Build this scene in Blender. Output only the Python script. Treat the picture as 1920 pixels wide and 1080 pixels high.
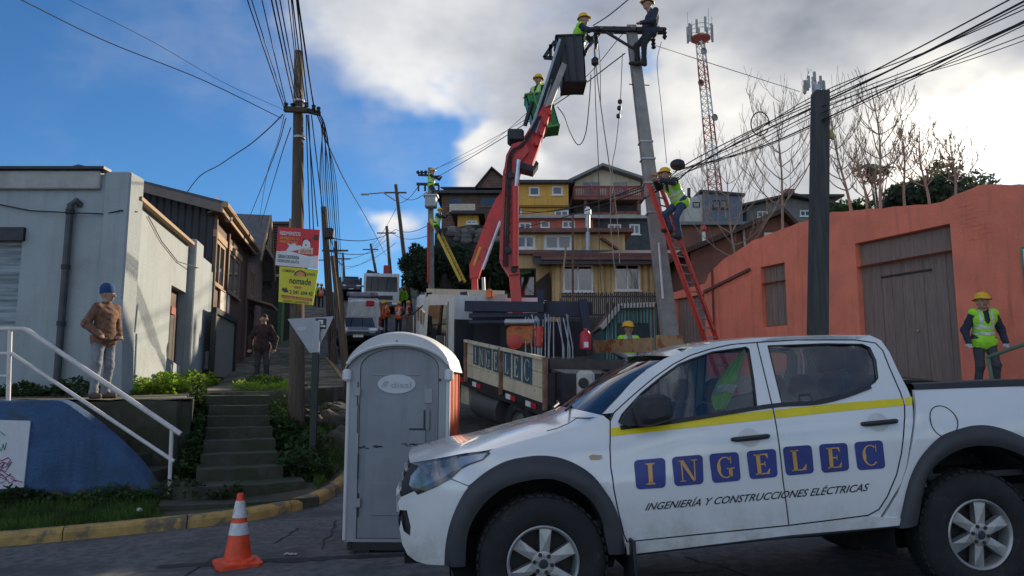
import bpy, bmesh, math, random
import numpy as np
from mathutils import Vector, Matrix
from mathutils.geometry import delaunay_2d_cdt

random.seed(7); rng = np.random.default_rng(7)
for o in list(bpy.data.objects): bpy.data.objects.remove(o)
scene = bpy.context.scene
COL = scene.collection
R = math.radians

# ------------------------------------------------------------------ camera
EYE = 1.55; PITCH = R(7.4); FPX = 1387.0
cam = bpy.data.cameras.new('camera'); camo = bpy.data.objects.new('camera', cam); COL.objects.link(camo)
camo.location = (0, 0, EYE); camo.rotation_euler = (math.pi/2 + PITCH, 0, 0)
cam.sensor_width = 36; cam.lens = FPX/1920*36; cam.clip_start = 0.05; cam.clip_end = 3000
scene.camera = camo

# ------------------------------------------------------------------ sun and sky
SUN_AZ = R(38.0)      # right of the view direction
SUN_EL = R(19.0)
SUN = Vector((math.sin(SUN_AZ)*math.cos(SUN_EL), math.cos(SUN_AZ)*math.cos(SUN_EL), math.sin(SUN_EL)))
sl = bpy.data.lights.new('sun', 'SUN'); sl.energy = 3.1; sl.angle = R(0.9); sl.color = (1.0, 0.84, 0.62)
so = bpy.data.objects.new('sun', sl); COL.objects.link(so); so.rotation_euler = SUN.to_track_quat('Z', 'Y').to_euler()
so.location = (30, 40, 40)

world = bpy.data.worlds.new('World'); scene.world = world; world.use_nodes = True
nt = world.node_tree; nt.nodes.clear()
class NG:
    """tiny helper round a node tree"""
    def __init__(s, tree): s.t = tree
    def n(s, typ, **kw):
        nd = s.t.nodes.new(typ)
        for k, v in kw.items(): setattr(nd, k, v)
        return nd
    def l(s, a, b): s.t.links.new(a, b)
    def val(s, sock, v):
        if hasattr(v, 'is_linked') or isinstance(v, bpy.types.NodeSocket): s.l(v, sock)
        else: sock.default_value = v
    def math(s, op, a, b=None, c=None, clamp=False):
        nd = s.n('ShaderNodeMath', operation=op); nd.use_clamp = clamp
        s.val(nd.inputs[0], a)
        if b is not None: s.val(nd.inputs[1], b)
        if c is not None: s.val(nd.inputs[2], c)
        return nd.outputs[0]
    def vmath(s, op, a, b=None, out=0):
        nd = s.n('ShaderNodeVectorMath', operation=op)
        s.val(nd.inputs[0], a)
        if b is not None: s.val(nd.inputs[1], b)
        return nd.outputs['Value'] if op in ('DOT_PRODUCT', 'LENGTH') else nd.outputs[0]
    def smooth(s, x, a, b):
        nd = s.n('ShaderNodeMapRange', interpolation_type='SMOOTHSTEP')
        s.val(nd.inputs[0], x); nd.inputs[1].default_value = a; nd.inputs[2].default_value = b
        return nd.outputs[0]
    def noise(s, vec, scale, detail=3, rough=.5, dist=0.0):
        nd = s.n('ShaderNodeTexNoise'); s.val(nd.inputs['Vector'], vec)
        nd.inputs['Scale'].default_value = scale; nd.inputs['Detail'].default_value = detail
        nd.inputs['Roughness'].default_value = rough; nd.inputs['Distortion'].default_value = dist
        return nd.outputs[0]
    def mix(s, f, a, b, blend='MIX'):
        nd = s.n('ShaderNodeMix', data_type='RGBA', blend_type=blend)
        s.val(nd.inputs[0], f); s.val(nd.inputs[6], a); s.val(nd.inputs[7], b)
        return nd.outputs[2]

def at(u, v, Y):
    """world point at world depth Y that the photograph shows at pixel (u, v) of 1920 x 1080"""
    a = (u-960)/FPX; b = (540-v)/FPX
    dy = math.cos(PITCH) - math.sin(PITCH)*b
    dz = math.sin(PITCH) + math.cos(PITCH)*b
    return Vector((a*Y/dy, Y, EYE + dz*Y/dy))
def ray(u, v):
    return (at(u, v, 1.0) - Vector((0, 0, EYE)))
def onp(u, v, p0, n):
    d = ray(u, v); o = Vector((0, 0, EYE))
    t = (Vector(p0)-o).dot(Vector(n))/d.dot(Vector(n))
    return o + d*t

SKY_STRENGTH = 0.10
w = NG(nt)
tc = w.n('ShaderNodeTexCoord'); D = w.vmath('NORMALIZE', tc.outputs['Generated'])
sky = w.n('ShaderNodeTexSky', sky_type='NISHITA'); sky.sun_disc = False
sky.sun_elevation = SUN_EL; sky.sun_rotation = SUN_AZ
world.cycles.sampling_method = 'MANUAL'; world.cycles.sample_map_resolution = 512
sky.altitude = 50; sky.air_density = 1.0; sky.dust_density = 0.25; sky.ozone_density = 2.5
def sdir(u, v): return tuple(ray(u, v).normalized())
mp0 = w.n('ShaderNodeMapping'); w.l(D, mp0.inputs[0]); mp0.inputs['Scale'].default_value = (1, 1, 1.5)
wn = w.n('ShaderNodeTexNoise'); w.l(mp0.outputs[0], wn.inputs['Vector']); wn.inputs['Scale'].default_value = 7.0; wn.inputs['Detail'].default_value = 3; wn.inputs['Roughness'].default_value = .55
wv = w.vmath('SCALE', w.vmath('SUBTRACT', wn.outputs['Color'], (.5, .5, .5))); wv.node.inputs['Scale'].default_value = .17
DW = w.vmath('NORMALIZE', w.vmath('ADD', D, wv))
def blob(u, v, rad_px, wgt):
    r2 = (rad_px/FPX)**2/2; d_ = Vector(sdir(u, v))/r2
    x = w.math('ADD', w.vmath('DOT_PRODUCT', DW, tuple(d_)), -1/r2+math.log(abs(wgt)))
    return (w.math('EXPONENT', x), 1 if wgt > 0 else -1)
def total(lst, t=0.0):
    for q, sg_ in lst: t = w.math('ADD' if sg_ > 0 else 'SUBTRACT', t, q)
    return t
mp = w.n('ShaderNodeMapping'); w.l(D, mp.inputs[0]); mp.inputs['Scale'].default_value = (1, 1, 1.7)
DN = mp.outputs[0]
n1 = w.noise(DN, 3.1, 5, .56)
n2 = w.noise(DN, 5.2, 4, .6)
n3 = n1
# where the cloud banks stand
bias = total([blob(1130, 130, 330, .36), blob(1560, 150, 420, .40), blob(820, 40, 170, .40), blob(1900, 60, 400, .5),
              blob(560, 90, 230, .20), blob(905, 318, 48, .80), blob(1010, 330, 40, .72), blob(712, 415, 52, .85), blob(560, 0, 160, .14),
              blob(700, 210, 90, .10), blob(860, 262, 60, -.42), blob(915, 240, 40, -.1), blob(1240, 112, 28, -.42), blob(1960, 300, 120, -.75), blob(100, 220, 430, -.42),
              blob(330, 360, 300, -.40), blob(680, 320, 130, -.42), blob(800, 260, 90, -.28), blob(1900, 700, 500, .2)])
dens = w.math('ADD', w.math('MULTIPLY', w.math('SUBTRACT', n1, .355), 1.5), bias)
mask = w.smooth(dens, .0, .68)
# thin veil
veil = w.math('MULTIPLY', w.smooth(total([blob(560, 110, 230, .30), blob(120, 190, 90, .12)], n3), .58, 1.0), .45)
mask = w.math('MAXIMUM', mask, veil)
# brightness of the cloud: sunlit rims, grey bellies
lum = total([blob(760, 90, 130, .34), blob(840, 190, 80, .30), blob(1330, 190, 110, .50), blob(1290, 260, 90, .35), blob(1790, 275, 140, .95), blob(1880, 262, 120, .8),
             blob(1650, 290, 220, .35), blob(905, 318, 60, .62), blob(1010, 330, 50, .62), blob(712, 412, 60, .5),
             blob(1060, 60, 120, -.08), blob(1560, 60, 200, -.05)])
lum = w.math('ADD', w.math('ADD', lum, w.math('MULTIPLY', w.math('SUBTRACT', n2, .5), 1.15)), .33)
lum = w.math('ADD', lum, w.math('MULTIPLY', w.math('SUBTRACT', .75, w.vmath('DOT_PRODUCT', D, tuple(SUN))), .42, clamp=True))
edge = w.smooth(dens, .75, .15)
lum = w.math('ADD', lum, w.math('MULTIPLY', edge, .05))
cr = w.n('ShaderNodeValToRGB'); w.l(w.math('MULTIPLY', lum, .5), cr.inputs[0])
e = cr.color_ramp.elements
e[0].position = .04; e[0].color = (.26, .29, .35, 1); e[1].position = 1.0; e[1].color = (2.2, 2.05, 1.8, 1)
for p_, c_ in ((.17, (.42, .44, .49, 1)), (.36, (.64, .65, .67, 1)), (.55, (.92, .90, .86, 1))):
    q = e.new(p_); q.color = c_
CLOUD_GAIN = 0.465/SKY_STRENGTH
cc = w.vmath('SCALE', cr.outputs[0]); w.l(w.math('MULTIPLY_ADD', w.math('SUBTRACT', 1.0, w.vmath('DOT_PRODUCT', D, tuple(SUN))), .75*CLOUD_GAIN, CLOUD_GAIN), cc.node.inputs['Scale'])  # clouds away from the sun brightened as added fill for the shaded foreground
skc = w.mix(1.0, sky.outputs[0], (0.25, 0.45, 0.645, 1), 'MULTIPLY')
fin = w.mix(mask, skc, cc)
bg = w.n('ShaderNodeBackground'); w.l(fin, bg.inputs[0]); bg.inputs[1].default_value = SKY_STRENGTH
wo = w.n('ShaderNodeOutputWorld'); w.l(bg.outputs[0], wo.inputs[0])

vs = scene.view_settings; vs.view_transform = 'Standard'; vs.look = 'None'; vs.exposure = 1.1; vs.gamma = 1.0; vs.use_curve_mapping = False
scene.render.engine = 'CYCLES'
cy = scene.cycles; cy.max_bounces = 6; cy.diffuse_bounces = 3; cy.glossy_bounces = 3; cy.transparent_max_bounces = 10; cy.use_denoising = True
cy.caustics_reflective = False; cy.caustics_refractive = False
# ------------------------------------------------------------------ mesh helpers
def V(*a): return Vector(a)
class MB:
    """collects faces of one mesh"""
    def __init__(s): s.v = []; s.f = []; s.m = []; s.cur = 0
    def add(s, verts, faces):
        b = len(s.v); s.v += [tuple(p) for p in verts]
        for f in faces: s.f.append(tuple(i+b for i in f)); s.m.append(s.cur)
        return s
    def quad(s, a, b, c, d): return s.add([a, b, c, d], [(0, 1, 2, 3)])
    def box(s, c, size, rot=None, bev=0.0):
        hx, hy, hz = size[0]/2, size[1]/2, size[2]/2
        if bev > 0:
            b = min(bev, hx*.9, hy*.9, hz*.9)
            pts = []
            for sx in (-1, 1):
                for sy in (-1, 1):
                    for sz in (-1, 1):
                        pts += [(sx*hx, sy*(hy-b), sz*(hz-b)), (sx*(hx-b), sy*hy, sz*(hz-b)), (sx*(hx-b), sy*(hy-b), sz*hz)]
            bm = bmesh.new()
            for p in pts: bm.verts.new(p)
            r = bmesh.ops.convex_hull(bm, input=bm.verts); bm.verts.index_update()
            vs_ = [v.co.copy() for v in bm.verts]; fs = [[v.index for v in f.verts] for f in bm.faces]; bm.free()
        else:
            vs_ = [V(x, y, z) for x in (-hx, hx) for y in (-hy, hy) for z in (-hz, hz)]
            fs = [(0, 1, 3, 2), (4, 6, 7, 5), (0, 4, 5, 1), (2, 3, 7, 6), (0, 2, 6, 4), (1, 5, 7, 3)]
        c = Vector(c)
        if rot is not None: vs_ = [rot @ p for p in vs_]
        return s.add([p+c for p in vs_], fs)
    def beam(s, a, b, wx, wy, up=(0, 0, 1), bev=0.0):
        """box from a to b, wx wide across, wy thick in the up direction"""
        a = Vector(a); b = Vector(b); d = (b-a); L = d.length; d.normalize()
        u = Vector(up); sx = d.cross(u)
        if sx.length < 1e-4: sx = d.cross(V(0, 1, 0))
        sx.normalize(); uy = sx.cross(d)
        M = Matrix((sx, d, uy)).transposed()
        return s.box((a+b)/2, (wx, L, wy), M, bev)
    def tube(s, pts, r, n=8, cap=True):
        pts = [Vector(p) for p in pts]; k = len(pts)
        rs = r if isinstance(r, (list, tuple)) else [r]*k
        rings = []; prev = None
        for i, p in enumerate(pts):
            t = (pts[min(i+1, k-1)] - pts[max(i-1, 0)])
            if t.length < 1e-9: t = V(0, 0, 1)
            t.normalize()
            if prev is None:
                q = V(0, 0, 1) if abs(t.z) < .9 else V(1, 0, 0)
                x = t.cross(q).normalized()
            else:
                x = prev - t*prev.dot(t)
                x = x.normalized() if x.length > 1e-6 else t.orthogonal().normalized()
            prev = x; y = t.cross(x)
            rings.append([p + (x*math.cos(2*math.pi*j/n) + y*math.sin(2*math.pi*j/n))*rs[i] for j in range(n)])
        vv = [p for rg in rings for p in rg]; ff = []
        for i in range(k-1):
            for j in range(n):
                ff.append((i*n+j, i*n+(j+1) % n, (i+1)*n+(j+1) % n, (i+1)*n+j))
        if cap: ff.append(tuple(range(n-1, -1, -1))); ff.append(tuple((k-1)*n+j for j in range(n)))
        return s.add(vv, ff)
    def prism(s, poly, vec):
        """closed planar polygon (3-D points) pushed along vec"""
        vec = Vector(vec); n = len(poly); a = [Vector(p) for p in poly]; b = [p+vec for p in a]
        ff = [tuple(range(n-1, -1, -1)), tuple(range(n, 2*n))] + [(i, (i+1) % n, n+(i+1) % n, n+i) for i in range(n)]
        return s.add(a+b, ff)
    def lathe(s, prof, c=(0, 0, 0), axis=(0, 0, 1), n=24, cap=False):
        ax = Vector(axis).normalized(); x = ax.orthogonal().normalized(); y = ax.cross(x); c = Vector(c)
        vv = []; k = len(prof)
        for (r, h) in prof:
            for j in range(n):
                t = 2*math.pi*j/n; vv.append(c + ax*h + (x*math.cos(t)+y*math.sin(t))*r)
        ff = [(i*n+j, i*n+(j+1) % n, (i+1)*n+(j+1) % n, (i+1)*n+j) for i in range(k-1) for j in range(n)]
        if cap: ff.append(tuple(range(n-1, -1, -1))); ff.append(tuple((k-1)*n+j for j in range(n)))
        return s.add(vv, ff)
    def sphere(s, c, r, n=10, m=7, sc=(1, 1, 1)):
        vv = []; c = Vector(c)
        for i in range(m+1):
            ph = math.pi*i/m
            for j in range(n):
                t = 2*math.pi*j/n
                vv.append(c + V(math.sin(ph)*math.cos(t)*r*sc[0], math.sin(ph)*math.sin(t)*r*sc[1], math.cos(ph)*r*sc[2]))
        return s.add(vv, [(i*n+j, (i+1)*n+j, (i+1)*n+(j+1) % n, i*n+(j+1) % n) for i in range(m) for j in range(n)])
    def grid(s, rows):
        """rows: list of equally long lists of points"""
        k = len(rows[0]); vv = [p for r in rows for p in r]
        return s.add(vv, [(i*k+j, i*k+j+1, (i+1)*k+j+1, (i+1)*k+j) for i in range(len(rows)-1) for j in range(k-1)])
    def mesh(s, name, mats, inv=None, smooth=False, angle=35):
        me = bpy.data.meshes.new(name)
        vv = np.array(s.v, dtype=np.float64).reshape(-1, 3)
        if inv is not None:
            M = np.array(inv); vv = vv @ M[:3, :3].T + M[:3, 3]
        me.from_pydata(vv.tolist(), [], s.f)
        for m in (mats if isinstance(mats, (list, tuple)) else [mats]): me.materials.append(m)
        if len(me.materials) > 1: me.polygons.foreach_set('material_index', s.m)
        if smooth:
            me.polygons.foreach_set('use_smooth', [True]*len(me.polygons))
            try: me.set_sharp_from_angle(angle=R(angle))
            except Exception: pass
        me.update()
        return me

def props(o, label=None, cat=None, group=None, kind=None):
    if label: o['label'] = label
    if cat: o['category'] = cat
    if group: o['group'] = group
    if kind: o['kind'] = kind
    return o
class Thing:
    def __init__(s, name, label, cat, loc=(0, 0, 0), rotz=0.0, group=None, matrix=None, kind=None):
        s.o = bpy.data.objects.new(name, None); COL.objects.link(s.o)
        s.M = matrix if matrix is not None else (Matrix.Translation(Vector(loc)) @ Matrix.Rotation(rotz, 4, 'Z'))
        s.o.matrix_world = s.M; s.o.empty_display_size = .2
        s.inv = s.M.inverted(); props(s.o, label, cat, group, kind)
    def part(s, name, mb, mat, parent=None, world=True, smooth=False, label=None, kind=None, angle=35):
        me = mb.mesh(name, mat, s.inv if world else None, smooth, angle) if isinstance(mb, MB) else mb
        o = bpy.data.objects.new(name, me); COL.objects.link(o); o.parent = parent if parent is not None else s.o
        props(o, label, None, None, kind)
        return o
def solo(name, mb, mat, label=None, cat=None, group=None, kind=None, smooth=False, org=None, angle=35):
    """a thing that is one mesh; its origin sits at org (or the mesh's lowest middle)"""
    vv = np.array(mb.v)
    if org is None: org = Vector(((vv[:, 0].min()+vv[:, 0].max())/2, (vv[:, 1].min()+vv[:, 1].max())/2, vv[:, 2].min()))
    M = Matrix.Translation(Vector(org))
    o = bpy.data.objects.new(name, mb.mesh(name, mat, M.inverted(), smooth, angle)); COL.objects.link(o); o.matrix_world = M
    return props(o, label, cat, group, kind)
def struct(name, mb, mat, smooth=False, kind='structure', label=None):
    o = bpy.data.objects.new(name, mb.mesh(name, mat, None, smooth)); COL.objects.link(o)
    return props(o, label, None, None, kind)
def childof(o, name, mb, mat, smooth=False, kind=None):
    inv = o.matrix_world.inverted() if o.parent is None else None
    c = bpy.data.objects.new(name, mb.mesh(name, mat, inv, smooth)); COL.objects.link(c); c.parent = o
    return props(c, None, None, None, kind)
def copy_tree(o, loc=None, parent=None):
    c = o.copy(); COL.objects.link(c)
    if parent is not None: c.parent = parent
    if loc is not None: c.location = loc
    for ch in o.children: copy_tree(ch, None, c)
    return c
ORD = 'first second third fourth fifth sixth seventh eighth ninth tenth eleventh twelfth thirteenth fourteenth fifteenth sixteenth'.split()
def lerp(a, b, t): return a+(b-a)*t
def catenary(a, b, sag, n=14):
    a = Vector(a); b = Vector(b)
    return [a.lerp(b, i/n) - V(0, 0, 4*sag*(i/n)*(1-i/n)) for i in range(n+1)]
def resample(pts, n):
    pts = [Vector(p) for p in pts]; d = [0]
    for a, b in zip(pts, pts[1:]): d.append(d[-1]+(b-a).length)
    out = []; j = 0
    for i in range(n):
        t = d[-1]*i/(n-1)
        while j < len(pts)-2 and d[j+1] < t: j += 1
        L = d[j+1]-d[j]; out.append(pts[j].lerp(pts[j+1], (t-d[j])/L if L > 1e-9 else 0))
    return out
def smoothpath(pts, n=40):
    """Catmull-Rom through pts, then evenly resampled"""
    pts = [Vector(p) for p in pts]; q = [pts[0]*2-pts[1]] + pts + [pts[-1]*2-pts[-2]]; out = []
    for i in range(1, len(q)-2):
        for k in range(8):
            t = k/8; a, b, c, d = q[i-1], q[i], q[i+1], q[i+2]
            out.append(.5*((2*b) + (c-a)*t + (2*a-5*b+4*c-d)*t*t + (3*b-a-3*c+d)*t**3))
    out.append(pts[-1]); return resample(out, n)
def interp(x, xs, ys): return float(np.interp(x, xs, ys))
def smst(a, b, x):
    t = min(1, max(0, (x-a)/(b-a))); return t*t*(3-2*t)

# ------------------------------------------------------------------ materials
MATS = {}
def mat(name, col, rough=.7, metal=0.0, var=.15, vs=3.0, bump=0.0, bs=40.0, spec=.5, col2=None, c2s=2.0, c2lo=.55, c2hi=.7, coat=0.0, stretch=None, tr=0.0, emit=None, bdist=.02, streak=0.0):
    """principled surface: base colour with uneven tone, a second worn colour in patches, fine relief"""
    if name in MATS: return MATS[name]
    m = bpy.data.materials.new(name); m.use_nodes = True; g = NG(m.node_tree)
    bsdf = m.node_tree.nodes['Principled BSDF']
    t = g.n('ShaderNodeTexCoord'); vec = t.outputs['Object']
    if stretch:
        mm = g.n('ShaderNodeMapping'); g.l(vec, mm.inputs[0]); mm.inputs['Scale'].default_value = stretch; vec = mm.outputs[0]
    nz = g.noise(vec, vs, 5, .6)
    lo = tuple(max(0, c*(1-var)) for c in col)+(1,); hi = tuple(min(1, c*(1+var)) for c in col)+(1,)
    c = g.mix(g.smooth(nz, .3, .7), lo, hi)
    if col2 is not None:
        n2_ = g.noise(vec, c2s, 6, .65)
        c = g.mix(g.smooth(n2_, c2lo, c2hi), c, tuple(col2)+(1,))
    if streak:      # rain streaks and grime running down
        ms = g.n('ShaderNodeMapping'); g.l(t.outputs['Object'], ms.inputs[0]); ms.inputs['Scale'].default_value = (2.6, 2.6, .22)
        c = g.mix(g.math('MULTIPLY', g.smooth(g.noise(ms.outputs[0], 2.2, 6, .65), .48, .74), streak), c, tuple(q*.38 for q in col)+(1,))
    g.l(c, bsdf.inputs['Base Color'])
    rn = g.math('ADD', g.math('MULTIPLY', g.math('SUBTRACT', nz, .5), .25), rough, clamp=True); g.l(rn, bsdf.inputs['Roughness'])
    bsdf.inputs['Metallic'].default_value = metal; bsdf.inputs['Specular IOR Level'].default_value = spec
    bsdf.inputs['Coat Weight'].default_value = coat; bsdf.inputs['Coat Roughness'].default_value = .08
    if tr: bsdf.inputs['Transmission Weight'].default_value = tr
    if emit: bsdf.inputs['Emission Color'].default_value = tuple(emit[:3])+(1,); bsdf.inputs['Emission Strength'].default_value = emit[3]
    if bump > 0:
        b = g.n('ShaderNodeBump'); b.inputs['Strength'].default_value = bump; b.inputs['Distance'].default_value = bdist
        g.l(g.noise(vec, bs, 6, .6), b.inputs['Height']); g.l(b.outputs[0], bsdf.inputs['Normal'])
    MATS[name] = m; return m
def glass(name, tint=(.55, .62, .62), rough=.02, dark=.5):
    """window glass: part clear, part mirror (by angle), part tint"""
    if name in MATS: return MATS[name]
    m = bpy.data.materials.new(name); m.use_nodes = True; g = NG(m.node_tree); m.node_tree.nodes.clear()
    tr = g.n('ShaderNodeBsdfTransparent'); tr.inputs[0].default_value = tuple(tint)+(1,)
    gl = g.n('ShaderNodeBsdfGlossy'); gl.inputs[1].default_value = rough; gl.inputs[0].default_value = (.95, .97, 1, 1)
    fr = g.n('ShaderNodeFresnel'); fr.inputs[0].default_value = 1.6
    f = g.math('ADD', fr.outputs[0], dark, clamp=True)
    mx = g.n('ShaderNodeMixShader'); g.l(f, mx.inputs[0]); g.l(tr.outputs[0], mx.inputs[1]); g.l(gl.outputs[0], mx.inputs[2])
    out = g.n('ShaderNodeOutputMaterial'); g.l(mx.outputs[0], out.inputs[0])
    MATS[name] = m; return m
def ribbed(name, col, axis=0, freq=60.0, bump=.6, **kw):
    """a material with ribs (corrugated sheet, cladding) as relief"""
    if name in MATS: return MATS[name]
    m = mat(name, col, **kw); g = NG(m.node_tree); bsdf = m.node_tree.nodes['Principled BSDF']
    t = g.n('ShaderNodeTexCoord'); sx = g.n('ShaderNodeSeparateXYZ'); g.l(t.outputs['Object'], sx.inputs[0])
    s_ = g.math('SINE', g.math('MULTIPLY', sx.outputs[axis], freq))
    b = g.n('ShaderNodeBump'); b.inputs['Strength'].default_value = bump; b.inputs['Distance'].default_value = .04
    g.l(s_, b.inputs['Height']); g.l(b.outputs[0], bsdf.inputs['Normal'])
    return m

ASPHALT = mat('asphalt', (.125, .124, .122), .8, var=.4, vs=9, bump=.7, bs=130, col2=(.070, .070, .071), c2s=.9, c2lo=.45, c2hi=.68)
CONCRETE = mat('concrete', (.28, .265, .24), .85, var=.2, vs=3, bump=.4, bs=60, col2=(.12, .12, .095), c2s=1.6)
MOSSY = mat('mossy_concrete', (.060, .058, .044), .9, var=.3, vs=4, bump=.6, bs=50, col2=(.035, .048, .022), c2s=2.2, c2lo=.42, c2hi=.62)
EARTH = mat('earth', (.075, .062, .042), .95, var=.35, vs=2, bump=.6, bs=30, col2=(.045, .060, .022), c2s=.8, c2lo=.4, c2hi=.6)
KERBY = mat('kerb_yellow_paint', (.42, .27, .085), .8, var=.2, vs=6, bump=.5, bs=50, col2=(.16, .13, .09), c2s=4.0, c2lo=.50, c2hi=.60)
GREYWALL = mat('grey_plaster', (.33, .37, .385), .85, var=.08, vs=1.2, bump=.35, bs=25, col2=(.26, .275, .275), c2s=.9, c2lo=.5, c2hi=.8, bdist=.03, streak=.24)
GREYTRIM = mat('pale_plaster', (.40, .39, .37), .85, var=.15, vs=3, bump=.3, bs=40)
BLUEWALL = mat('blue_masonry_paint', (.034, .085, .185), .75, var=.25, vs=2.5, bump=.6, bs=22, col2=(.055, .065, .06), c2s=1.3, c2lo=.54, c2hi=.66, bdist=.03, streak=.5)
ORANGE = mat('orange_plaster', (.90, .25, .15), .85, var=.10, vs=1.4, bump=.4, bs=22, col2=(.80, .245, .16), c2s=.8, c2lo=.5, c2hi=.75, bdist=.03, streak=.35)
BROWNWOOD = mat('brown_painted_wood', (.135, .080, .058), .75, var=.2, vs=6, stretch=(6, 6, .6), bump=.3, bs=30)
DARKWOOD = mat('dark_brown_siding', (.040, .026, .022), .7, var=.25, vs=4, stretch=(4, 4, .5), bump=.3, bs=30)
POLEWOOD = mat('weathered_pole_wood', (.105, .078, .056), .9, var=.35, vs=5, stretch=(6, 6, .35), bump=.6, bs=25)
TAN = mat('tan_trim_wood', (.36, .24, .14), .75, var=.2, vs=5, stretch=(5, 5, .6))
WHITEPAINT = mat('white_paint', (.72, .71, .68), .55, var=.06, vs=4)
RAILWHITE = mat('rail_white_paint', (.62, .58, .55), .5, var=.12, vs=6, col2=(.30, .2, .13), c2s=7, c2lo=.68, c2hi=.74)
METALGREY = mat('galvanised_steel', (.42, .43, .44), .5, .6, var=.15, vs=8)
DARKSTEEL = mat('dark_steel', (.035, .036, .04), .5, .5, var=.3, vs=6)
BLACK = mat('black_plastic', (.018, .018, .02), .5, var=.2, vs=6)
RUBBER = mat('black_rubber', (.016, .016, .017), .85, var=.35, vs=7, bump=.3, bs=60, col2=(.05, .045, .04), c2s=6, c2lo=.58, c2hi=.75)
CABLE = mat('black_cable', (.014, .014, .016), .6, var=.2)
ROPE = mat('pale_rope', (.34, .29, .22), .9, var=.2, vs=20)
CREAM = mat('cream_truck_paint', (.62, .52, .36), .6, var=.1, vs=5, col2=(.30, .13, .05), c2s=5, c2lo=.6, c2hi=.70, streak=.5)
REDCRANE = mat('red_crane_paint', (.62, .034, .024), .42, var=.15, vs=2, coat=.15, col2=(.16, .03, .02), c2s=6, c2lo=.58, c2hi=.68, streak=.4)
REDLADDER = mat('red_ladder_fibreglass', (.55, .045, .025), .45, var=.15, vs=4)
TRUCKWHITE = mat('truck_white_paint', (.60, .60, .58), .4, var=.08, vs=3, coat=.3, streak=.5)
GLASSD = glass('dark_window_glass', (.10, .12, .14), .02, .10)
GLASSH = glass('house_window_glass', (.36, .40, .44), .03, .02)
SKIN = mat('skin', (.42, .24, .165), .6, var=.08, vs=10)
YELLOWH = mat('yellow_helmet', (.80, .46, .02), .35, var=.05)
HIVIS = mat('hivis_lime', (.36, .78, .03), .7, var=.1, vs=8)
HIORANGE = mat('hivis_orange', (.85, .16, .03), .7, var=.1, vs=8)
SILVER = mat('reflective_silver', (.62, .62, .60), .35, .1, var=.1)
# ------------------------------------------------------------------ lie of the land
def fade(Y): return interp(Y, [11, 25], [1, .25])
def hill(Y): return interp(Y, [9.5, 10.2, 11, 12, 20, 33.5, 41, 49, 66, 80, 96, 130, 320], [0, .03, .10, .22, 1.4, 3.2, 4.5, 6.2, 9.2, 11.4, 13.7, 14.2, -8])
def zg(X, Y): return .041*min(14, max(-14, X-.2))*fade(Y) + hill(Y)
def xl(Y): return interp(Y, [10.9, 12, 14, 18, 22, 28, 35, 49, 78, 110, 300], [-2.5, -2.45, -2.6, -3.6, -4.9, -6.9, -9.4, -12.4, -20, -28, -70])
def xr(Y): return interp(Y, [9.4, 10, 11, 16.5, 22, 28, 35, 49, 78, 110, 300], [7, 5.2, 4.4, 3.1, 1.5, -.2, -2.2, -4.5, -11.5, -19, -55])
def kerbY(X): return interp(X, [-60, -14, -9, -5.7, -4.5, -3.4, -2.75, -2.5], [2, 7.0, 7.85, 8.5, 8.9, 9.4, 10.1, 10.9])

def axis_pts(a, b, near0, near1, fine, coarse):
    xs = []; x = a
    while x < b: xs.append(x); x += fine if near0 <= x < near1 else coarse
    xs.append(b); return xs
xs = axis_pts(-160, 160, -16, 16, .8, 9); ys = axis_pts(-60, 320, -8, 60, .8, 8)
mb = MB(); mb.grid([[V(x, y, zg(x, y)) for x in xs] for y in ys]); road = struct('road', mb, ASPHALT, smooth=True)

# asphalt patch and cracks on the near street: laid as thin sheets
PATCH = mat('asphalt_patch', (.034, .034, .036), .85, var=.25, vs=3, bump=.4, bs=120)
def strip_on_road(pts, wdt, name, m, lift=.004):
    mb = MB(); pts = [Vector(p) for p in pts]; L = []; Rr = []
    for i, p in enumerate(pts):
        t = (pts[min(i+1, len(pts)-1)]-pts[max(i-1, 0)]); t.z = 0; t.normalize(); q = V(-t.y, t.x, 0)*(wdt/2*random.uniform(.5, 1.3))
        for s_, arr in ((1, L), (-1, Rr)):
            c = p+q*s_; arr.append(V(c.x, c.y, zg(c.x, c.y)+lift))
    mb.grid([L, Rr]); return childof(road, name, mb, m)
def gpt(u, v):
    """pixel to a point of the near street"""
    p = at(u, v, 8)
    Y = 8.0
    for _ in range(12):
        p = at(u, v, Y); slope = (p.z-EYE)/Y
        Y = (zg(p.x, Y)-EYE)/slope
    return at(u, v, Y)
def wig(a, b, n=14, amp=.05):
    a = Vector(a); b = Vector(b); return [a.lerp(b, i/n)+V(random.uniform(-amp, amp), random.uniform(-amp, amp), 0) for i in range(n+1)]
strip_on_road(wig(gpt(300, 1062), gpt(760, 1040), 18, .03), .16, 'seam_patch', PATCH)
strip_on_road(wig(gpt(340, 1085), gpt(400, 1046), 8, .02), .035, 'crack', PATCH, .006)
strip_on_road(wig(gpt(520, 1018), gpt(560, 990), 8, .03), .03, 'crack', PATCH, .006)
strip_on_road(wig(gpt(600, 1030), gpt(636, 975), 8, .04), .03, 'crack', PATCH, .006)
strip_on_road(wig(gpt(1230, 1075), gpt(1345, 1072), 8, .03), .03, 'crack', PATCH, .006)
strip_on_road(wig(gpt(1280, 1045), gpt(1500, 1110), 10, .04), .025, 'crack', PATCH, .006)

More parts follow.
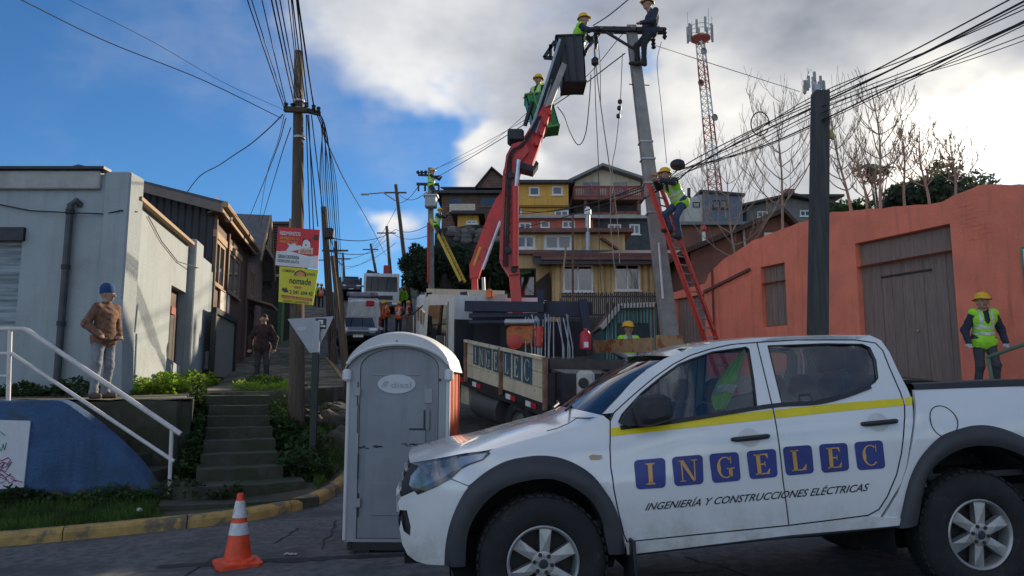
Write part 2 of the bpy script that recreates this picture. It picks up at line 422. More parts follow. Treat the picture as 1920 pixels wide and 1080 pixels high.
# ---- right-hand ground behind the kerb: pavement, then the hillside of houses
def wallx(Y): return 8.28-.43*(Y-13.9)
def zright(X, Y):
    e = xr(Y); z = zg(min(X, e+6), Y)+.13
    q = smst(5, 14, X-e); z = lerp(z, zg(e+6, min(Y, 52))+.13-.05*max(0, Y-60), q)
    z += smst(30, 47, Y)*6.0*smst(0, 6, X-e)*(1-.45*smst(12, 40, X-e))
    if Y < 40: z += smst(.3, 5, X-max(wallx(Y), e+1.5))*2.3*smst(40, 22, Y)
    z += .62*smst(4.6, 7.2, X)*smst(9.7, 11.6, Y)*smst(24, 16, Y)
    return z
mb = MB(); rows = []
for y in axis_pts(9.4, 300, 9, 60, .7, 8):
    e = xr(y); rows.append([V(e+t, y, zright(e+t, y)) for t in (.0, .12, .5, 1, 1.5, 2, 2.6, 3.3, 4, 5, 6, 7.5, 9, 11, 14, 18, 24, 32, 45, 70, 110, 160)])
mb.grid(rows); mb.grid([[V(p.x, 9.4, p.z) for p in rows[0]], [V(p.x, 9.4, zg(p.x, 9.4)-.1) for p in rows[0]]])
mb.grid([[r[0] for r in rows], [r[0]-V(0, 0, .3) for r in rows]])
HILLM = mat('hillside_earth', (.075, .07, .05), .95, var=.3, vs=.8, bump=.5, bs=12, col2=(.05, .065, .03), c2s=.35, c2lo=.4, c2hi=.6)
hillside = struct('hillside', mb, HILLM, smooth=True)
# paved strip on the right
mb = MB(); rows = []
for y in axis_pts(9.55, 24, 9, 60, .6, 8):
    e = xr(y); xw = max(e+.6, wallx(y)-.05); rows.append([V(lerp(e+.14, xw, t/6), y, zright(lerp(e+.14, xw, t/6), y)+.02) for t in range(7)])
mb.grid(rows); struct('sidewalk', mb, CONCRETE, smooth=True)

# ---- left: grass verge, terrace and far pavement
def zverge(X, Y):
    z = zg(X, Y)+.14
    if Y < 11: z += .10*smst(0, 2, Y-kerbY(X))
    z += .55*smst(.3, 2.4, xl(Y)-X)*smst(10.9, 13, Y)
    return z
mb = MB(); vx = axis_pts(-60, -2.62, -12, 0, .25, 6); rows = []
for k in range(9):
    rows.append([V(x, lerp(kerbY(x)+.13, 11.0, k/8), zverge(x, lerp(kerbY(x)+.13, 11.0, k/8))) for x in vx])
mb.grid(rows); rows = []
for y in axis_pts(11.0, 16, 9, 60, .4, 4):
    rows.append([V(xl(y)-.13-t, y, zverge(xl(y)-.13-t, y)) for t in (0, .3, .7, 1.1, 1.6, 2.2, 3, 4)])
mb.grid(rows)
verge = struct('verge', mb, EARTH, smooth=True)
def zterr(X, Y): return max(1.30+.03*(Y-11.2), zg(max(X, xl(Y)), Y)+.13)
SA = Vector((-.367, .93, 0)).normalized()     # the way the middle stair climbs
mb = MB(); rows = []
for y in axis_pts(11.2, 120, 9, 60, .8, 5):
    if y < 14: e = -4.95-.39*(y-11.2)
    elif y < 15: e = lerp(-6.04, -4.4, y-14)
    else: e = lerp(-4.4, xl(y)-.15, smst(15, 20, y))
    rows.append([V(e-t, y, zterr(e-t, y)) for t in (0, .4, 1, 1.6, 2.4, 3.4, 5, 8, 14, 30, 80)])
mb.grid(rows); mb.grid([[r[0] for r in rows], [r[0]-V(0, 0, 1.2) for r in rows]])
mb.grid([[V(-60, 10.4, 1.28), V(-7.1, 10.4, 1.28)], [V(-60, 11.3, 1.29), V(-7.1, 11.3, 1.29)]])
TERR = mat('worn_path_concrete', (.20, .175, .135), .95, var=.25, vs=2, bump=.5, bs=25, col2=(.07, .075, .035), c2s=1.1, c2lo=.42, c2hi=.58)
terrace = struct('path', mb, TERR, smooth=False)

# ---- yellow kerb along the verge, in separate stones
kp = [V(-14, 7.0, 0), V(-11.5, 7.4, 0), V(-9, 7.85, 0), V(-7.2, 8.2, 0), V(-5.7, 8.5, 0), V(-4.5, 8.9, 0), V(-3.4, 9.4, 0), V(-2.75, 10.1, 0), V(-2.5, 10.9, 0), V(-2.45, 12, 0), V(-2.6, 14, 0), V(-3.6, 18, 0), V(-4.9, 22, 0), V(-6.9, 28, 0)]
kp = smoothpath(kp, 260)
kerb = Thing('kerb', None, None, (-5.7, 8.5, zg(-5.7, 8.5)), kind='structure')
per = 11; i = 0
while i < len(kp)-1:
    seg = kp[i:i+per+1]
    if len(seg) < 2: break
    mb = MB(); rows = []
    for j, p in enumerate(seg):
        a = kp[min(i+j+1, len(kp)-1)]-kp[max(i+j-1, 0)]; a.normalize(); nrm = V(-a.y, a.x, 0)
        q = Vector(p)
        if j == 0: q = q + a*.006
        if j == len(seg)-1: q = q - a*.006
        z0 = zg(q.x, q.y); jit = math.sin(i*1.7)*.006
        prof = [(-.004, -.08), (-.0, .10+jit), (.02, .135+jit), (.05, .15+jit), (.15, .152+jit), (.16, -.05)]
        rows.append([q+nrm*o_+V(0, 0, z0+h) for o_, h in prof])
    mb.grid(rows); mb.add(rows[0], [tuple(range(6))]); mb.add(rows[-1], [tuple(range(5, -1, -1))])
    kerb.part('kerb_stone', mb, KERBY, smooth=False)
    i += per

# ------------------------------------------------------------------ stairs, blue wall, retaining wall, handrail
st = Thing('staircase', 'dark mossy concrete stairs climbing beside the retaining wall', 'stairs', (-3.6, 9.95, -.1))
base = V(-3.5, 9.85, 0); perp = V(SA.y, -SA.x, 0)
halfw = [.98, .84, .58, .54, .52, .50, .49, .48, .55]
for i in range(9):
    f = base + SA*(.46*i); b_ = base + SA*(.46*9+.35); h = halfw[i]; z1 = -.12+.163*(i+1)
    mb = MB(); n_ = 8; front = []
    for k in range(n_+1):
        t = -1+2*k/n_; bow = (.16 if i < 2 else .02)*(1-t*t)
        front.append(f + perp*(h*t) - SA*bow + V(0, random.uniform(-.008, .008), z1+random.uniform(-.006, .006)))
    back = [b_+perp*(h*(-1+2*k/n_))+V(0, 0, z1) for k in range(n_+1)]
    mb.grid([front, back]); mb.grid([[p-V(0, 0, .3+.1*i) for p in front], [p-V(0, 0, .025)-SA*.0 for p in front], front])
    mb.grid([[front[0], back[0]], [front[0]-V(0, 0, .8), back[0]-V(0, 0, .8)]]); mb.grid([[back[-1], front[-1]], [back[-1]-V(0, 0, .8), front[-1]-V(0, 0, .8)]])
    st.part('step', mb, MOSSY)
ls = Thing('staircase', 'narrow concrete stairs behind the blue wall rising to the left', 'stairs', (-4.6, 10.8, -.05))
for i in range(7):
    x1 = -4.62-.35*i; z1 = -.02+.19*(i+1); mb = MB()
    mb.box(((x1-7.35)/2, 10.81, (z1-.4)/2+.0), (x1+7.35, .70, z1+.4), bev=.012)
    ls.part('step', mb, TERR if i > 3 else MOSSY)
rw = Thing('retaining_wall', 'dark damp concrete retaining wall with rounded corner between the stairs', 'wall', (-5.4, 11.2, -.2))
mb = MB(); out = [V(-9, 11.17, 0), V(-5.05, 11.17, 0), V(-4.92, 11.22, 0), V(-4.87, 11.36, 0)] + [V(-4.87, 11.36, 0)+SA*d for d in (.8, 1.6, 2.4, 3.0)]
out = resample(out, 30)
mb.grid([[V(p.x, p.y, -.5) for p in out], [V(p.x, p.y, .5) for p in out], [V(p.x, p.y, 1.30+.02*math.sin(i)) for i, p in enumerate(out)]])
inn = [p + V(-.25, .25, 0) for p in out]
mb.grid([[V(p.x, p.y, 1.30+.02*math.sin(i)) for i, p in enumerate(out)], [V(p.x, p.y, 1.315) for p in inn], [V(p.x, p.y, -.4) for p in inn]])
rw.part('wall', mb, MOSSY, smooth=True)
mb = MB(); mb.grid([[V(p.x, p.y, 1.322+.01*math.sin(i*2.)) for i, p in enumerate([q+V(.012, -.012, 0) for q in out])], [V(p.x-.5, p.y+.5, 1.325) for p in out]])
rw.part('coping', mb, TERR)

bw = Thing('blue_wall', 'blue painted stair wall with sloping rounded end and peeling patches', 'wall', (-6.2, 10.3, -.2))
top = [at(-420, 752, 10.2), at(60, 753, 10.2), at(105, 752, 10.2), at(140, 772, 10.2), at(185, 806, 10.2), at(235, 852, 10.2), at(262, 884, 10.2), at(280, 912, 10.2), at(292, 938, 10.2), at(298, 965, 10.2)]
mb = MB(); tp = smoothpath(top[1:], 40); tp = [top[0]]+tp
fr = [[V(p.x, 10.2+.012*math.sin(p.x*9)+.01*math.sin(p.x*23+j), lerp(-.5, p.z, j/8)) for p in tp] for j in range(9)]
mb.grid(fr); rnd = [V(p.x+.0, 10.23, p.z+.012) for p in tp]; bk = [V(p.x, 10.46, p.z+.012) for p in tp]
mb.grid([fr[-1], rnd, bk, [V(p.x, 10.46, -.5) for p in tp]])
mb.quad(fr[0][-1], fr[-1][-1], bk[-1], V(bk[-1].x, 10.46, -.5))
bw.part('wall', mb, BLUEWALL, smooth=True, angle=50)
mb = MB()      # rough stones peeking out along the foot
for k in range(26):
    x = random.uniform(-9, -5.0); r_ = random.uniform(.05, .12); mb.sphere((x, 10.16+random.uniform(-.03, .02), zverge(x, 10.1)+random.uniform(0, .10)), r_, 7, 5, (1.5, .5, .9))
bw.part('footing_stones', mb, MOSSY, smooth=False, kind='stuff')
# hand-drawn poster hung on the blue wall
po = Thing('poster', 'white poster with magenta and green scribbles hung on the blue wall', 'poster', at(20, 918, 10.17))
mb = MB(); c4 = [at(-70, 786, 10.165), at(57, 789, 10.165), at(44, 914, 10.165), at(-70, 921, 10.165)]; mb.prism(c4, (0, .02, 0))
po.part('sheet', mb, mat('poster_white', (.60, .60, .63), .7, var=.06, vs=8))
MAG = mat('magenta_ink', (.30, .03, .16), .8); GRN = mat('green_ink', (.03, .28, .17), .8)
def scrib(pts, m, nm='drawn_line'):
    mb = MB(); P = [at(u, v, 10.160) for u, v in pts]; mb.tube(P, .006, 4); po.part(nm, mb, m)
scrib([(-40, 862), (-10, 858), (2, 864), (15, 858), (20, 862), (12, 872), (22, 866), (10, 884), (0, 880), (14, 890), (24, 894), (30, 903), (20, 897)], MAG)
scrib([(-30, 880), (0, 876), (8, 868), (-5, 892), (12, 900), (2, 906), (-12, 896), (5, 890), (18, 906), (28, 900), (42, 904)], MAG)
scrib([(-20, 845), (-2, 838), (2, 846), (6, 832), (8, 844), (12, 830)], GRN); scrib([(-30, 818), (-8, 814), (0, 809), (9, 816)], GRN)
scrib([(-6, 900), (0, 888), (10, 896), (20, 888)], MAG); scrib([(-4, 872), (6, 866), (18, 872), (4, 878)], MAG)

hr = Thing('handrail', 'white painted pipe handrail sloping down over the blue wall', 'handrail', at(318, 948, 10.35))
def pipe(T, pts, r, nm, m, **k): mb = MB(); mb.tube(pts, r, 10); return T.part(nm, mb, m, smooth=True, **k)
Y_ = 10.36
pipe(hr, [at(-420, 617, Y_), at(44, 617, Y_), at(52, 620, Y_), at(60, 625, Y_), at(339, 814, Y_)], .034, 'top_rail', RAILWHITE)
pipe(hr, [at(-420, 662, Y_), at(22, 663, Y_), at(326, 865, Y_)], .026, 'middle_rail', RAILWHITE)
pipe(hr, [at(-420, 706, Y_), at(16, 705, Y_)], .022, 'lower_rail', RAILWHITE)
pipe(hr, [at(19, 618, Y_), at(15, 760, Y_)], .030, 'post', RAILWHITE)
pipe(hr, [at(322, 806, Y_), at(316, 955, Y_)], .026, 'post', RAILWHITE)
# ------------------------------------------------------------------ wall and window builders
class Plane:
    """a vertical wall plane: origin p0, direction d along it, outward normal n"""
    def __init__(s, p0, d, n): s.p0 = Vector(p0); s.d = Vector(d).normalized(); s.n = Vector(n).normalized()
    def P(s, x, z, out=0.0): q = s.p0 + s.d*x + s.n*out; return V(q.x, q.y, z)
    def px(s, u, v, out=0.0):
        q = onp(u, v, s.p0+s.n*out, s.n); return ((q-s.p0).dot(s.d), q.z)
def holed_wall(mb, pl, x0, x1, z0, z1, holes, depth=.16):
    xs_ = sorted({x0, x1} | {h[0] for h in holes} | {h[1] for h in holes}); zs_ = sorted({z0, z1} | {h[2] for h in holes} | {h[3] for h in holes})
    xs_ = [x for x in xs_ if x0 <= x <= x1]; zs_ = [z for z in zs_ if z0 <= z <= z1]
    for a, b in zip(xs_, xs_[1:]):
        for c, d_ in zip(zs_, zs_[1:]):
            mx, mz = (a+b)/2, (c+d_)/2
            if any(h[0] < mx < h[1] and h[2] < mz < h[3] for h in holes): continue
            mb.quad(pl.P(a, c), pl.P(b, c), pl.P(b, d_), pl.P(a, d_))
    for h in holes:
        a, b, c, d_ = h[:4]; q = [(a, c), (b, c), (b, d_), (a, d_)]
        for (p, r_) in zip(q, q[1:]+q[:1]): mb.quad(pl.P(*p), pl.P(*r_), pl.P(*r_, -depth), pl.P(*p, -depth))
def window(T, pl, x0, x1, z0, z1, fm, mull=1, curtain=None, pane=None, fw=.06, sill=None, rec=.07, hbar=0, nm='window'):
    mb = MB(); t = .07
    def bar(a, b, c, d_, o=0.0): mb.box(((pl.P(a, c)+pl.P(b, d_))/2 + pl.n*(o-rec)), (abs(b-a), t, abs(d_-c)), Matrix((pl.d, pl.n, V(0, 0, 1))).transposed())
    bar(x0, x1, z0, z0+fw); bar(x0, x1, z1-fw, z1); bar(x0, x0+fw, z0+fw, z1-fw, .001); bar(x1-fw, x1, z0+fw, z1-fw, .001)
    W_ = (x1-x0)/(mull+1)
    for k in range(1, mull+1): bar(x0+W_*k-fw*.4, x0+W_*k+fw*.4, z0+fw, z1-fw, .002)
    for k in range(hbar): zz = lerp(z0, z1, (k+1)/(hbar+1)); bar(x0+fw, x1-fw, zz-fw*.35, zz+fw*.35, .003)
    fo = T.part(nm, mb, fm)
    for k in range(mull+1):
        mb = MB(); a = x0+W_*k+fw*.4; b = x0+W_*(k+1)-fw*.4
        mb.box((pl.P((a+b)/2, (z0+z1)/2, -rec-.005)), (b-a, .01, z1-z0-fw), Matrix((pl.d, pl.n, V(0, 0, 1))).transposed()); T.part('pane', mb, pane or GLASSH, parent=fo)
    if curtain is not None:
        mb = MB(); n_ = 26; rr = [[pl.P(lerp(x0+.03, x1-.03, k/n_), z, -rec-.10-.03*math.sin(k*2.1)) for k in range(n_+1)] for z in (z0+.03, z1-.03)]
        mb.grid(rr); T.part('curtain', mb, curtain, parent=fo, smooth=True)
    if sill:
        mb = MB(); mb.box(pl.P((x0+x1)/2, z0-.03, .03), (x1-x0+.14, .14, .05), Matrix((pl.d, pl.n, V(0, 0, 1))).transposed()); T.part('sill', mb, sill, parent=fo)
    return fo
def planks_v(T, pl, x0, x1, z0, z1, wdt, m, nm='plank', out=.0, th=.02, parent=None, gap=.008):
    n_ = max(1, round((x1-x0)/wdt)); W_ = (x1-x0)/n_
    for k in range(n_):
        mb = MB(); mb.box(pl.P(x0+W_*(k+.5), (z0+z1)/2, out+random.uniform(-.004, .004)), (W_-gap, th, z1-z0), Matrix((pl.d, pl.n, V(0, 0, 1))).transposed())
        T.part(nm, mb, m, parent=parent)
CURT = mat('pale_curtain', (.36, .37, .41), .9, var=.12, vs=5, stretch=(6, 6, .3))
CURTB = mat('blue_grey_curtain', (.22, .25, .30), .9, var=.2, vs=4)

# ------------------------------------------------------------------ grey corner building
A_ = Vector((-.206, .979, 0)).normalized(); N_ = V(A_.y, -A_.x, 0)      # along the left-hand fronts, and out to the street
cor = V(-6.9, 13.0, 0)
gb = Thing('corner_building', 'low grey plastered corner building with a drainpipe and sloped parapet', 'building', (cor.x, cor.y, 1.3))
pf = Plane((-30, 13.0, 0), (1, 0, 0), (0, -1, 0))
def fx(u, v): a, b = pf.px(u, v); return a, b
w0 = pf.px(42, 452); w1 = pf.px(42, 616); ztop = pf.px(100, 327)[1]
hole = (w0[0]-2.2, w0[0], w1[1], w0[1])
mb = MB(); xc = 30-6.9
holed_wall(mb, pf, 0, xc-.42, .9, ztop, [hole], .2)
# street side wall with door opening and a parapet that steps
ps = Plane(cor, A_, N_)
d0 = ps.px(321, 545)[0]; d1 = ps.px(349, 545)[0]; dz = ps.px(334, 541)[1]
t0 = ps.px(252, 372); t1 = ps.px(354, 462); Ls = 8.0
zt = (t0[1]+t1[1])/2
v0 = ps.px(370, 570); v1 = ps.px(376, 592)
holed_wall(mb, ps, .35, Ls, .9, zt, [(d0, d1, 1.2, dz), (v0[0], v0[0]+.28, 3.1, 3.6)], .25)
mb.box((-19, 17.2, 2.9), (21, 7.4, 3.6)); 
gb.part('wall', mb, GREYWALL)
# corner pier, slightly taller, with flared foot
mb = MB()
def pier(mb, x0, x1, y0, y1, z0, z1, fl=.0): mb.box(((x0+x1)/2, (y0+y1)/2, (z0+z1)/2), (x1-x0, y1-y0, z1-z0), bev=.03)
zc = pf.px(230, 323)[1]
pier(mb, -7.33, -6.86, 12.94, 13.45, .9, zc); gb.part('corner_pier', mb, GREYWALL)
mb = MB(); mb.prism([V(-7.10, 12.93, .9), V(-6.74, 12.93, .9), V(-6.84, 12.93, 3.0), V(-7.06, 12.93, 3.0)], (0, .4, 0)); gb.part('buttress', mb, GREYWALL)
mb = MB(); pl_ = ps.P
mb.prism([ps.P(.5, .9, .10), ps.P(4.3, .9, .10), ps.P(4.3, 1.95, .10), ps.P(4.25, 2.0, .03), ps.P(.5, 2.55, .03)], N_*-.12); gb.part('plinth', mb, GREYWALL)
px0 = ps.px(355, 462); px1 = ps.px(369, 470)
mb = MB(); mb.box(ps.P((px0[0]+px1[0])/2, 3.1, .02), (px1[0]-px0[0], .3, 4.0), Matrix((A_, N_, V(0, 0, 1))).transposed(), bev=.03); gb.part('pilaster', mb, GREYWALL)
mb = MB(); mb.prism([ps.P(d1+.15, .9, .2), ps.P(d1+1.0, .9, .2), ps.P(d1+.75, 2.3, .1), ps.P(d1+.3, 2.3, .1)], N_*-.3); gb.part('pilaster_foot', mb, GREYWALL)
mb = MB(); mb.beam(ps.P(.3, zt+.03, .03), ps.P(px0[0]-.1, zt+.03, .03), .22, .07); gb.part('parapet_trim', mb, TAN)
mb = MB(); mb.box((-18.7, 12.99, ztop-.12), (22.6, .16, .34), bev=.02); gb.part('cornice', mb, GREYTRIM)
mb = MB(); mb.box((-18.7, 12.97, ztop+.085), (22.8, .26, .05)); gb.part('cornice_cap', mb, DARKSTEEL)
# drainpipe
mb = MB(); a = pf.px(139, 380); b = pf.px(122, 720)
P_ = [pf.P(a[0]+.12, a[1]-.05, .0), pf.P(a[0]+.08, a[1]+.02, .07), pf.P(a[0], a[1]-.06, .10), pf.P(a[0]-.0, b[1]-.1, .10)]
mb.tube(P_, .06, 10); dp = gb.part('drainpipe', mb, mat('dark_pipe', (.055, .06, .065), .6, var=.3), smooth=True)
for zz in (4.6, 3.6, 2.6):
    mb = MB(); mb.lathe([(.075, -.04), (.075, .04)], pf.P(a[0], zz, .10), (0, 0, 1), 10, True); gb.part('pipe_collar', mb, DARKSTEEL, parent=dp)
# window with shutter slats
wf = window(gb, pf, hole[0]+.0, hole[1]-.0, hole[2], hole[3], GREYTRIM, 1, None, mat('dull_reflection_pane', (.20, .23, .25), .25, var=.5, vs=3, stretch=(.4, .4, 6), spec=.3), rec=.14)  # pane colour paints a dull reflection of sky and wires, in bands
mb = MB(); mb.box(pf.P((hole[0]+hole[1])/2, hole[3]+.12, .02), (hole[1]-hole[0]+.1, .10, .24)); gb.part('lintel', mb, DARKSTEEL, parent=wf)
for k in range(9):
    mb = MB(); zz = lerp(hole[2]+.1, hole[3]-.1, k/8); mb.box(pf.P((hole[0]+hole[1])/2, zz, -.30), (hole[1]-hole[0]-.1, .02, .11)); gb.part('slat', mb, GREYTRIM, parent=wf)
# recessed dark door
mb = MB(); mb.box(ps.P((d0+d1)/2, (1.2+dz)/2, -.2), (d1-d0, .05, dz-1.2), Matrix((A_, N_, V(0, 0, 1))).transposed()); dr = gb.part('door', mb, BROWNWOOD)
for k in range(4):
    mb = MB(); mb.box(ps.P(lerp(d0, d1, (k+.5)/4), (1.2+dz)/2-.2, -.165), ((d1-d0)/4-.04, .02, dz-1.9), Matrix((A_, N_, V(0, 0, 1))).transposed()); gb.part('door_panel', mb, DARKWOOD, parent=dr)
mb = MB(); mb.box(ps.P(d0+.3, dz-.55, -.05), (.4, .12, .16), Matrix((A_, N_, V(0, 0, 1))).transposed()); gb.part('door_lamp', mb, mat('rust_red', (.35, .09, .05), .7), parent=dr)
mb = MB(); mb.box(ps.P(v0[0]+.14, 3.35, -.12), (.30, .04, .52), Matrix((A_, N_, V(0, 0, 1))).transposed()); gb.part('vent', mb, DARKSTEEL)
mb = MB(); mb.box(ps.P(ps.px(387, 640)[0], 2.2, .05), (.2, .1, .5), Matrix((A_, N_, V(0, 0, 1))).transposed(), bev=.01); gb.part('meter_box', mb, GREYTRIM)
# loose cables stapled to the building
def cable(name, pts, r, label, group=None, m=None, n=6, cat='cable'):
    mb = MB(); mb.tube(pts, r, n); return solo(name, mb, m or CABLE, label, cat, group, smooth=True, org=pts[0])
cable('wall_cable', [pf.P(*pf.px(-60, 372), .04), pf.P(*pf.px(60, 396), .04), pf.P(*pf.px(140, 403), .18), pf.P(*pf.px(200, 402), .04), pf.P(*pf.px(232, 397), .10), ps.P(.2, pf.px(240, 392)[1], .1)], .012, 'black cable sagging across the grey corner building front')
cable('wall_cable', [ps.P(*ps.px(275, 405), .03), ps.P(*ps.px(300, 452), .03), ps.P(*ps.px(330, 490), .03), ps.P(*ps.px(356, 502), .2)], .010, 'thin cable drooping down the sunlit grey side wall')

# ------------------------------------------------------------------ brown two-storey house
bh = Thing('timber_house', 'dark brown timber house with tan window frames and wide eaves', 'house', (-9.5, 24, zg(-6, 24)))
q0 = ps.P(Ls, 0); Yb = q0.y
pe = Plane(ps.P(Ls, 0), A_, N_); Lb = 6.4
W1 = [pe.px(399, 440), pe.px(420, 548)]; W2 = [pe.px(425, 462), pe.px(449, 562)]
zE = 6.75
# facade windows from pixels
def rect_px(pl, u0, v0, u1, v1):
    a = pl.px(u0, (v0+v1)/2)[0]; b = pl.px(u1, (v0+v1)/2)[0]
    um = (u0+u1)/2; return (a, b, pl.px(um, v1)[1], pl.px(um, v0)[1])
r1 = rect_px(pe, 399, 452, 419, 540); r2 = rect_px(pe, 426, 478, 448, 556)
mb = MB(); holed_wall(mb, pe, 0, Lb, 1.4, zE+.2, [r1, r2], .15)
mb.box(pe.P(Lb/2, 4.0, -4.2), (Lb-.1, 7.8, 5.4), Matrix((A_, N_, V(0, 0, 1))).transposed()) if False else None
bh.part('front_wall', mb, mat('brown_cladding', (.115, .060, .042), .75, var=.25, vs=4, stretch=(.8, .8, 9), bump=.4, bs=20))
for r_ in (r1, r2):
    window(bh, pe, *r_, TAN, 1, CURTB, GLASSH, fw=.11, rec=.0, sill=TAN)
    mb = MB(); mb.box(pe.P((r_[0]+r_[1])/2, r_[3]+.10, .03), (r_[1]-r_[0]+.25, .08, .2), Matrix((A_, N_, V(0, 0, 1))).transposed()); bh.part('lintel', mb, TAN)
for x_ in (.06, r1[1]+.45, Lb-.1):
    mb = MB(); mb.box(pe.P(x_, 4.2, .04), (.14, .09, 5.0), Matrix((A_, N_, V(0, 0, 1))).transposed()); bh.part('corner_board', mb, BROWNWOOD)
# gable end facing the camera (dark siding)
ridge = at(165, 309, Yb); eave = at(402, 374, Yb)
xr_, zr_ = ridge.x, ridge.z; xe_, ze_ = q0.x, eave.z-.28
mb = MB(); gp = [V(2*xr_-xe_, Yb, 1.4), V(xe_, Yb, 1.4), V(xe_, Yb, ze_), V(xr_, Yb, zr_-.25), V(2*xr_-xe_, Yb, ze_)]
mb.prism(gp, (0, .14, 0)); bh.part('gable_wall', mb, ribbed('dark_siding', (.032, .030, .038), 0, 30.0, .8, rough=.7, var=.2, vs=3))
# roof: two slopes with overhang, running back along the street
back = A_*(Lb+.5)
def slope(mb, xa, za, xb, zb, th=.10):
    a = V(xa, Yb-.45, za); b = V(xb, Yb-.45, zb); mb.prism([a, b, b+V(0, 0, -th), a+V(0, 0, -th)], back+A_*.45)
mb = MB(); xo = xe_+.95; zo = lerp(zr_, eave.z, (xo-xr_)/(eave.x+.0-xr_)) if False else at(420, 377, Yb-.45).z; xo = at(420, 377, Yb-.45).x
slope(mb, xr_, at(165, 308, Yb-.45).z, xo, zo); slope(mb, xr_, at(165, 308, Yb-.45).z, 2*xr_-xo, zo)
rf = bh.part('roof', mb, mat('dark_roof_sheet', (.05, .05, .055), .6, var=.2))
mb = MB(); gx = V(xo+.06, Yb-.5, zo-.10); mb.tube([gx, gx+back+A_*.5], .09, 8); bh.part('gutter', mb, TAN, parent=rf, smooth=True)
mb = MB(); mb.beam(V(xo-.03, Yb-.5, zo-.2), V(xo-.03, Yb-.5, zo-.2)+back+A_*.5, .05, .22); bh.part('fascia', mb, TAN, parent=rf)
mb = MB(); mb.beam(V(xr_, Yb-.47, at(165, 308, Yb-.45).z-.2), V(xo, Yb-.47, zo-.22), .05, .24); mb.beam(V(xr_, Yb-.47, at(165, 308, Yb-.45).z-.2), V(2*xr_-xo, Yb-.47, zo-.22), .05, .24); bh.part('barge_board', mb, mat('grey_brown_trim', (.16, .13, .115), .8), parent=rf)
mb = MB(); mb.prism([V(xo-.02, Yb-.4, zo-.12), V(xe_-.05, Yb-.4, zo-.30), V(xe_-.05, Yb-.4, zo-.34), V(xo-.02, Yb-.4, zo-.16)], back+A_*.35); bh.part('soffit', mb, BROWNWOOD, parent=rf)
a = rect_px(Plane((0, Yb, 0), (1, 0, 0), (0, -1, 0)), 297, 416, 322, 440)
pg = Plane((0, Yb, 0), (1, 0, 0), (0, -1, 0)); window(bh, pg, *a, WHITEPAINT, 1, None, GLASSD, fw=.07, rec=-.05)
mb = MB(); r3 = rect_px(pe, 408, 548, 426, 586); mb.box(pe.P((r3[0]+r3[1])/2, (r3[2]+r3[3])/2, .05), (r3[1]-r3[0], .05, r3[3]-r3[2]), Matrix((A_, N_, V(0, 0, 1))).transposed()); bh.part('sign_board', mb, mat('faded_sign', (.55, .50, .44), .8, var=.3, vs=14))
mb = MB(); mb.sphere(pe.P(pe.px(412, 396)[0], pe.px(412, 396)[1]-.2, .25), .13); bh.part('floodlight', mb, GREYTRIM)
# glazed notice case / gate standing against the ground floor
gt = Thing('gate', 'dark green steel framed gate against the brown house ground floor', 'gate', pe.P(1.0, 1.6, .25))
g0 = rect_px(Plane(pe.P(0, 0, .25), A_, N_), 398, 585, 440, 712); pg2 = Plane(pe.P(0, 0, .25), A_, N_)
GATEM = mat('dark_green_steel', (.018, .028, .028), .5, .2)
for (xa, xb, za, zb) in ((g0[0], g0[0]+.14, 1.5, g0[3]), (g0[1]-.14, g0[1], 1.5, g0[3]), (g0[0], g0[1], g0[3]-.16, g0[3]), (g0[0], g0[1], 1.62, 1.72)):
    mb = MB(); mb.box(pg2.P((xa+xb)/2, (za+zb)/2), (xb-xa, .12, zb-za), Matrix((A_, N_, V(0, 0, 1))).transposed()); gt.part('frame', mb, GATEM)
mb = MB(); mb.box(pg2.P((g0[0]+g0[1])/2, (1.7+g0[3])/2, -.03), (g0[1]-g0[0]-.2, .03, g0[3]-1.8), Matrix((A_, N_, V(0, 0, 1))).transposed()); gt.part('infill', mb, mat('mesh_infill', (.22, .21, .18), .8, var=.2, vs=20))

# ------------------------------------------------------------------ gabled house, shingled house, green house
p2 = Plane(ps.P(Ls+Lb+.4, 0), A_, N_); L2 = 4.6; Y2 = p2.p0.y
h2 = Thing('gabled_house', 'pinkish brown house with white timber gable truss behind the brown house', 'house', p2.P(2, zg(-8, Y2)))
mb = MB(); pk = at(474, 403, Y2+1.2); PINK = mat('dusty_pink_boards', (.25, .155, .13), .8, var=.15, vs=4)
rA = rect_px(p2, 459, 590, 470, 640)
holed_wall(mb, p2, 0, L2, 1.8, 6.4, [(.7, 1.9, 4.9, 6.0), (.6, 2.2, 2.6, 4.4)], .15)
mb.prism([p2.P(0, 1.8), p2.P(0, 6.4), p2.P(0, 6.4, -6), p2.P(0, 1.8, -6)], A_*.1)
mb.prism([p2.P(0, 6.4), p2.P(L2, 6.4), p2.P(L2*.5, 8.3)], N_*-.2); h2.part('wall', mb, PINK)
window(h2, p2, .7, 1.9, 4.9, 6.0, TAN, 1, None, GLASSH, fw=.1, rec=.0, sill=TAN); window(h2, p2, .6, 2.2, 2.6, 4.4, DARKWOOD, 2, CURTB, GLASSH, fw=.09, rec=.0)
mb = MB(); mb.prism([p2.P(-.3, 6.15, .5), p2.P(L2*.5, 8.45, .5), p2.P(L2*.5, 8.35, .5), p2.P(-.3, 6.05, .5)], N_*-7); mb.prism([p2.P(L2+.3, 6.15, .5), p2.P(L2*.5, 8.45, .5), p2.P(L2*.5, 8.35, .5), p2.P(L2+.3, 6.05, .5)], N_*-7)
rf = h2.part('roof', mb, mat('grey_roof_sheet', (.13, .12, .115), .7, var=.2))
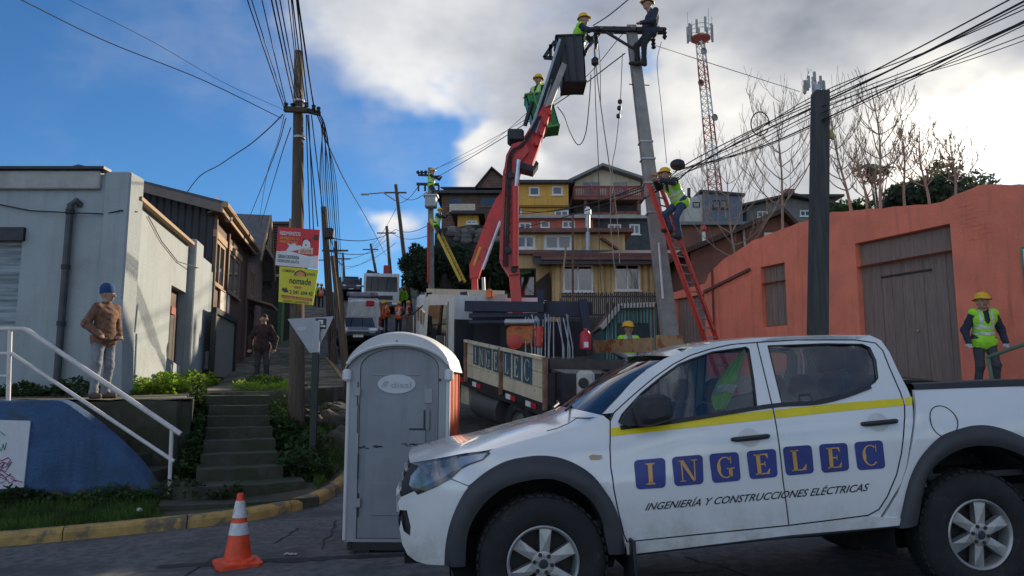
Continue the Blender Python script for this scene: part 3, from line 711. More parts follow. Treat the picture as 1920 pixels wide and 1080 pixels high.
for (a, b) in (((-.3, 6.1), (L2*.5, 8.4)), ((L2+.3, 6.1), (L2*.5, 8.4)), ((L2*.5, 6.9), (L2*.5, 8.3)), ((L2*.22, 6.9), (L2*.78, 6.9)), ((L2*.35, 6.9), (L2*.5, 7.8)), ((L2*.65, 6.9), (L2*.5, 7.8))):
    mb = MB(); mb.beam(p2.P(*a, .5), p2.P(*b, .5), .06, .16); h2.part('gable_timber', mb, TAN, parent=rf)
mb = MB(); mb.prism([p2.P(.3, 4.75, .02), p2.P(2.6, 4.75, .02), p2.P(2.6, 4.5, .9), p2.P(.3, 4.5, .9)], V(0, 0, .08)); h2.part('canopy', mb, TAN)
p3 = Plane((0, 33.5, 0), (1, 0, 0), (0, -1, 0)); a = rect_px(p3, 478, 415, 541, 516)
h3 = Thing('shingled_house', 'house clad in dark brown shingle courses behind the red sign', 'house', p3.P((a[0]+a[1])/2, zg(-10, 33.5)))
SHING = mat('dark_shingle', (.060, .046, .036), .85, var=.35, vs=5, bump=.4, bs=20)
mb = MB(); mb.box((a[0]-2, 36, (a[3]+3)/2-.4), (a[1]-a[0]+4, 4.6, a[3]-3.4)); h3.part('wall', mb, SHING)
nr = 20
for k in range(nr):
    z0_, z1_ = lerp(a[2], a[3], k/nr), lerp(a[2], a[3], (k+1)/nr)
    mb = MB(); mb.prism([V(a[0]-2, 33.68, z0_), V(a[0]-2, 33.52, z0_), V(a[0]-2, 33.62, z1_+.02), V(a[0]-2, 33.68, z1_)], (a[1]-a[0]+2, 0, 0)); h3.part('shingle_course', mb, SHING)
mb = MB(); mb.box(((a[0]+a[1])/2-.6, 33.4, a[2]-.06), (a[1]-a[0]+2.6, .5, .12)); h3.part('eave_board', mb, mat('grey_eave', (.30, .29, .28), .8))
mb = MB(); mb.box((a[1]+.1, 33.5, (a[2]+a[3])/2), (.16, .3, a[3]-a[2]+.2)); h3.part('corner_board', mb, TAN)
p4 = Plane((-10.9, 34.8, 0), A_, N_)
h4 = Thing('green_house', 'house front of pale green vertical boards beyond the standing man', 'house', p4.P(2, zg(-10, 36)))
GREENB = mat('green_boards', (.19, .33, .13), .75, var=.2, vs=4, stretch=(3, 3, .5)); GREENW = mat('green_wall', (.10, .19, .09), .8)
mb = MB(); b4 = Matrix((A_, N_, V(0, 0, 1))).transposed(); mb.box(p4.P(3.2, 5.0, -1.2), (6.4, 2.4, 5.6), b4); h4.part('wall', mb, GREENW)
planks_v(h4, p4, 0, 6.4, 3.2, 7.7, .42, GREENB, 'board', .03, .04, gap=.05)
mb = MB(); mb.prism([p4.P(-.3, 7.75, .8), p4.P(-.3, 8.15, -2.4), p4.P(-.3, 8.25, -2.4), p4.P(-.3, 7.85, .8)], A_*7.2); h4.part('roof', mb, mat('lime_roof_edge', (.42, .50, .12), .7))
# houses further up on the left, seen between poles as dark fronts
for (y0, L_, hgt, cl) in ((43, 8, 5.2, (.06, .05, .05)), (53, 9, 5.6, (.10, .075, .06)), (64, 10, 5.0, (.05, .06, .07))):
    pp = Plane((-4.17-.21*y0-2.2, y0, 0), A_, N_); z0_ = zg(xl(y0), y0)
    T = Thing('row_house', {43: 'dark low house front behind the wooden pole bundle', 53: 'brownish house half hidden further up the left pavement', 64: 'blue grey house farthest up the left pavement'}[y0], 'house', pp.P(L_/2, z0_))
    mb = MB(); holed_wall(mb, pp, 0, L_, z0_-1, z0_+hgt, [(1.2, 2.6, z0_+1.3, z0_+2.6), (4, 5.2, z0_+1.3, z0_+2.6)], .15); mb.box(pp.P(L_/2, z0_+hgt/2-.4, -3.3), (L_-.02, 6, hgt+1), b4); T.part('wall', mb, mat('row_wall%d' % y0, cl, .85, var=.2))
    window(T, pp, 1.2, 2.6, z0_+1.3, z0_+2.6, WHITEPAINT, 1, None, GLASSD); window(T, pp, 4, 5.2, z0_+1.3, z0_+2.6, WHITEPAINT, 1, None, GLASSD)
    mb = MB(); mb.prism([pp.P(-.3, z0_+hgt-.1, .5), pp.P(-.3, z0_+hgt+1.4, -3), pp.P(-.3, z0_+hgt-.1, -6.5)], A_*(L_+.6)); T.part('roof', mb, mat('rusty_roof', (.12, .07, .05), .8, var=.3))
# ------------------------------------------------------------------ orange wall building on the right
wd = V(-.43, 1.0, 0).normalized(); wn_ = V(-wd.y, wd.x, 0)      # runs away to the left; faces the street
if wn_.y > 0: wn_ = -wn_
wp = Plane((8.28+.43*6, 13.9-6, 0), wd, wn_)
def wpx(u, v): return wp.px(u, v)
ow = Thing('orange_building', 'long orange plastered building with brown shuttered openings and stepped parapet', 'building', wp.P(8, 1.2))
xs_end = wpx(1263, 600)[0]
big = (wpx(1792, 560)[0], wpx(1609, 560)[0], 1.0, (wpx(1770, 421)[1]+wpx(1598, 458)[1])/2)
win = (wpx(1474, 555)[0], wpx(1428, 555)[0], wpx(1450, 612)[1], wpx(1450, 496)[1])
gate_ = (wpx(1322, 600)[0], xs_end-.05, .8, wpx(1292, 556)[1])
topx = [(2300, 338), (1920, 345), (1832, 347), (1826, 352), (1790, 365), (1765, 380), (1560, 398), (1480, 424), (1410, 452), (1352, 490), (1330, 512), (1322, 532), (1290, 540), (1263, 548)]
toppts = [wpx(*p) for p in topx]; tx = [p[0] for p in toppts]; tz = [p[1] for p in toppts]
mb = MB(); x0_ = tx[0]; zlow = min(tz)-.05; zmid = max(big[3], win[3])+.12
mb2 = MB(); holed_wall(mb, wp, x0_, xs_end, .2, gate_[3]+.001, [big if False else (big[0], big[1], .9, gate_[3]+.001), (win[0], win[1], win[2], gate_[3]+.001) if win[3] > gate_[3] else win, (gate_[0], gate_[1], .5, gate_[3])], .22)
# the part above, with an uneven parapet: columns of quads up to the top line
cols = sorted(set(list(np.linspace(x0_, xs_end, 90)) + [big[0], big[1], win[0], win[1]] + tx))
for a, b in zip(cols, cols[1:]):
    m_ = (a+b)/2; zb = gate_[3]+.001
    if big[0] < m_ < big[1]: zb = big[3]
    if win[0] < m_ < win[1]: zb = win[3]
    za_, zb_ = interp(a, tx, tz)+.006*math.sin(a*7)+.008*math.sin(a*31), interp(b, tx, tz)+.006*math.sin(b*7)+.008*math.sin(b*31)
    zm0 = lerp(zb, za_, .5); zm1 = lerp(zb, zb_, .5)
    mb.quad(wp.P(a, zb), wp.P(b, zb), wp.P(b, zm1), wp.P(a, zm0)); mb.quad(wp.P(a, zm0), wp.P(b, zm1), wp.P(b, zb_), wp.P(a, za_))
    mb.quad(wp.P(a, za_), wp.P(b, zb_), wp.P(b, zb_, -.3), wp.P(a, za_, -.3)); mb.quad(wp.P(b, zb, -.3), wp.P(a, zb, -.3), wp.P(a, za_, -.3), wp.P(b, zb_, -.3))
for h in (big, win):     # upper reveals
    g3 = gate_[3]
    for (p, q) in (((h[0], h[3]), (h[1], h[3])), ((h[0], g3), (h[0], h[3])), ((h[1], h[3]), (h[1], g3))): mb.quad(wp.P(*p), wp.P(*q), wp.P(*q, -.22), wp.P(*p, -.22))
mb.quad(wp.P(xs_end, .2), wp.P(xs_end, .2, -4), wp.P(xs_end, tz[-1], -4), wp.P(xs_end, tz[-1]))
ow.part('wall', mb, ORANGE)
mb = MB(); mb.box(wp.P((x0_+xs_end)/2, 2.1, -3.2), (xs_end-x0_-.5, 5.4, 3.6), Matrix((wd, wn_, V(0, 0, 1))).transposed()); ow.part('inner_block', mb, DARKWOOD)
WM = Matrix((wd, wn_, V(0, 0, 1))).transposed()
def wbox(x0, x1, z0, z1, o, th, m, nm, parent=None, bev=0):
    mb = MB(); mb.box(wp.P((x0+x1)/2, (z0+z1)/2, o), (abs(x1-x0), th, abs(z1-z0)), WM, bev); return ow.part(nm, mb, m, parent=parent)
SHUT = mat('brown_shutter_paint', (.25, .185, .155), .8, var=.15, vs=4, stretch=(5, 5, .5), bump=.2, bs=20)
# large door: frame with planks; a wicket outline
dd = wbox(big[0], big[1], .9, big[3], -.20, .04, SHUT, 'large_door')
nb = 9
for k in range(nb):
    a = lerp(big[0], big[1], k/nb); b = lerp(big[0], big[1], (k+1)/nb); wbox(a+.004, b-.004, .95, big[3]-.5, -.165+random.uniform(-.004, .004), .03, SHUT, 'plank', dd)
wbox(big[0], big[1], big[3]-.48, big[3]-.04, -.160, .03, SHUT, 'top_panel', dd); wbox(lerp(big[0], big[1], .25), lerp(big[0], big[1], .78), big[3]-.82, big[3]-.78, -.142, .02, DARKWOOD, 'wicket_edge', dd)
mb = MB(); mb.sphere(wp.P(lerp(big[0], big[1], .42), 2.6, -.12), .03); ow.part('door_knob', mb, METALGREY, parent=dd)
ww = wbox(win[0], win[1], win[2], win[3], -.18, .04, SHUT, 'shutter')
for k in range(4):
    a = lerp(win[0], win[1], k/4); b = lerp(win[0], win[1], (k+1)/4); wbox(a+.006, b-.006, win[2]+.03, win[3]-.03, -.145, .03, SHUT, 'plank', ww)
gg = wbox(gate_[0], gate_[1], .5, gate_[3], -.18, .04, SHUT, 'gate')
for k in range(10):
    a = lerp(gate_[0], gate_[1], k/10); b = lerp(gate_[0], gate_[1], (k+1)/10); wbox(a+.008, b-.008, .6, gate_[3]-.05, -.15+random.uniform(-.004, .004), .03, SHUT, 'plank', gg)
q0_ = wpx(1322, 548); q1_ = wpx(1408, 505); mb = MB(); mb.beam(wp.P(*q0_, .03), wp.P(*q1_, .03), .10, .07); ow.part('moulding', mb, mat('brown_moulding', (.16, .07, .05), .8))
mb = MB(); mb.tube([wp.P(*wpx(1337, 505), .05), wp.P(*wpx(1343, 660), .05)], .025, 6); ow.part('conduit', mb, mat('rust_pipe', (.16, .055, .04), .8))
# brick courses where the plaster has come off at the top right
BRK = ORANGE
bx0 = wpx(1870, 400)[0]; bx1 = wpx(1790, 400)[0]
bmesh_cache = None
for r_ in range(11):
    for k in range(9):
        a = bx0 + (k+(.5 if r_ % 2 else 0))*.24
        z0_ = 4.02+r_*.082
        if a+.24 > big[0]-.08 or random.random() < .35 or z0_+.08 > interp(a, tx, tz)-.08 or z0_+.08 > interp(a+.24, tx, tz)-.08: continue
        wbox(a, a+.225, z0_, z0_+.074, -.006+random.uniform(-.002, .004), .02, BRK, 'brick')
# light sign box at the far right edge of the wall
sg = Thing('green_sign', 'small green framed sign fixed to the orange wall at right edge', 'sign', wp.P(wpx(1918, 560)[0], 3.0, .06))
a0 = wpx(1911, 540)[0]; mb = MB(); mb.box(wp.P(a0-.47, 3.5, .05), (.7, .05, .8), WM, .01); sg.part('panel', mb, mat('sign_green', (.05, .28, .18), .5)); mb = MB(); mb.box(wp.P(a0-.47, 3.5, .08), (.6, .02, .7), WM); sg.part('face', mb, WHITEPAINT)
# green railing beside the right-hand worker
rg = Thing('green_railing', 'faded green pipe railing in front of the right-hand worker', 'railing', at(1856, 712, 12.2))
GRL = mat('faded_green_paint', (.12, .20, .12), .6, var=.15, vs=8)
pipe(rg, [at(1852, 670, 12.0), at(1890, 656, 11.6), at(1990, 622, 11.0)], .03, 'rail', GRL); pipe(rg, [at(1852, 668, 12.0), at(1862, 722, 12.0), V(at(1862, 722, 12.0).x, 12.0, .9)], .03, 'post', GRL)
pipe(rg, [at(1990, 622, 11.0), V(at(1990, 622, 11.0).x, 11.0, .6)], .03, 'post', GRL)

# ------------------------------------------------------------------ hillside houses
def hillside_house(name, label, Y, rect, D, wallm, roofm, wins=(), roof='flat', roofpx=None, over=.35, zdown=3.0, framem=None, extra=None):
    pl = Plane((0, Y, 0), (1, 0, 0), (0, -1, 0)); u0, v0, u1, v1 = rect
    vm = (v0+v1)/2; um = (u0+u1)/2
    x0, x1, z0, z1 = pl.px(u0, vm)[0], pl.px(u1, vm)[0], pl.px(um, v1)[1], pl.px(um, v0)[1]
    T = Thing(name, label, 'house', ((x0+x1)/2, Y, z0))
    holes = [rect_px(pl, *q[:4]) for q in wins]
    mb = MB(); holed_wall(mb, pl, x0, x1, z0-zdown, z1, holes, .15)
    for (a, b) in ((V(x0, Y, 0), V(x0, Y+D, 0)), (V(x0, Y+D, 0), V(x1, Y+D, 0)), (V(x1, Y+D, 0), V(x1, Y, 0))):
        mb.quad(V(a.x, a.y, z0-zdown), V(b.x, b.y, z0-zdown), V(b.x, b.y, z1), V(a.x, a.y, z1))
    if roof == 'gable':      # gable faces the camera
        pkx, pkz = pl.px(*roofpx); mb.add([V(x0, Y, z1), V(x1, Y, z1), V(pkx, Y, pkz), V(x0, Y+D, z1), V(x1, Y+D, z1), V(pkx, Y+D, pkz)], [(0, 1, 2), (3, 5, 4)])
    T.part('wall', mb, wallm)
    mb = MB()
    if roof == 'flat': mb.box(((x0+x1)/2, Y+D/2-.2, z1+.09), (x1-x0+2*over, D+2*over, .18))
    elif roof == 'gable':
        sl_ = (pkz-z1)/max(.01, pkx-x0); sr_ = (pkz-z1)/max(.01, x1-pkx)
        for (xa, za) in ((x0-over, z1-sl_*over), (x1+over, z1-sr_*over)):
            mb.prism([V(xa, Y-over, za+.02), V(pkx, Y-over, pkz+.02), V(pkx, Y-over, pkz+.20), V(xa, Y-over, za+.20)], (0, D+2*over, 0))
    elif roof == 'shed':     # falls to the right
        za, zb = pl.px(*roofpx[0])[1], pl.px(*roofpx[1])[1]
        mb.prism([V(x0-over, Y-over, za), V(x1+over, Y-over, zb), V(x1+over, Y-over, zb+.18), V(x0-over, Y-over, za+.18)], (0, D+2*over, 0))
        mbw = MB(); mbw.prism([V(x0, Y+.01, z1), V(x1, Y+.01, z1), V(x1, Y+.01, zb), V(x0, Y+.01, za)], (0, D-.02, 0)); T.part('upper_wall', mbw, wallm)
    elif roof == 'slope':    # roof slope rising away from the camera
        zr = pl.px(um, roofpx)[1]
        mb.prism([V(x0-over, Y-over, z1), V(x0-over, Y+D*.6, zr+1.2), V(x0-over, Y+D*.6, zr+1.35), V(x0-over, Y-over, z1+.15)], (x1-x0+2*over, 0, 0))
    T.part('roof', mb, roofm)
    for h, q in zip(holes, wins):
        window(T, pl, *h, framem or WHITEPAINT, q[4] if len(q) > 4 else 1, q[5] if len(q) > 5 else None, GLASSH, fw=q[6] if len(q) > 6 else .09, rec=.05, sill=framem or WHITEPAINT)
    return T, pl, (x0, x1, z0, z1)
ROOFD = mat('charcoal_roof', (.045, .045, .05), .7, var=.2, vs=2)
MUST = mat('mustard_render', (.66, .36, .07), .8, var=.1, vs=1.2, bump=.2, bs=12, streak=.5)
OCHRE = mat('ochre_render', (.62, .42, .20), .8, var=.12, vs=1.2, bump=.2, bs=12, streak=.55)
CLADO = ribbed('ochre_corrugated', (.62, .41, .18), 0, 24.0, .9, rough=.7, var=.15, vs=2, streak=.6, col2=(.25, .11, .05), c2s=1.2, c2lo=.6, c2hi=.72)
CREAMW = mat('cream_render', (.58, .50, .38), .8, var=.08, vs=1, streak=.45)
BRICKB = ribbed('dark_brick_wall', (.16, .095, .075), 2, 38.0, .5, rough=.85, var=.25, vs=3)
REDW = mat('red_render', (.46, .12, .08), .8, var=.15, vs=1.5)
BLUEG = mat('slate_blue_cladding', (.12, .155, .20), .7, var=.1, vs=2)
BRRED = mat('brown_red_wall', (.20, .09, .065), .85, var=.2, vs=1.5, bump=.3, bs=14)
TEAL = mat('teal_boards', (.16, .38, .36), .8, var=.2, vs=4, stretch=(4, 4, .5))
# dark house with gable roof
T, pl, q = hillside_house('brick_house', 'dark brown house with twin gabled roof behind the red crane boom', 46, (828, 366, 962, 442), 9, BRICKB, ROOFD, [(838, 356+3, 868, 378+1, 1), (890, 357, 922, 380, 1)] if False else [(841, 369, 868, 388, 1), (901, 368, 930, 388, 1)], 'flat', over=.4, framem=mat('brown_frame', (.14, .09, .07), .7), zdown=4)
roofp = Plane((0, 45.6, 0), (1, 0, 0), (0, -1, 0))
mb = MB(); a = roofp.P(*roofp.px(825, 352)); b = roofp.P(*roofp.px(905, 352)); c = roofp.P(*roofp.px(905, 337)); d = roofp.P(*roofp.px(828, 338))
mb.prism([a, b, c+V(0, 2.5, 0), d+V(0, 2.5, 0)], (0, .2, .12)); T.part('front_roof_slope', mb, ROOFD)
mb = MB(); mb.prism([roofp.P(*roofp.px(893, 352)), roofp.P(*roofp.px(965, 352)), roofp.P(*roofp.px(922, 319))], (0, 6, 0)); T.part('gable', mb, BRICKB)
for s_ in ((890, 356, 922, 317), (968, 356, 922, 317)):
    mb = MB(); mb.prism([roofp.P(*roofp.px(s_[0], s_[1]))-V(0, .3, 0), roofp.P(*roofp.px(s_[2], s_[3]))-V(0, .3, 0), roofp.P(*roofp.px(s_[2], s_[3]-3))-V(0, .3, 0), roofp.P(*roofp.px(s_[0], s_[1]-3))-V(0, .3, 0)], (0, 6.6, 0)); T.part('roof_slope', mb, ROOFD)
mb = MB(); q_ = rect_px(roofp, 845, 396, 892, 402); mb.box(((q_[0]+q_[1])/2, 45.3, q_[3]), (q_[1]-q_[0], 1.2, .5)); T.part('balcony', mb, CREAMW)
# ochre shed below it
T, pl, q = hillside_house('ochre_shed', 'small ochre shed with a white window under the dark brown house', 43, (858, 404, 897, 421), 3, MUST, ROOFD, [(874, 413, 895, 420, 1)], 'flat', zdown=2)
# dark stone retaining wall under both
rwl = Thing('hillside_wall', 'dark stone retaining wall on the slope behind the crane', 'wall', at(880, 545, 41))
mb = MB(); c0 = at(815, 430, 41); c1 = at(965, 428, 41); mb.prism([V(c0.x, 41, 3.5), V(c1.x, 41, 3.5), c1, V(c0.x*.5+c1.x*.5, 41, c1.z+.2), c0], (0, 1.5, 0)); rwl.part('wall', mb, mat('dark_rubble', (.040, .036, .032), .95, var=.4, vs=2.5, bump=.8, bs=5, bdist=.2))
for k in range(60):
    u_ = random.uniform(845, 955); v_ = random.uniform(428, 452); p = at(u_, v_, 40.95); mb = MB(); mb.sphere(p, random.uniform(.14, .26), 7, 5, (1.3, .5, .8)); rwl.part('stone', mb, mat('rubble_stone%d' % (k % 3), [(.14, .13, .12), (.10, .09, .085), (.18, .17, .155)][k % 3], .9, var=.2))
# mustard house
T, pl, q = hillside_house('mustard_house', 'bright mustard yellow house with two small square windows', 44, (968, 346, 1066, 418), 7, MUST, ROOFD, [(992, 350, 1012, 367, 0), (1035, 349, 1055, 366, 0), (1040, 394, 1066, 412, 1), (968, 388, 978, 412, 0)], 'flat', over=.25)
mb = MB(); q_ = rect_px(pl, 968, 384, 1066, 388); mb.box(((q_[0]+q_[1])/2, 43.9, q_[2]), (q_[1]-q_[0], .25, .12)); T.part('string_course', mb, mat('mustard_dark', (.24, .12, .02), .8))
# cream gabled house with balcony
T, pl, q = hillside_house('balcony_house', 'cream gabled house with red balcony rail above the mustard rooftops', 46, (1078, 341, 1202, 440), 9, CREAMW, mat('grey_metal_roof', (.16, .17, .17), .6, var=.15), [(1092, 338+2, 1125, 366, 1), (1149, 340, 1178, 364, 1), (1100, 386, 1130, 412, 1, CURTB)], 'gable', (1128, 317), over=.7, framem=mat('pale_frame', (.32, .34, .36), .6))
RB = mat('rust_red_rail', (.22, .05, .04), .7, var=.2); bq = rect_px(Plane((0, 44.6, 0), (1, 0, 0), (0, -1, 0)), 1076, 349, 1208, 372)
mb = MB(); mb.box(((bq[0]+bq[1])/2, 45.3, bq[2]), (bq[1]-bq[0], 1.5, .16)); bal = T.part('balcony', mb, BRRED)
for z_ in (bq[2]+.15, bq[3]-.1, bq[3]-.02):
    mb = MB(); mb.beam(V(bq[0], 44.6, z_), V(bq[1], 44.6, z_), .06, .07); T.part('rail', mb, RB, parent=bal)
for k in range(42):
    mb = MB(); x_ = lerp(bq[0], bq[1], k/41); mb.box((x_, 44.6, (bq[2]+bq[3])/2), (.05 if k % 10 else .12, .05, bq[3]-bq[2]-.1)); T.part('baluster', mb, RB, parent=bal)
mb = MB(); mb.box(((bq[0]+bq[1])/2, 45.9, bq[2]-.35), (bq[1]-bq[0]-.2, .2, .5)); T.part('beam', mb, ROOFD)
for u_ in (1098, 1150, 1198):
    mb = MB(); p = at(u_, 410, 44.8); mb.box((p.x, 44.8, bq[2]-1.9), (.18, .18, 3.8)); T.part('balcony_post', mb, BRRED)
for k, (u0, v0, u1, v1) in enumerate(((1098, 400, 1150, 405), (1150, 398, 1198, 404))):
    mb = MB(); q_ = rect_px(Plane((0, 44.7, 0), (1, 0, 0), (0, -1, 0)), u0, v0, u1, v1); mb.box(((q_[0]+q_[1])/2, 44.7, q_[3]), (q_[1]-q_[0], .1, .1)); T.part('lower_rail', mb, RB)
# low red terrace
T, pl, q = hillside_house('red_terrace', 'low red terrace with white framed windows above the ochre house', 40, (972, 411, 1112, 436), 3.2, REDW, mat('pale_roof_edge', (.34, .33, .32), .7), [(969+4, 417, 996, 432, 1), (1013, 415, 1031, 428, 0), (1054, 414, 1078, 428, 1)], 'flat', over=.15)
# dark lower terrace right of it
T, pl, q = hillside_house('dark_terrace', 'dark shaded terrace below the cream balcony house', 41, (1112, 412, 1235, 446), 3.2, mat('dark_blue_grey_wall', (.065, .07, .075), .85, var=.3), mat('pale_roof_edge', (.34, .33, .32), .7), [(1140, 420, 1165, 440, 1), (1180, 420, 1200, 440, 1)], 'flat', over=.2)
# large ochre house: upper storey, then corrugated lower storey
T, pl, q = hillside_house('ochre_house', 'ochre two-storey house with wide windows right of the crane mast', 33, (966, 439, 1172, 492), 6, OCHRE, mat('red_brown_roof_sheet', (.17, .075, .06), .7, var=.3, vs=2), [(968, 438.5+2, 1004, 467, 1, None, .12), (1020, 440, 1073, 469, 1, None, .12)], 'flat', over=.3)
pl = Plane((0, 32.9, 0), (1, 0, 0), (0, -1, 0)); mb = MB(); mb.tube([at(1102, 402, 32.6), at(1102, 470, 32.6)], .11, 8); fl = T.part('flue', mb, METALGREY)
mb = MB(); mb.lathe([(.16, 0), (.16, .2), (.05, .35)], at(1102, 402, 32.6), (0, 0, 1), 8, True); T.part('cowl', mb, WHITEPAINT, parent=fl)
mb = MB(); mb.prism([at(1130, 444, 32.7), at(1178, 478, 32.7), at(1178, 482, 32.7), at(1126, 446, 32.7)], (0, .6, 0)); T.part('verge_board', mb, BRRED)
T, pl, q = hillside_house('ochre_corrugated_house', 'ochre corrugated house with net curtains and dark eaves behind the poles', 30.5, (1036, 492, 1385, 562), 5, CLADO, mat('red_brown_roof_sheet', (.10, .045, .038), .7), [(1056, 497, 1112, 547, 1, CURT, .07), (1153, 495, 1200, 545, 1, CURT, .07), (1254, 494, 1300, 540, 2, WHITEPAINT, .07)], 'flat', over=.5)
mb = MB(); a = at(1000, 480, 30); b = at(1400, 484, 30); mb.prism([V(a.x, 29.9, a.z-.35), V(a.x, 29.9, a.z), V(a.x, 32.5, a.z+.7), V(a.x, 32.5, a.z+.2)], (b.x-a.x, 0, 0)); T.part('lean_to_roof', mb, mat('dark_roof_sheet', (.05, .05, .055), .6))
mb = MB(); mb.beam(V(a.x, 29.85, a.z+.02), V(b.x, 29.85, a.z+.02), .12, .14); T.part('gutter', mb, mat('wine_gutter', (.13, .04, .035), .6))
# ochre lower-left wall with dark door
T, pl, q = hillside_house('ochre_annex', 'ochre annex wall with a large dark doorway beside the crane mast', 31.5, (965, 478, 1040, 590), 5, OCHRE, mat('red_brown_roof_sheet', (.10, .045, .038), .7), [(974, 503, 1005, 557, 0)], 'flat', over=.05, framem=DARKWOOD)
mb = MB(); p0_ = at(1005, 508, 31.2); mb.prism([at(1004, 530, 31.2), at(1030, 510, 31.2), at(1034, 575, 31.2), at(1004, 575, 31.2)], (0, .2, 0)); T.part('stair_side', mb, DARKWOOD)
# iron railing in front of the corrugated house
fe = Thing('iron_fence', 'black iron bar fence along the foot of the ochre corrugated house', 'fence', at(1150, 575, 27.5))
f0 = at(1050, 550, 27.5); f1 = at(1250, 548, 27.5); zlo = at(1150, 598, 27.5).z
for k in range(54):
    x_ = lerp(f0.x, f1.x, k/53); mb = MB(); mb.box((x_, 27.5, (zlo+f0.z)/2), (.045, .045, f0.z-zlo+(.08 if k % 2 else 0))); fe.part('bar', mb, DARKSTEEL)
for z_ in (f0.z-.12, zlo+.15):
    mb = MB(); mb.beam(V(f0.x, 27.5, z_), V(f1.x, 27.5, z_), .05, .06); fe.part('rail', mb, DARKSTEEL)
mb = MB(); mb.box(((f0.x+f1.x)/2, 27.6, zlo-1.1), (f1.x-f0.x, .3, 2.3)); fe.part('base_wall', mb, mat('dark_base_wall', (.06, .055, .05), .9, var=.3))
# teal hut
th = Thing('teal_hut', 'small teal timber hut with pale gable edge behind the truck bed', 'hut', at(1180, 650, 22))
Yh = 22.0; hp = Plane((0, Yh, 0), (1, 0, 0), (0, -1, 0))
g = [hp.P(*hp.px(u_, v_)) for u_, v_ in ((1132, 690), (1132, 612), (1160, 574), (1236, 572), (1236, 690))]
mb = MB(); mb.prism(g, (0, 3, 0)); th.part('wall', mb, mat('teal_dark', (.045, .10, .10), .85))
hb = rect_px(hp, 1136, 600, 1232, 690); n_ = 14
for k in range(n_):
    a = lerp(hb[0], hb[1], k/n_); b = lerp(hb[0], hb[1], (k+1)/n_); uu = lerp(1136, 1232, (k+.5)/n_); vtop = interp(uu, [1132, 1160, 1236], [612, 576, 575])
    ztop_ = hp.px(uu, vtop)[1]; zbot = hp.px(uu, 606)[1] if 3 <= k <= 11 and k not in (6,) else hp.px(uu, 690)[1]
    mb = MB(); mb.box(((a+b)/2, Yh-.03, (ztop_+zbot)/2), (b-a-.02, .04, ztop_-zbot)); th.part('board', mb, TEAL)
for (p, r_) in (((1126, 616), (1161, 574)), ((1159, 575), (1226, 573))):
    mb = MB(); mb.beam(hp.P(*hp.px(*p), .12), hp.P(*hp.px(*r_), .12), .3, .14); th.part('barge_board', mb, mat('dirty_white', (.50, .48, .44), .8, var=.15))
mb = MB(); mb.prism([hp.P(*hp.px(1128, 613), .2), hp.P(*hp.px(1160, 571), .2), hp.P(*hp.px(1240, 569), .2), hp.P(*hp.px(1240, 571), .2), hp.P(*hp.px(1160, 573), .2)], (0, 3.4, 0)); th.part('roof', mb, mat('rusty_roof2', (.16, .07, .045), .8, var=.3))
for k in range(18):
    p = at(lerp(1140, 1242, k/17), 640, 21.2); mb = MB(); mb.box((p.x, 21.2, p.z), (.03, .03, 2.2)); th.part('grille_bar', mb, DARKSTEEL if k < 14 else mat('rust_bar', (.14, .05, .03), .8))
# slate-blue house, brown roofs and far grey house to the right
T, pl, q = hillside_house('slate_blue_house', 'slate blue house with pale side and mono-pitch roof left of bare trees', 52, (1318, 368, 1392, 418), 8, BLUEG, ROOFD, [(1336, 375, 1364, 391, 1)], 'shed', ((1316, 361), (1394, 368)), over=.2, framem=DARKSTEEL)
mb = MB(); pw = Plane((0, 52.1, 0), (1, 0, 0), (0, -1, 0)); mb.prism([pw.P(*pw.px(u_, v_)) for u_, v_ in ((1284, 418), (1320, 418), (1320, 363), (1284, 374))], (0, 7, 0)); T.part('pale_side', mb, mat('pale_cladding', (.46, .45, .42), .8, var=.06))
window(T, Plane((0, 52.08, 0), (1, 0, 0), (0, -1, 0)), *rect_px(pw, 1299, 379, 1312, 389), DARKSTEEL, 0, None, GLASSD, rec=0)
mb = MB(); mb.tube([at(1292, 372, 53), at(1292, 353, 53)], .14, 8); T.part('chimney', mb, ROOFD)
mb = MB(); a = at(1275, 418, 50); b = at(1500, 420, 50); mb.beam(a, b, .2, .2); T.part('ledge', mb, mat('pale_ledge', (.5, .49, .46), .8))
T, pl, q = hillside_house('brown_gable_house', 'brown red house with low gable rising behind the orange wall', 27, (1296, 474, 1530, 560), 8, BRRED, mat('dark_tile_roof', (.07, .04, .032), .8, var=.25), [(1433, 437+3, 1462, 462, 1)] if False else [], 'gable', (1462, 404), over=.5)
window(T, pl, *rect_px(pl, 1432, 437, 1460, 462), WHITEPAINT, 1, None, GLASSH, rec=-.06, fw=.1)
mb = MB(); mb.tube([at(1393, 428, 26.9), at(1398, 470, 26.9)], .05, 6); T.part('downpipe', mb, METALGREY)
T, pl, q = hillside_house('red_brown_shed', 'red brown shed with flat roof under the slate blue house', 40, (1262, 424, 1400, 462), 5, BRRED, mat('grey_metal_roof', (.16, .17, .17), .6), [], 'flat', over=.2)
fl = Thing('flue', 'white flue pipe with red cap on the red brown shed roof', 'chimney', at(1319, 450, 39)); mb = MB(); mb.tube([at(1320, 452, 39), at(1319, 432, 39)], .10, 8); fl.part('pipe', mb, WHITEPAINT); mb = MB(); mb.sphere(at(1319, 429, 39), .2); fl.part('cap', mb, mat('red_cap', (.5, .06, .04), .6))
T, pl, q = hillside_house('grey_gable_house', 'distant grey house with low gable partly behind the dark pole', 56, (1400, 388, 1560, 425), 9, mat('mid_grey_cladding', (.17, .165, .16), .8), ROOFD, [(1420, 396, 1440, 408, 1), (1500, 394, 1520, 406, 1)], 'gable', (1478, 370), over=.8)
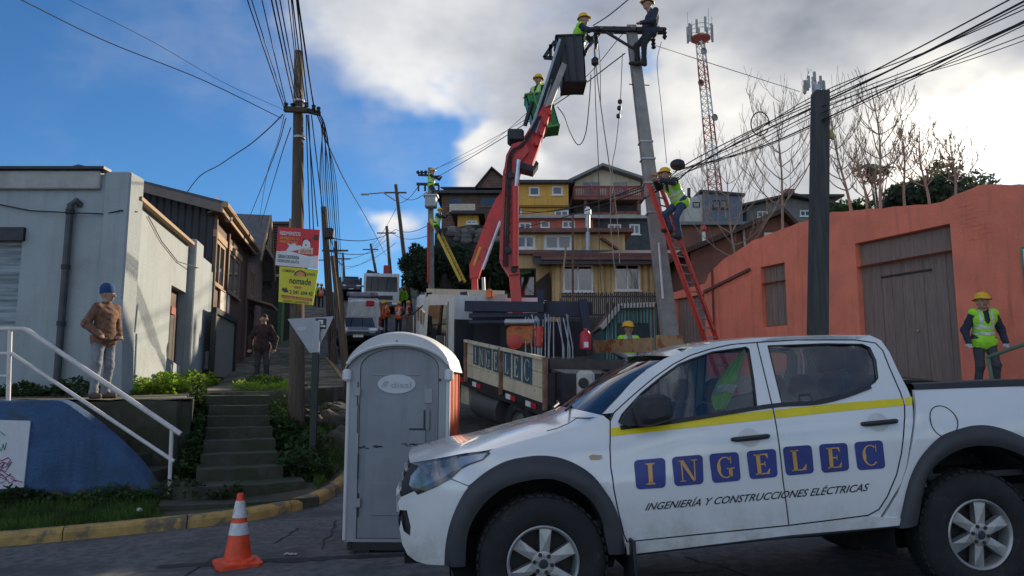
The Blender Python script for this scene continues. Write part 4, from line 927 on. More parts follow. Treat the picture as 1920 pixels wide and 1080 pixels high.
T, pl, q = hillside_house('grey_box_house', 'distant dark flat roofed house right beside the dark pole', 58, (1478, 372, 1566, 410), 8, mat('dark_grey_cladding', (.12, .12, .125), .8), ROOFD, [(1490, 378, 1510, 390, 1)], 'flat', over=.5)
mb = MB(); mb.box((at(1484, 371, 58).x, 58.5, at(1484, 371, 58).z+.2), (.7, .7, 1.2)); T.part('chimney', mb, BRRED)
# ------------------------------------------------------------------ bare trees behind the orange wall
BARK = mat('pale_bark', (.30, .235, .185), .9, var=.25, vs=8)
def bare_tree(label, u, vb, vt, Y, spread, seed, lean=0.0):
    rnd_ = random.Random(seed); p0 = at(u, vb, Y); H = at(u, vt, Y).z - p0.z; zroot = min(p0.z-.3, zright(p0.x, Y)-.2)
    T = Thing('bare_tree', label, 'tree', (p0.x, Y, zroot), group='bare winter trees behind the orange wall')
    tr = MB(); br = MB(); n = 10; path = []
    for i in range(n+1):
        t = i/n; path.append(V(p0.x + lean*t*H + .05*math.sin(t*5+seed), Y+.05*math.sin(t*4+seed*2), lerp(p0.z, p0.z+H, t)))
    r0 = .026+H*.0055
    tr.tube([V(p0.x, Y, zroot)]+path, [r0*1.25]+[lerp(r0, .008, (i/n)**.8) for i in range(n+1)], 7)
    def limb(p, d, L, r, dep):
        pts = [p]; dd_ = Vector(d); k = 7
        for i in range(k):
            dd_ = (dd_ + V(0, 0, .17) + V(rnd_.uniform(-.10, .10), rnd_.uniform(-.10, .10), rnd_.uniform(-.05, .08))).normalized(); pts.append(pts[-1]+dd_*(L/k))
        br.tube(pts, [lerp(r, max(.004, r*.25), i/k) for i in range(k+1)], 5)
        if dep > 0:
            for j in range(rnd_.randint(3, 5)):
                i = rnd_.randint(2, k); q = (pts[min(i, k)]-pts[i-1]).normalized(); s_ = V(rnd_.uniform(-1, 1), rnd_.uniform(-1, 1), rnd_.uniform(.0, .8)).normalized()
                limb(pts[i], (q*.5+s_*.8).normalized(), L*rnd_.uniform(.3, .55), max(.005, r*.5), dep-1)
    m_ = 18
    for i in range(m_):
        t = .20+.72*i/m_; p = path[0].lerp(path[-1], t); an = i*2.4+seed
        j = min(n, int(t*n)); p = path[j]
        d = V(math.cos(an), .6*math.sin(an), rnd_.uniform(.15, .55)).normalized()
        limb(p, d, H*spread*1.5*(1-.62*t)*rnd_.uniform(.7, 1.1), r0*lerp(.5, .2, t), 2)
    T.part('trunk', tr, BARK, smooth=True); T.part('branches', br, BARK, smooth=True)
for i, a in enumerate((('low bare tree leaning left beside the slate blue house', 1388, 530, 300, 23.5, .5, 3, -.10), ('bare tree with upswept limbs just left of the dark pole', 1470, 440, 190, 21.5, .50, 5, -.02),
     ('slender bare tree right beside the dark pole', 1592, 398, 205, 17, .34, 8, -.12), ('tallest bare tree with a forked crown right of the dark pole', 1655, 390, 165, 17, .42, 11, -.02),
     ('small bare sapling at the left of the forked tree', 1626, 395, 270, 18, .34, 13, -.1), ('bare tree with crossed branches in front of the evergreens', 1700, 380, 235, 18.5, .36, 17, -.03), ('thin bare tree before the dark green trees', 1737, 378, 238, 17.5, .36, 21, -.02),
     ('sparse bare tree farthest right over the wall', 1792, 365, 252, 17, .40, 25, .0))): bare_tree(*a)
# ------------------------------------------------------------------ leafy crowns
def leafy_light(m, f=.45):
    g = NG(m.node_tree); b = m.node_tree.nodes['Principled BSDF']; t = g.n('ShaderNodeBsdfTranslucent'); g.l(b.inputs['Base Color'].links[0].from_socket, t.inputs[0])
    x = g.n('ShaderNodeMixShader'); x.inputs[0].default_value = f; g.l(b.outputs[0], x.inputs[1]); g.l(t.outputs[0], x.inputs[2]); o = [n for n in m.node_tree.nodes if n.type == 'OUTPUT_MATERIAL'][0]; g.l(x.outputs[0], o.inputs[0]); return m
def leafmat(name, col): return leafy_light(mat(name, col, .75, var=.45, vs=1.5))
def crown(mb, c, rad, n, leaf, seed, clumps=14, flat=1.0):
    r_ = np.random.default_rng(seed); c = np.array(c); rad = np.array(rad)
    cl = r_.normal(size=(clumps, 3)); cl /= np.linalg.norm(cl, axis=1)[:, None]; cl *= (r_.uniform(.25, .95, clumps)**.6)[:, None]
    cl[:, 2] = np.abs(cl[:, 2])*1.0 - .15
    size = r_.uniform(.22, .42, clumps)
    for i in range(n):
        k = r_.integers(clumps); d = r_.normal(size=3); d /= np.linalg.norm(d); p = c + (cl[k] + d*size[k]*r_.uniform(.5, 1)**.5)*rad
        a = r_.normal(size=3); a /= np.linalg.norm(a); b = np.cross(a, d); nb = np.linalg.norm(b)
        if nb < .1: continue
        b /= nb; s = leaf*r_.uniform(.6, 1.4); a *= s; b *= s*.5
        mb.add([p-a, p-b*.9, p+a, p+b*.9], [(0, 1, 2, 3)])
def leafy(name, label, cat, c, rad, n, leaf, seed, m, trunk=True, group=None, clumps=14, ground=None):
    c = Vector(c); zb = ground if ground is not None else c.z-rad[2]*1.3
    T = Thing(name, label, cat, (c.x, c.y, zb), group=group); mb = MB(); crown(mb, c, rad, n, leaf, seed, clumps); T.part('crown', mb, m)
    if trunk:
        mb = MB(); mb.tube([V(c.x, c.y, zb), V(c.x+.1, c.y, lerp(zb, c.z, .6)), V(c.x, c.y+.1, c.z+rad[2]*.3)], [rad[0]*.09, rad[0]*.07, rad[0]*.03], 7)
        for k in range(5):
            an = k*1.3+seed; mb.tube([V(c.x, c.y, lerp(zb, c.z, .5)), c+V(math.cos(an)*rad[0]*.6, math.sin(an)*rad[1]*.6, rad[2]*(.1+.1*k))], [rad[0]*.04, rad[0]*.015], 5)
        T.part('trunk', mb, POLEWOOD, smooth=True)
    return T
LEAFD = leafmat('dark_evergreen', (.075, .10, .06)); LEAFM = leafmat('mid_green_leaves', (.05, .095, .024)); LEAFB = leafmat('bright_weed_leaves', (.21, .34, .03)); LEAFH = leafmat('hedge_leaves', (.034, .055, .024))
c = at(1770, 352, 40); leafy('evergreen_tree', 'dark rounded evergreen tree above the right end of the orange wall', 'tree', c+V(0, 0, -.6), (2.7, 2.4, 2.0), 4200, .17, 3, LEAFD, group='evergreens beyond the wall', clumps=22, ground=zright(c.x, 40))
c = at(1700, 376, 42); leafy('evergreen_tree', 'lower dark evergreen left of the rounded one', 'tree', c+V(0, 0, -.9), (2.1, 2.0, 1.4), 2400, .17, 4, LEAFD, group='evergreens beyond the wall', clumps=16, ground=zright(c.x, 42))
c = at(1640, 330, 38); leafy('evergreen_tree', 'thin open evergreen tree between the bare trees', 'tree', c, (1.2, 1.1, 1.0), 420, .14, 5, LEAFD, group='evergreens beyond the wall', clumps=9, ground=zright(c.x, 38))
c = at(1600, 384, 40); leafy('shrub', 'olive shrub showing over the orange wall beside the dark pole', 'shrub', c+V(0, 0, -.4), (1.7, 1.5, .9), 2000, .13, 6, LEAFM, trunk=False, clumps=10, ground=zright(c.x, 40))
# dark hedge bank beyond the far pole, left of the crane
for i, (u_, v_, Y, rad, lb) in enumerate(((803, 525, 44, (1.3, 1.4, 1.7), 'dark hedge tree directly left of the transformer pole'), (818, 515, 42, (1.2, 1.3, 1.4), 'dark hedge tree behind the transformer pole'), (838, 525, 38, (1.3, 1.3, 1.8), 'dark hedge tree right of the transformer pole foot'), (858, 510, 39, (1.4, 1.4, 1.7), 'dark hedge tree left of the crane arm'), (786, 495, 50, (1.4, 1.5, 1.5), 'dark hedge tree above the uphill workers'), (915, 520, 36, (1.6, 1.4, 1.9), 'dark hedge tree between the two crane arms'), (798, 495, 46, (1.0, 1.1, .9), 'dark hedge tree with thin top left of the pole'))):
    c = at(u_, v_, Y); leafy('hedge_tree', lb, 'tree', c, rad, 2600, .15, 30+i, LEAFH, clumps=14, group='dark hedge trees on the bank', ground=c.z-rad[2]*1.4)
# ------------------------------------------------------------------ grass and weeds
def blades(fn, n, h0, h1, wd_, seed, m, name, label):
    r_ = random.Random(seed); mb = MB()
    for i in range(n):
        p = fn(r_)
        if p is None: continue
        h = r_.uniform(h0, h1); an = r_.uniform(0, 6.28); lean = r_.uniform(0, .6)*h; w_ = wd_*r_.uniform(.6, 1.3)
        s_ = V(math.cos(an), math.sin(an), 0); f_ = V(-s_.y, s_.x, 0)
        mb.add([p-s_*w_, p+s_*w_, p+f_*lean*.35+V(0, 0, h*.6)+s_*w_*.6, p+f_*lean+V(0, 0, h)], [(0, 1, 2), (0, 2, 3)])
    return struct(name, mb, m, kind='stuff', label=label)
GRASS = leafy_light(mat('verge_grass', (.065, .125, .022), .85, var=.5, vs=2.2, col2=(.13, .12, .045), c2s=3, c2lo=.6, c2hi=.75))
def g1(r_):
    x = r_.uniform(-12, -2.7); k = kerbY(x)+.15
    top_ = 10.18 if x < -4.75 else 11.0
    y = k+(top_-k)*r_.random(); q = V(x, y, 0)-base; s1 = q.dot(SA); t1 = q.dot(perp)
    if s1 > -.15 and abs(t1) < 1.0: return None
    if (q.dot(SA) > -.5) and abs(t1) < .9: return None
    if r_.random() < .25 and math.sin(x*3)*math.cos(y*4) > .2: return None
    return V(x, y, zverge(x, y)-.01)
blades(g1, 26000, .03, .13, .008, 2, GRASS, 'grass', 'short rough grass on the verge behind the yellow kerb')
def g2(r_):
    y = r_.uniform(11, 18); x = xl(y)-.2-r_.uniform(0, 2.6); q = V(x, y, 0)-base
    if abs(q.dot(perp)) < .7 and q.dot(SA) < 4.6: return None
    if q.dot(perp) < 0: return None
    return V(x, y, zverge(x, y)-.01)
blades(g2, 9000, .04, .22, .010, 3, GRASS, 'grass', 'rough grass on the bank beside the wooden pole')
def weeds(fn, n, leaf, hmax, seed, m, name, label):
    r_ = random.Random(seed); mb = MB()
    for i in range(n):
        p = fn(r_)
        if p is None: continue
        an = r_.uniform(0, 6.28); el = r_.uniform(-.2, .9); h = hmax*r_.random()**.8*(.3+1.0*abs(math.sin(p.x*3.1+seed)*math.cos(p.y*2.3+p.x)))
        d = V(math.cos(an)*math.cos(el), math.sin(an)*math.cos(el), math.sin(el)); s_ = d.cross(V(0, 0, 1)).normalized()*leaf*.45*r_.uniform(.7, 1.3); L = leaf*r_.uniform(.5, 1.9); p = p+V(0, 0, h)
        mb.add([p, p+d*L*.5+s_, p+d*L, p+d*L*.5-s_], [(0, 1, 2, 3)])
    return struct(name, mb, m, kind='stuff', label=label)
def wl(r_):
    x = r_.uniform(.2, 6.5); q = ps.P(x, 0, r_.uniform(.05, 1.0)*(1.0-.06*x)); return V(q.x, q.y, zterr(q.x, q.y)-.02)
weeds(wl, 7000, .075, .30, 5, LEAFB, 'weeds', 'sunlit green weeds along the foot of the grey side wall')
def wl2(r_):
    x = r_.uniform(-12, -7.1); return V(x, 12.9-r_.random()**2*.5, 1.33)
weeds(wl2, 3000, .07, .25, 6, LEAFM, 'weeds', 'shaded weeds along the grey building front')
def wl3(r_):
    y = r_.uniform(14.2, 18); x = -4.3-r_.uniform(0, 1.2)+.1*math.sin(y*5)-.18*(y-14); return V(x, y, max(zverge(x, y), zterr(x, y) if y > 15 else 0))
weeds(wl3, 2600, .06, .13, 7, LEAFB, 'weeds', 'bright weeds at the head of the middle stairs')
def wl4(r_):
    k = .22+.78*r_.random(); q = base+SA*(4.1*k)+perp*(.50+r_.random()*.8); return V(q.x, q.y, max(zverge(q.x, q.y), -.1+.35*k*3.2*.6))
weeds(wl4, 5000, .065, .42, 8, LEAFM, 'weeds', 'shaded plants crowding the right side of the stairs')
def wl5(r_):
    x = r_.uniform(-8.5, -3.6); return V(x, 10.16-abs(r_.gauss(0, .12)), zverge(x, 10.1))
weeds(wl5, 2600, .055, .22, 9, LEAFM, 'weeds', 'low plants growing along the foot of the blue wall')
def wl6(r_):
    k = r_.random()**1.3; q = base+SA*(1.2+3.0*k)-perp*(.55+r_.random()*.25); return V(q.x, q.y, .15+1.15*k)
weeds(wl6, 3400, .06, .38, 10, LEAFM, 'weeds', 'dark plants between the stairs and the retaining wall')
# rubble bank at the street edge behind the sign, with rocks one can pick out
mb = MB()
for k in range(60):
    y = random.uniform(13, 19); x = xl(y)-.3-random.random()*1.3; r_ = random.uniform(.08, .24); b = len(mb.v); mb.sphere((0, 0, 0), r_, 8, 6, (1.2, .9, .8))
    mb.v[b:] = [tuple(Vector(p)*(1+.18*math.sin(p[0]*17+k)+.12*math.cos(p[2]*23+k))+V(x, y, zverge(x, y)+r_*.3)) for p in mb.v[b:]]
struct('rubble', mb, mat('rubble_rock', (.075, .062, .048), .9, var=.4, vs=3, bump=.5, bs=20), kind='stuff', label='brown rubble bank behind the sign post')
# ------------------------------------------------------------------ white pickup, built in its own frame: x to the rear, y away from the camera, z up
PYAW = R(5.5); PSL = math.atan(.041)
ex = V(math.cos(PYAW)*math.cos(PSL), math.sin(PYAW)*math.cos(PSL), math.sin(PSL)); ey = V(-math.sin(PYAW), math.cos(PYAW), 0); ez = ex.cross(ey)
FW = at(1020, 1059, 4.88)                      # middle of the front wheel's outer face
TR = .42
PO = FW - ez*TR                                # origin: ground under it
PM = Matrix(((ex.x, ey.x, ez.x, PO.x), (ex.y, ey.y, ez.y, PO.y), (ex.z, ey.z, ez.z, PO.z), (0, 0, 0, 1)))
PI_ = PM.inverted(); PW = 1.80                 # width between the flare faces
def ploc(u, v, y):
    """pixel to (x, z) of the pickup at its own depth y"""
    o = PI_ @ V(0, 0, EYE); d = PI_.to_3x3() @ ray(u, v); t = (y-o.y)/d.y; p = o+d*t; return p.x, p.z
BELT = 1.13
def ysurf(x, z):
    y = .045 + .035*max(0, (.72-z)/.4)**2*1.2
    zb = BELT + .025*x
    if z > zb-.10:
        t = z-(zb-.10); y += .10*t + .28*max(0, t-.10)
    if x < -.35: y += .42*((-.35-x)/.72)**2.2
    if x < 1.2 and z > .86: y += .30*max(0, z-.92)**1.0*smst(1.2, .5, x)*.8      # shoulder rolls in over the front wing
    if x > 3.9: y += .1*((x-3.9)/.5)**2
    return y
def pxy(u, v, off=0.0):
    y = .05
    for _ in range(6): x, z = ploc(u, v, y); y = ysurf(x, z)
    return x, z
def PP(x, z, out=0.0, mir=False):
    y = ysurf(x, z)-out
    return V(x, PW-y if mir else y, z)
def inside(p, poly):
    x, y = p; c = False; n = len(poly)
    for i in range(n):
        x1, y1 = poly[i]; x2, y2 = poly[(i+1) % n]
        if (y1 > y) != (y2 > y) and x < (x2-x1)*(y-y1)/(y2-y1)+x1: c = not c
    return c
def dense(poly, d=.05, closed=True):
    out = []; n = len(poly)
    for i in range(n if closed else n-1):
        a = poly[i]; b = poly[(i+1) % n]; L = math.hypot(b[0]-a[0], b[1]-a[1]); k = max(1, int(L/d))
        out += [(lerp(a[0], b[0], j/k), lerp(a[1], b[1], j/k)) for j in range(k)]
    if not closed: out.append(poly[-1])
    return out
def sm2(pts, n): return [(p.x, p.y) for p in smoothpath([V(a, b, 0) for a, b in pts], n)]
def skin(mb, outline, holes=(), out=0.0, mir=False, step=.055, thick=.025):
    """fill an outline in the side view and lay it on the body surface, with a turned-in edge"""
    pts = list(outline); edges = [(i, (i+1) % len(pts)) for i in range(len(pts))]
    for h in holes:
        b = len(pts); pts += list(h); edges += [(b+i, b+(i+1) % len(h)) for i in range(len(h))]
    nb = len(pts); xs_ = [p[0] for p in outline]; zs_ = [p[1] for p in outline]
    x = min(xs_)+step/2
    bnd = np.array(pts)
    while x < max(xs_):
        z = min(zs_)+step/2
        while z < max(zs_):
            p = (x+.2*step*math.sin(z*91), z)
            if inside(p, outline) and not any(inside(p, h) for h in holes) and np.min(np.hypot(bnd[:, 0]-p[0], bnd[:, 1]-p[1])) > step*.45: pts.append(p)
            z += step
        x += step
    v2, e2, f2, *_ = delaunay_2d_cdt([Vector(p) for p in pts], edges, [], 0, 1e-5)
    keep = []
    for f in f2:
        c = (sum(v2[i].x for i in f)/3, sum(v2[i].y for i in f)/3)
        if inside(c, outline) and not any(inside(c, h) for h in holes): keep.append(tuple(f))
    vv = [PP(p.x, p.y, out, mir) for p in v2]
    mb.add(vv, keep if not mir else [f[::-1] for f in keep])
    for loop in [outline]+list(holes):
        a = [PP(p[0], p[1], out, mir) for p in loop]; s_ = -1 if mir else 1; k = len(a)
        b = [p+V(0, thick*s_, 0) for p in a]; mb.add(a+b, [(i, (i+1) % k, k+(i+1) % k, k+i) for i in range(k)])
def pline(mb, pts2, r, out=0.0, mir=False, n=5): mb.tube([PP(p[0], p[1], out, mir) for p in pts2], r, n)

pk = Thing('pickup_truck', 'white double cab pickup with yellow stripe and blue lettered doors in the foreground', 'pickup', matrix=PM)
def pp(name, mb, m, parent=None, smooth=True, label=None, angle=40): return pk.part(name, mb, m, parent=parent, world=False, smooth=smooth, label=label, angle=angle)
def pickup_paint():
    m = mat('pickup_white_paint', (.74, .745, .74), .20, var=.03, vs=1.5, coat=1.0)
    g = NG(m.node_tree); b = m.node_tree.nodes['Principled BSDF']; old = b.inputs['Base Color'].links[0].from_socket
    t = g.n('ShaderNodeTexCoord'); sp = g.n('ShaderNodeSeparateXYZ'); g.l(t.outputs['Object'], sp.inputs[0])
    n_ = g.noise(t.outputs['Object'], 5, 6, .7); low = g.smooth(sp.outputs[2], .85, .30)      # road dirt thrown up on the sills
    f = g.math('ADD', g.math('MULTIPLY', g.smooth(n_, .30, .72), g.math('MULTIPLY', low, .75)), g.math('MULTIPLY', g.smooth(n_, .5, .8), .10)); g.l(g.mix(f, old, (.36, .30, .22, 1)), b.inputs['Base Color'])
    return m
PAINT = pickup_paint(); SEAM = mat('door_gap', (.02, .02, .022), .9); TRIM = mat('black_trim', (.022, .022, .025), .55, var=.2, vs=8); FLARE = mat('charcoal_flare_plastic', (.040, .041, .046), .55, var=.15, vs=5, bump=.1, bs=200)
AUTOG = glass('car_glass', (.62, .70, .68), .01, .04)
CHROME = mat('dull_chrome', (.6, .6, .62), .25, .9)

# pixel outlines of the near side
flare_o = sm2([pxy(*p) for p in ((833, 1060), (835, 1025), (843, 984), (860, 942), (881, 910), (915, 882), (949, 864.5), (982, 857), (1015, 854), (1049, 858), (1082, 871), (1111, 891), (1133, 918), (1151, 947), (1164, 984), (1169, 1012), (1172, 1036))], 60)
flare_i = sm2([pxy(*p) for p in ((872, 1060), (875.5, 1007), (889, 969), (918, 933), (955, 909), (1011, 897), (1049, 901), (1082, 918), (1109, 940), (1127, 973), (1133, 1004), (1140, 1038))], 60)
rfl_o = sm2([pxy(*p) for p in ((1683, 990), (1697, 929), (1711, 884), (1733, 848), (1764, 818), (1796, 805), (1828, 797.5), (1867, 800), (1920, 821), (1960, 850), (1990, 890), (2008, 940), (2018, 985))], 60)
rfl_i = sm2([pxy(*p) for p in ((1715, 983), (1729, 911), (1750, 872), (1786, 846), (1828, 835.5), (1874, 839), (1920, 858), (1950, 885), (1972, 920), (1984, 950), (1990, 985))], 60)
XF = pxy(750, 980)[0]
hood_edge = sm2([pxy(*p) for p in ((769, 868), (812, 861), (870, 850), (917, 843.5), (990, 824), (1050, 808), (1090, 797), (1131, 779))], 30)
door_f = [pxy(*p) for p in ((1151, 774), (1144, 790), (1143.5, 840), (1145, 875), (1151, 918), (1160, 962), (1170, 1003), (1176, 1016))]
sill0 = [pxy(*p) for p in ((1176, 1016), (1300, 1003), (1479, 985))]
bseam = [pxy(*p) for p in ((1479, 985), (1468, 900), (1458, 815), (1449.6, 768), (1431, 691), (1419, 642))]
droof1 = [pxy(*p) for p in ((1419, 642), (1370, 646), (1330, 655), (1295, 666), (1262, 683), (1225, 709), (1177, 750), (1151, 774))]
rdoor = [pxy(*p) for p in ((1419, 642), (1492, 637.5), (1604, 637.5), (1641, 643), (1655, 657), (1668, 690), (1689, 738), (1696, 761), (1695, 800), (1690, 850), (1681, 890), (1664, 930), (1648, 955), (1628, 966), (1560, 975), (1479, 985))]
win1 = [pxy(*p) for p in ((1160, 792), (1166, 778), (1203, 737), (1242, 705), (1273, 683), (1295, 674), (1336, 660), (1399, 651), (1404, 655), (1413, 711), (1419, 763), (1350, 774), (1250, 790), (1175, 799))]
win2 = [pxy(*p) for p in ((1440, 649), (1548, 645), (1617, 646), (1631, 652), (1642, 676), (1646, 709), (1640, 717), (1631, 723), (1585, 740), (1530, 753), (1467, 760))]
cab_back = [pxy(*p) for p in ((1419, 641.5), (1450, 633), (1560, 629), (1632, 629), (1652, 638), (1668, 661), (1685, 698), (1700, 726), (1707, 742), (1711, 761), (1708, 820), (1700, 872), (1690, 905), (1664, 948), (1650, 970), (1690, 985))]
roof_near = [pxy(*p) for p in ((1258, 668), (1307, 650), (1344, 641), (1400, 635), (1450, 632), (1560, 628.5), (1632, 628.5))]
bed = [pxy(*p) for p in ((1714, 731), (1718, 763), (1712, 823), (1702, 873), (1684, 925), (1655, 972))]
XR = 4.20
belt_z = lambda x: BELT+.025*x

# ---- near and far sides
rock0 = pxy(1176, 1018); rock1 = pxy(1690, 968)
for mir in (False, True):
    sfx = None
    # front wing with the bumper corner
    frontl = [pxy(*p) for p in ((833, 1060), (788, 1055), (769, 1046), (757, 1032), (750, 1008), (749, 986))]
    mb = MB(); bump = dense([pxy(*p) for p in ((833, 1060), (800, 1058), (780, 1052), (764, 1040), (754, 1020), (749, 990), (752, 975), (757, 996), (769, 1005), (770, 988), (763, 957), (748, 956), (746, 942), (752, 932), (777, 921), (783, 928), (819, 913), (846, 898), (878, 911))], .04) 
    fo_low = [p for p in flare_o if p[1] < pxy(878, 911)[1] and p[0] < 0]
    skin(mb, bump + [p for p in fo_low[::-1]], mir=mir); pp('bumper', mb, PAINT)
    mb = MB(); fo_up = [p for p in flare_o if not (p[1] < pxy(878, 911)[1] and p[0] < 0)]
    hl_low = [pxy(*p) for p in ((846, 898), (865, 880), (880, 872), (906, 863), (919, 851), (917, 845.5))]
    wing = hl_low + [p for p in hood_edge if p[0] > pxy(919, 843)[0]] + door_f[1:] + [pxy(1172, 1018)] + fo_up[::-1] + [pxy(878, 911)]
    skin(mb, dense(wing, .05), mir=mir); wg = pp('wing', mb, PAINT)
    if not mir:
        mb = MB(); pline(mb, [pxy(846, 898), pxy(878, 911)], .003, .001); pp('panel_gap', mb, SEAM, parent=wg)
        mb = MB(); skin(mb, dense([pxy(1104, 855), pxy(1110, 852), pxy(1127, 853), pxy(1129, 857), pxy(1124, 861), pxy(1107, 861)], .02), out=.008, step=.02, thick=.01); pp('side_indicator', mb, mat('amber_lens', (.42, .33, .22), .3), parent=wg)
    # headlight and grille corner
    hl = dense([pxy(*p) for p in ((771, 869), (812, 862), (870, 851), (917, 845), (919, 850), (906, 862), (880, 871), (865, 879), (846, 897), (819, 912), (783, 927), (777, 920), (767, 909), (770, 893), (786, 874))], .03)
    mb = MB(); skin(mb, hl, out=-.02, mir=mir, step=.03, thick=.06); hd = pp('headlight', mb, mat('headlight_bowl', (.20, .21, .23), .3, .5, var=.6, vs=14))
    mb = MB(); skin(mb, hl, out=.006, mir=mir, step=.05, thick=.01); pp('lens', mb, glass('lens_glass', (.85, .87, .9), .02, .0), parent=hd)
    mb = MB(); skin(mb, dense([pxy(*p) for p in ((862, 857), (914, 849), (904, 861), (880, 869), (864, 876))], .02), out=-.008, mir=mir, step=.02, thick=.01); pp('side_reflector', mb, mat('reflector_blue_white', (.62, .68, .76), .15, .2), parent=hd)
    mb = MB(); skin(mb, dense([pxy(*p) for p in ((783, 925), (819, 909), (846, 893), (864, 880), (868, 878), (848, 884), (830, 896), (812, 905), (790, 914))], .02), out=-.006, mir=mir, step=.02, thick=.01); pp('turn_signal', mb, mat('smoked_amber', (.12, .07, .04), .2), parent=hd)
    mb = MB(); mb.lathe([(.07, 0), (.06, -.02), (.035, -.05), (.001, -.055)], PP(*pxy(808, 893), -.03, mir), (-.6, .8 if mir else -.8, 0), 16); pp('projector', mb, CHROME, parent=hd)
    mb = MB(); skin(mb, dense([pxy(*p) for p in ((771, 869), (786, 873), (770, 893), (767, 909), (777, 920), (752, 931), (752, 916), (756, 897))], .03), out=-.03, mir=mir, step=.03, thick=.03); pp('grille_corner', mb, TRIM)
    mb = MB(); skin(mb, dense([pxy(*p) for p in ((752, 958), (763, 957), (770, 988), (769, 1005), (757, 996))], .02), out=-.03, mir=mir, step=.03, thick=.02); pp('fog_lamp_recess', mb, TRIM)
    # doors with window openings
    d1 = door_f + sill0[1:] + bseam[1:] + droof1[1:-1]
    mb = MB(); skin(mb, dense(d1, .05), [dense(win1, .05)], mir=mir); fd = pp('front_door', mb, PAINT)
    d2 = bseam[::-1] + []
    d2 = bseam[::-1][0:1] + rdoor[1:-1] + [sill0[-1]] + bseam[1:-1]
    mb = MB(); skin(mb, dense(d2, .05), [dense(win2, .05)], mir=mir); rd = pp('rear_door', mb, PAINT)
    for D_, W_ in ((fd, win1), (rd, win2)):
        mb = MB(); skin(mb, dense(W_, .06), out=-.018, mir=mir, thick=.004); pp('window_glass', mb, AUTOG, parent=D_)
        mb = MB(); pline(mb, dense(W_+W_[:1], .05, False), .007, -.004, mir); pp('window_seal', mb, TRIM, parent=D_)
    mb = MB(); b_ = [pxy(*p) for p in ((1162, 799), (1250, 789), (1350, 773), (1452, 757), (1530, 752), (1585, 739), (1631, 722))]; 
    mb.grid([[PP(x, z+.004, .010, mir) for x, z in sm2(b_, 30)], [PP(x, z-.022, .012, mir) for x, z in sm2(b_, 30)], [PP(x, z-.026, 0, mir) for x, z in sm2(b_, 30)]]); pp('belt_moulding', mb, TRIM)
    # gaps round the doors
    for nm, path in (('door_gap', droof1[::-1][::-1]), ('door_gap', door_f), ('door_gap', bseam), ('door_gap', rdoor), ('door_gap', sill0)):
        mb = MB(); pline(mb, dense(path, .05, False), .0045, .000, mir); pp(nm, mb, SEAM)
    # B/C pillar, cab back corner
    cb = [rdoor[0]]+cab_back[1:-1]+[pxy(1648, 972), pxy(1640, 962)]
    cbo = cab_back[:-1] + [pxy(1650, 968)] + rdoor[:-2][::-1][:-1]
    cbo = [p for p in cab_back[:-1]] + [pxy(1642, 972)] + [p for p in rdoor[1:-2][::-1]]
    mb = MB(); skin(mb, dense(cbo, .05), mir=mir); pp('cab_corner', mb, PAINT)
    # A pillar and roof rail
    ap = [pxy(*p) for p in ((1131, 776), (1160, 745), (1185, 718), (1215, 692), (1245, 673), (1258, 667.5))] + roof_near[1:] + [pxy(1604, 637), pxy(1492, 637)] + droof1
    mb = MB(); skin(mb, dense(ap, .05), mir=mir); pp('roof_rail', mb, PAINT)
    # sill / rocker
    rk = [pxy(*p) for p in ((1172, 1017), (1300, 1004), (1479, 986), (1560, 976), (1628, 967), (1645, 968), (1690, 985 if False else 972), (1692, 984), (1640, 989), (1480, 1003), (1320, 1022), (1176, 1041))]
    mb = MB(); skin(mb, dense(rk, .05), out=.010, mir=mir); pp('sill', mb, PAINT)
    mb = MB(); mb.tube([PP(*pxy(1176, 1040), 0, mir), PP(*pxy(1400, 1014), 0, mir), PP(*pxy(1690, 985), 0, mir)], .012, 6); pp('sill_seam', mb, TRIM)
    # load bed side
    bo = dense(bed, .05, False) + [p for p in rfl_o if True]
    bo = dense([bed[0]] , .05, False) + bed[1:] + [p for p in rfl_o] + [(XR, .62), (XR+.02, 1.0), (XR-.01, belt_z(XR)+.10), pxy(1920, 724)]
    mb = MB(); skin(mb, bo, mir=mir); bd = pp('bed_side', mb, PAINT)
    mb = MB(); r0_ = [bed[0], pxy(1920, 724), (XR-.01, belt_z(XR)+.10)]; r1_ = [pxy(1710, 721), pxy(1920, 712), (XR-.01, belt_z(XR)+.15)]
    L0 = sm2(r0_, 12); L1 = sm2(r1_, 12); s_ = 1 if not mir else -1
    mb.grid([[PP(x, z, .006, mir) for x, z in L0], [PP(x, z, .010, mir) for x, z in L1], [PP(x, z+.008, -.01, mir) for x, z in L1], [PP(x, z+.008, -.09, mir) for x, z in L1], [PP(x, z-.35, -.09, mir) for x, z in L1]]); pp('bed_rail', mb, TRIM, parent=bd)
    if not mir:
        cx, cz = pxy(1770, 790); ring = [(cx+.098*math.cos(t)-.012*math.sin(t), cz+.105*math.sin(t)+.012*math.cos(t)) for t in np.linspace(0, 2*math.pi, 33)]
        mb = MB(); pline(mb, ring, .0035, .001); pp('fuel_cap_gap', mb, SEAM, parent=bd)
    mb = MB(); skin(mb, dense([(XR-.16, .78), (XR+.015, .78), (XR+.01, 1.12), (XR-.10, 1.12)], .04), out=.012, mir=mir, thick=.03); pp('tail_light', mb, mat('red_lens', (.35, .02, .02), .2))
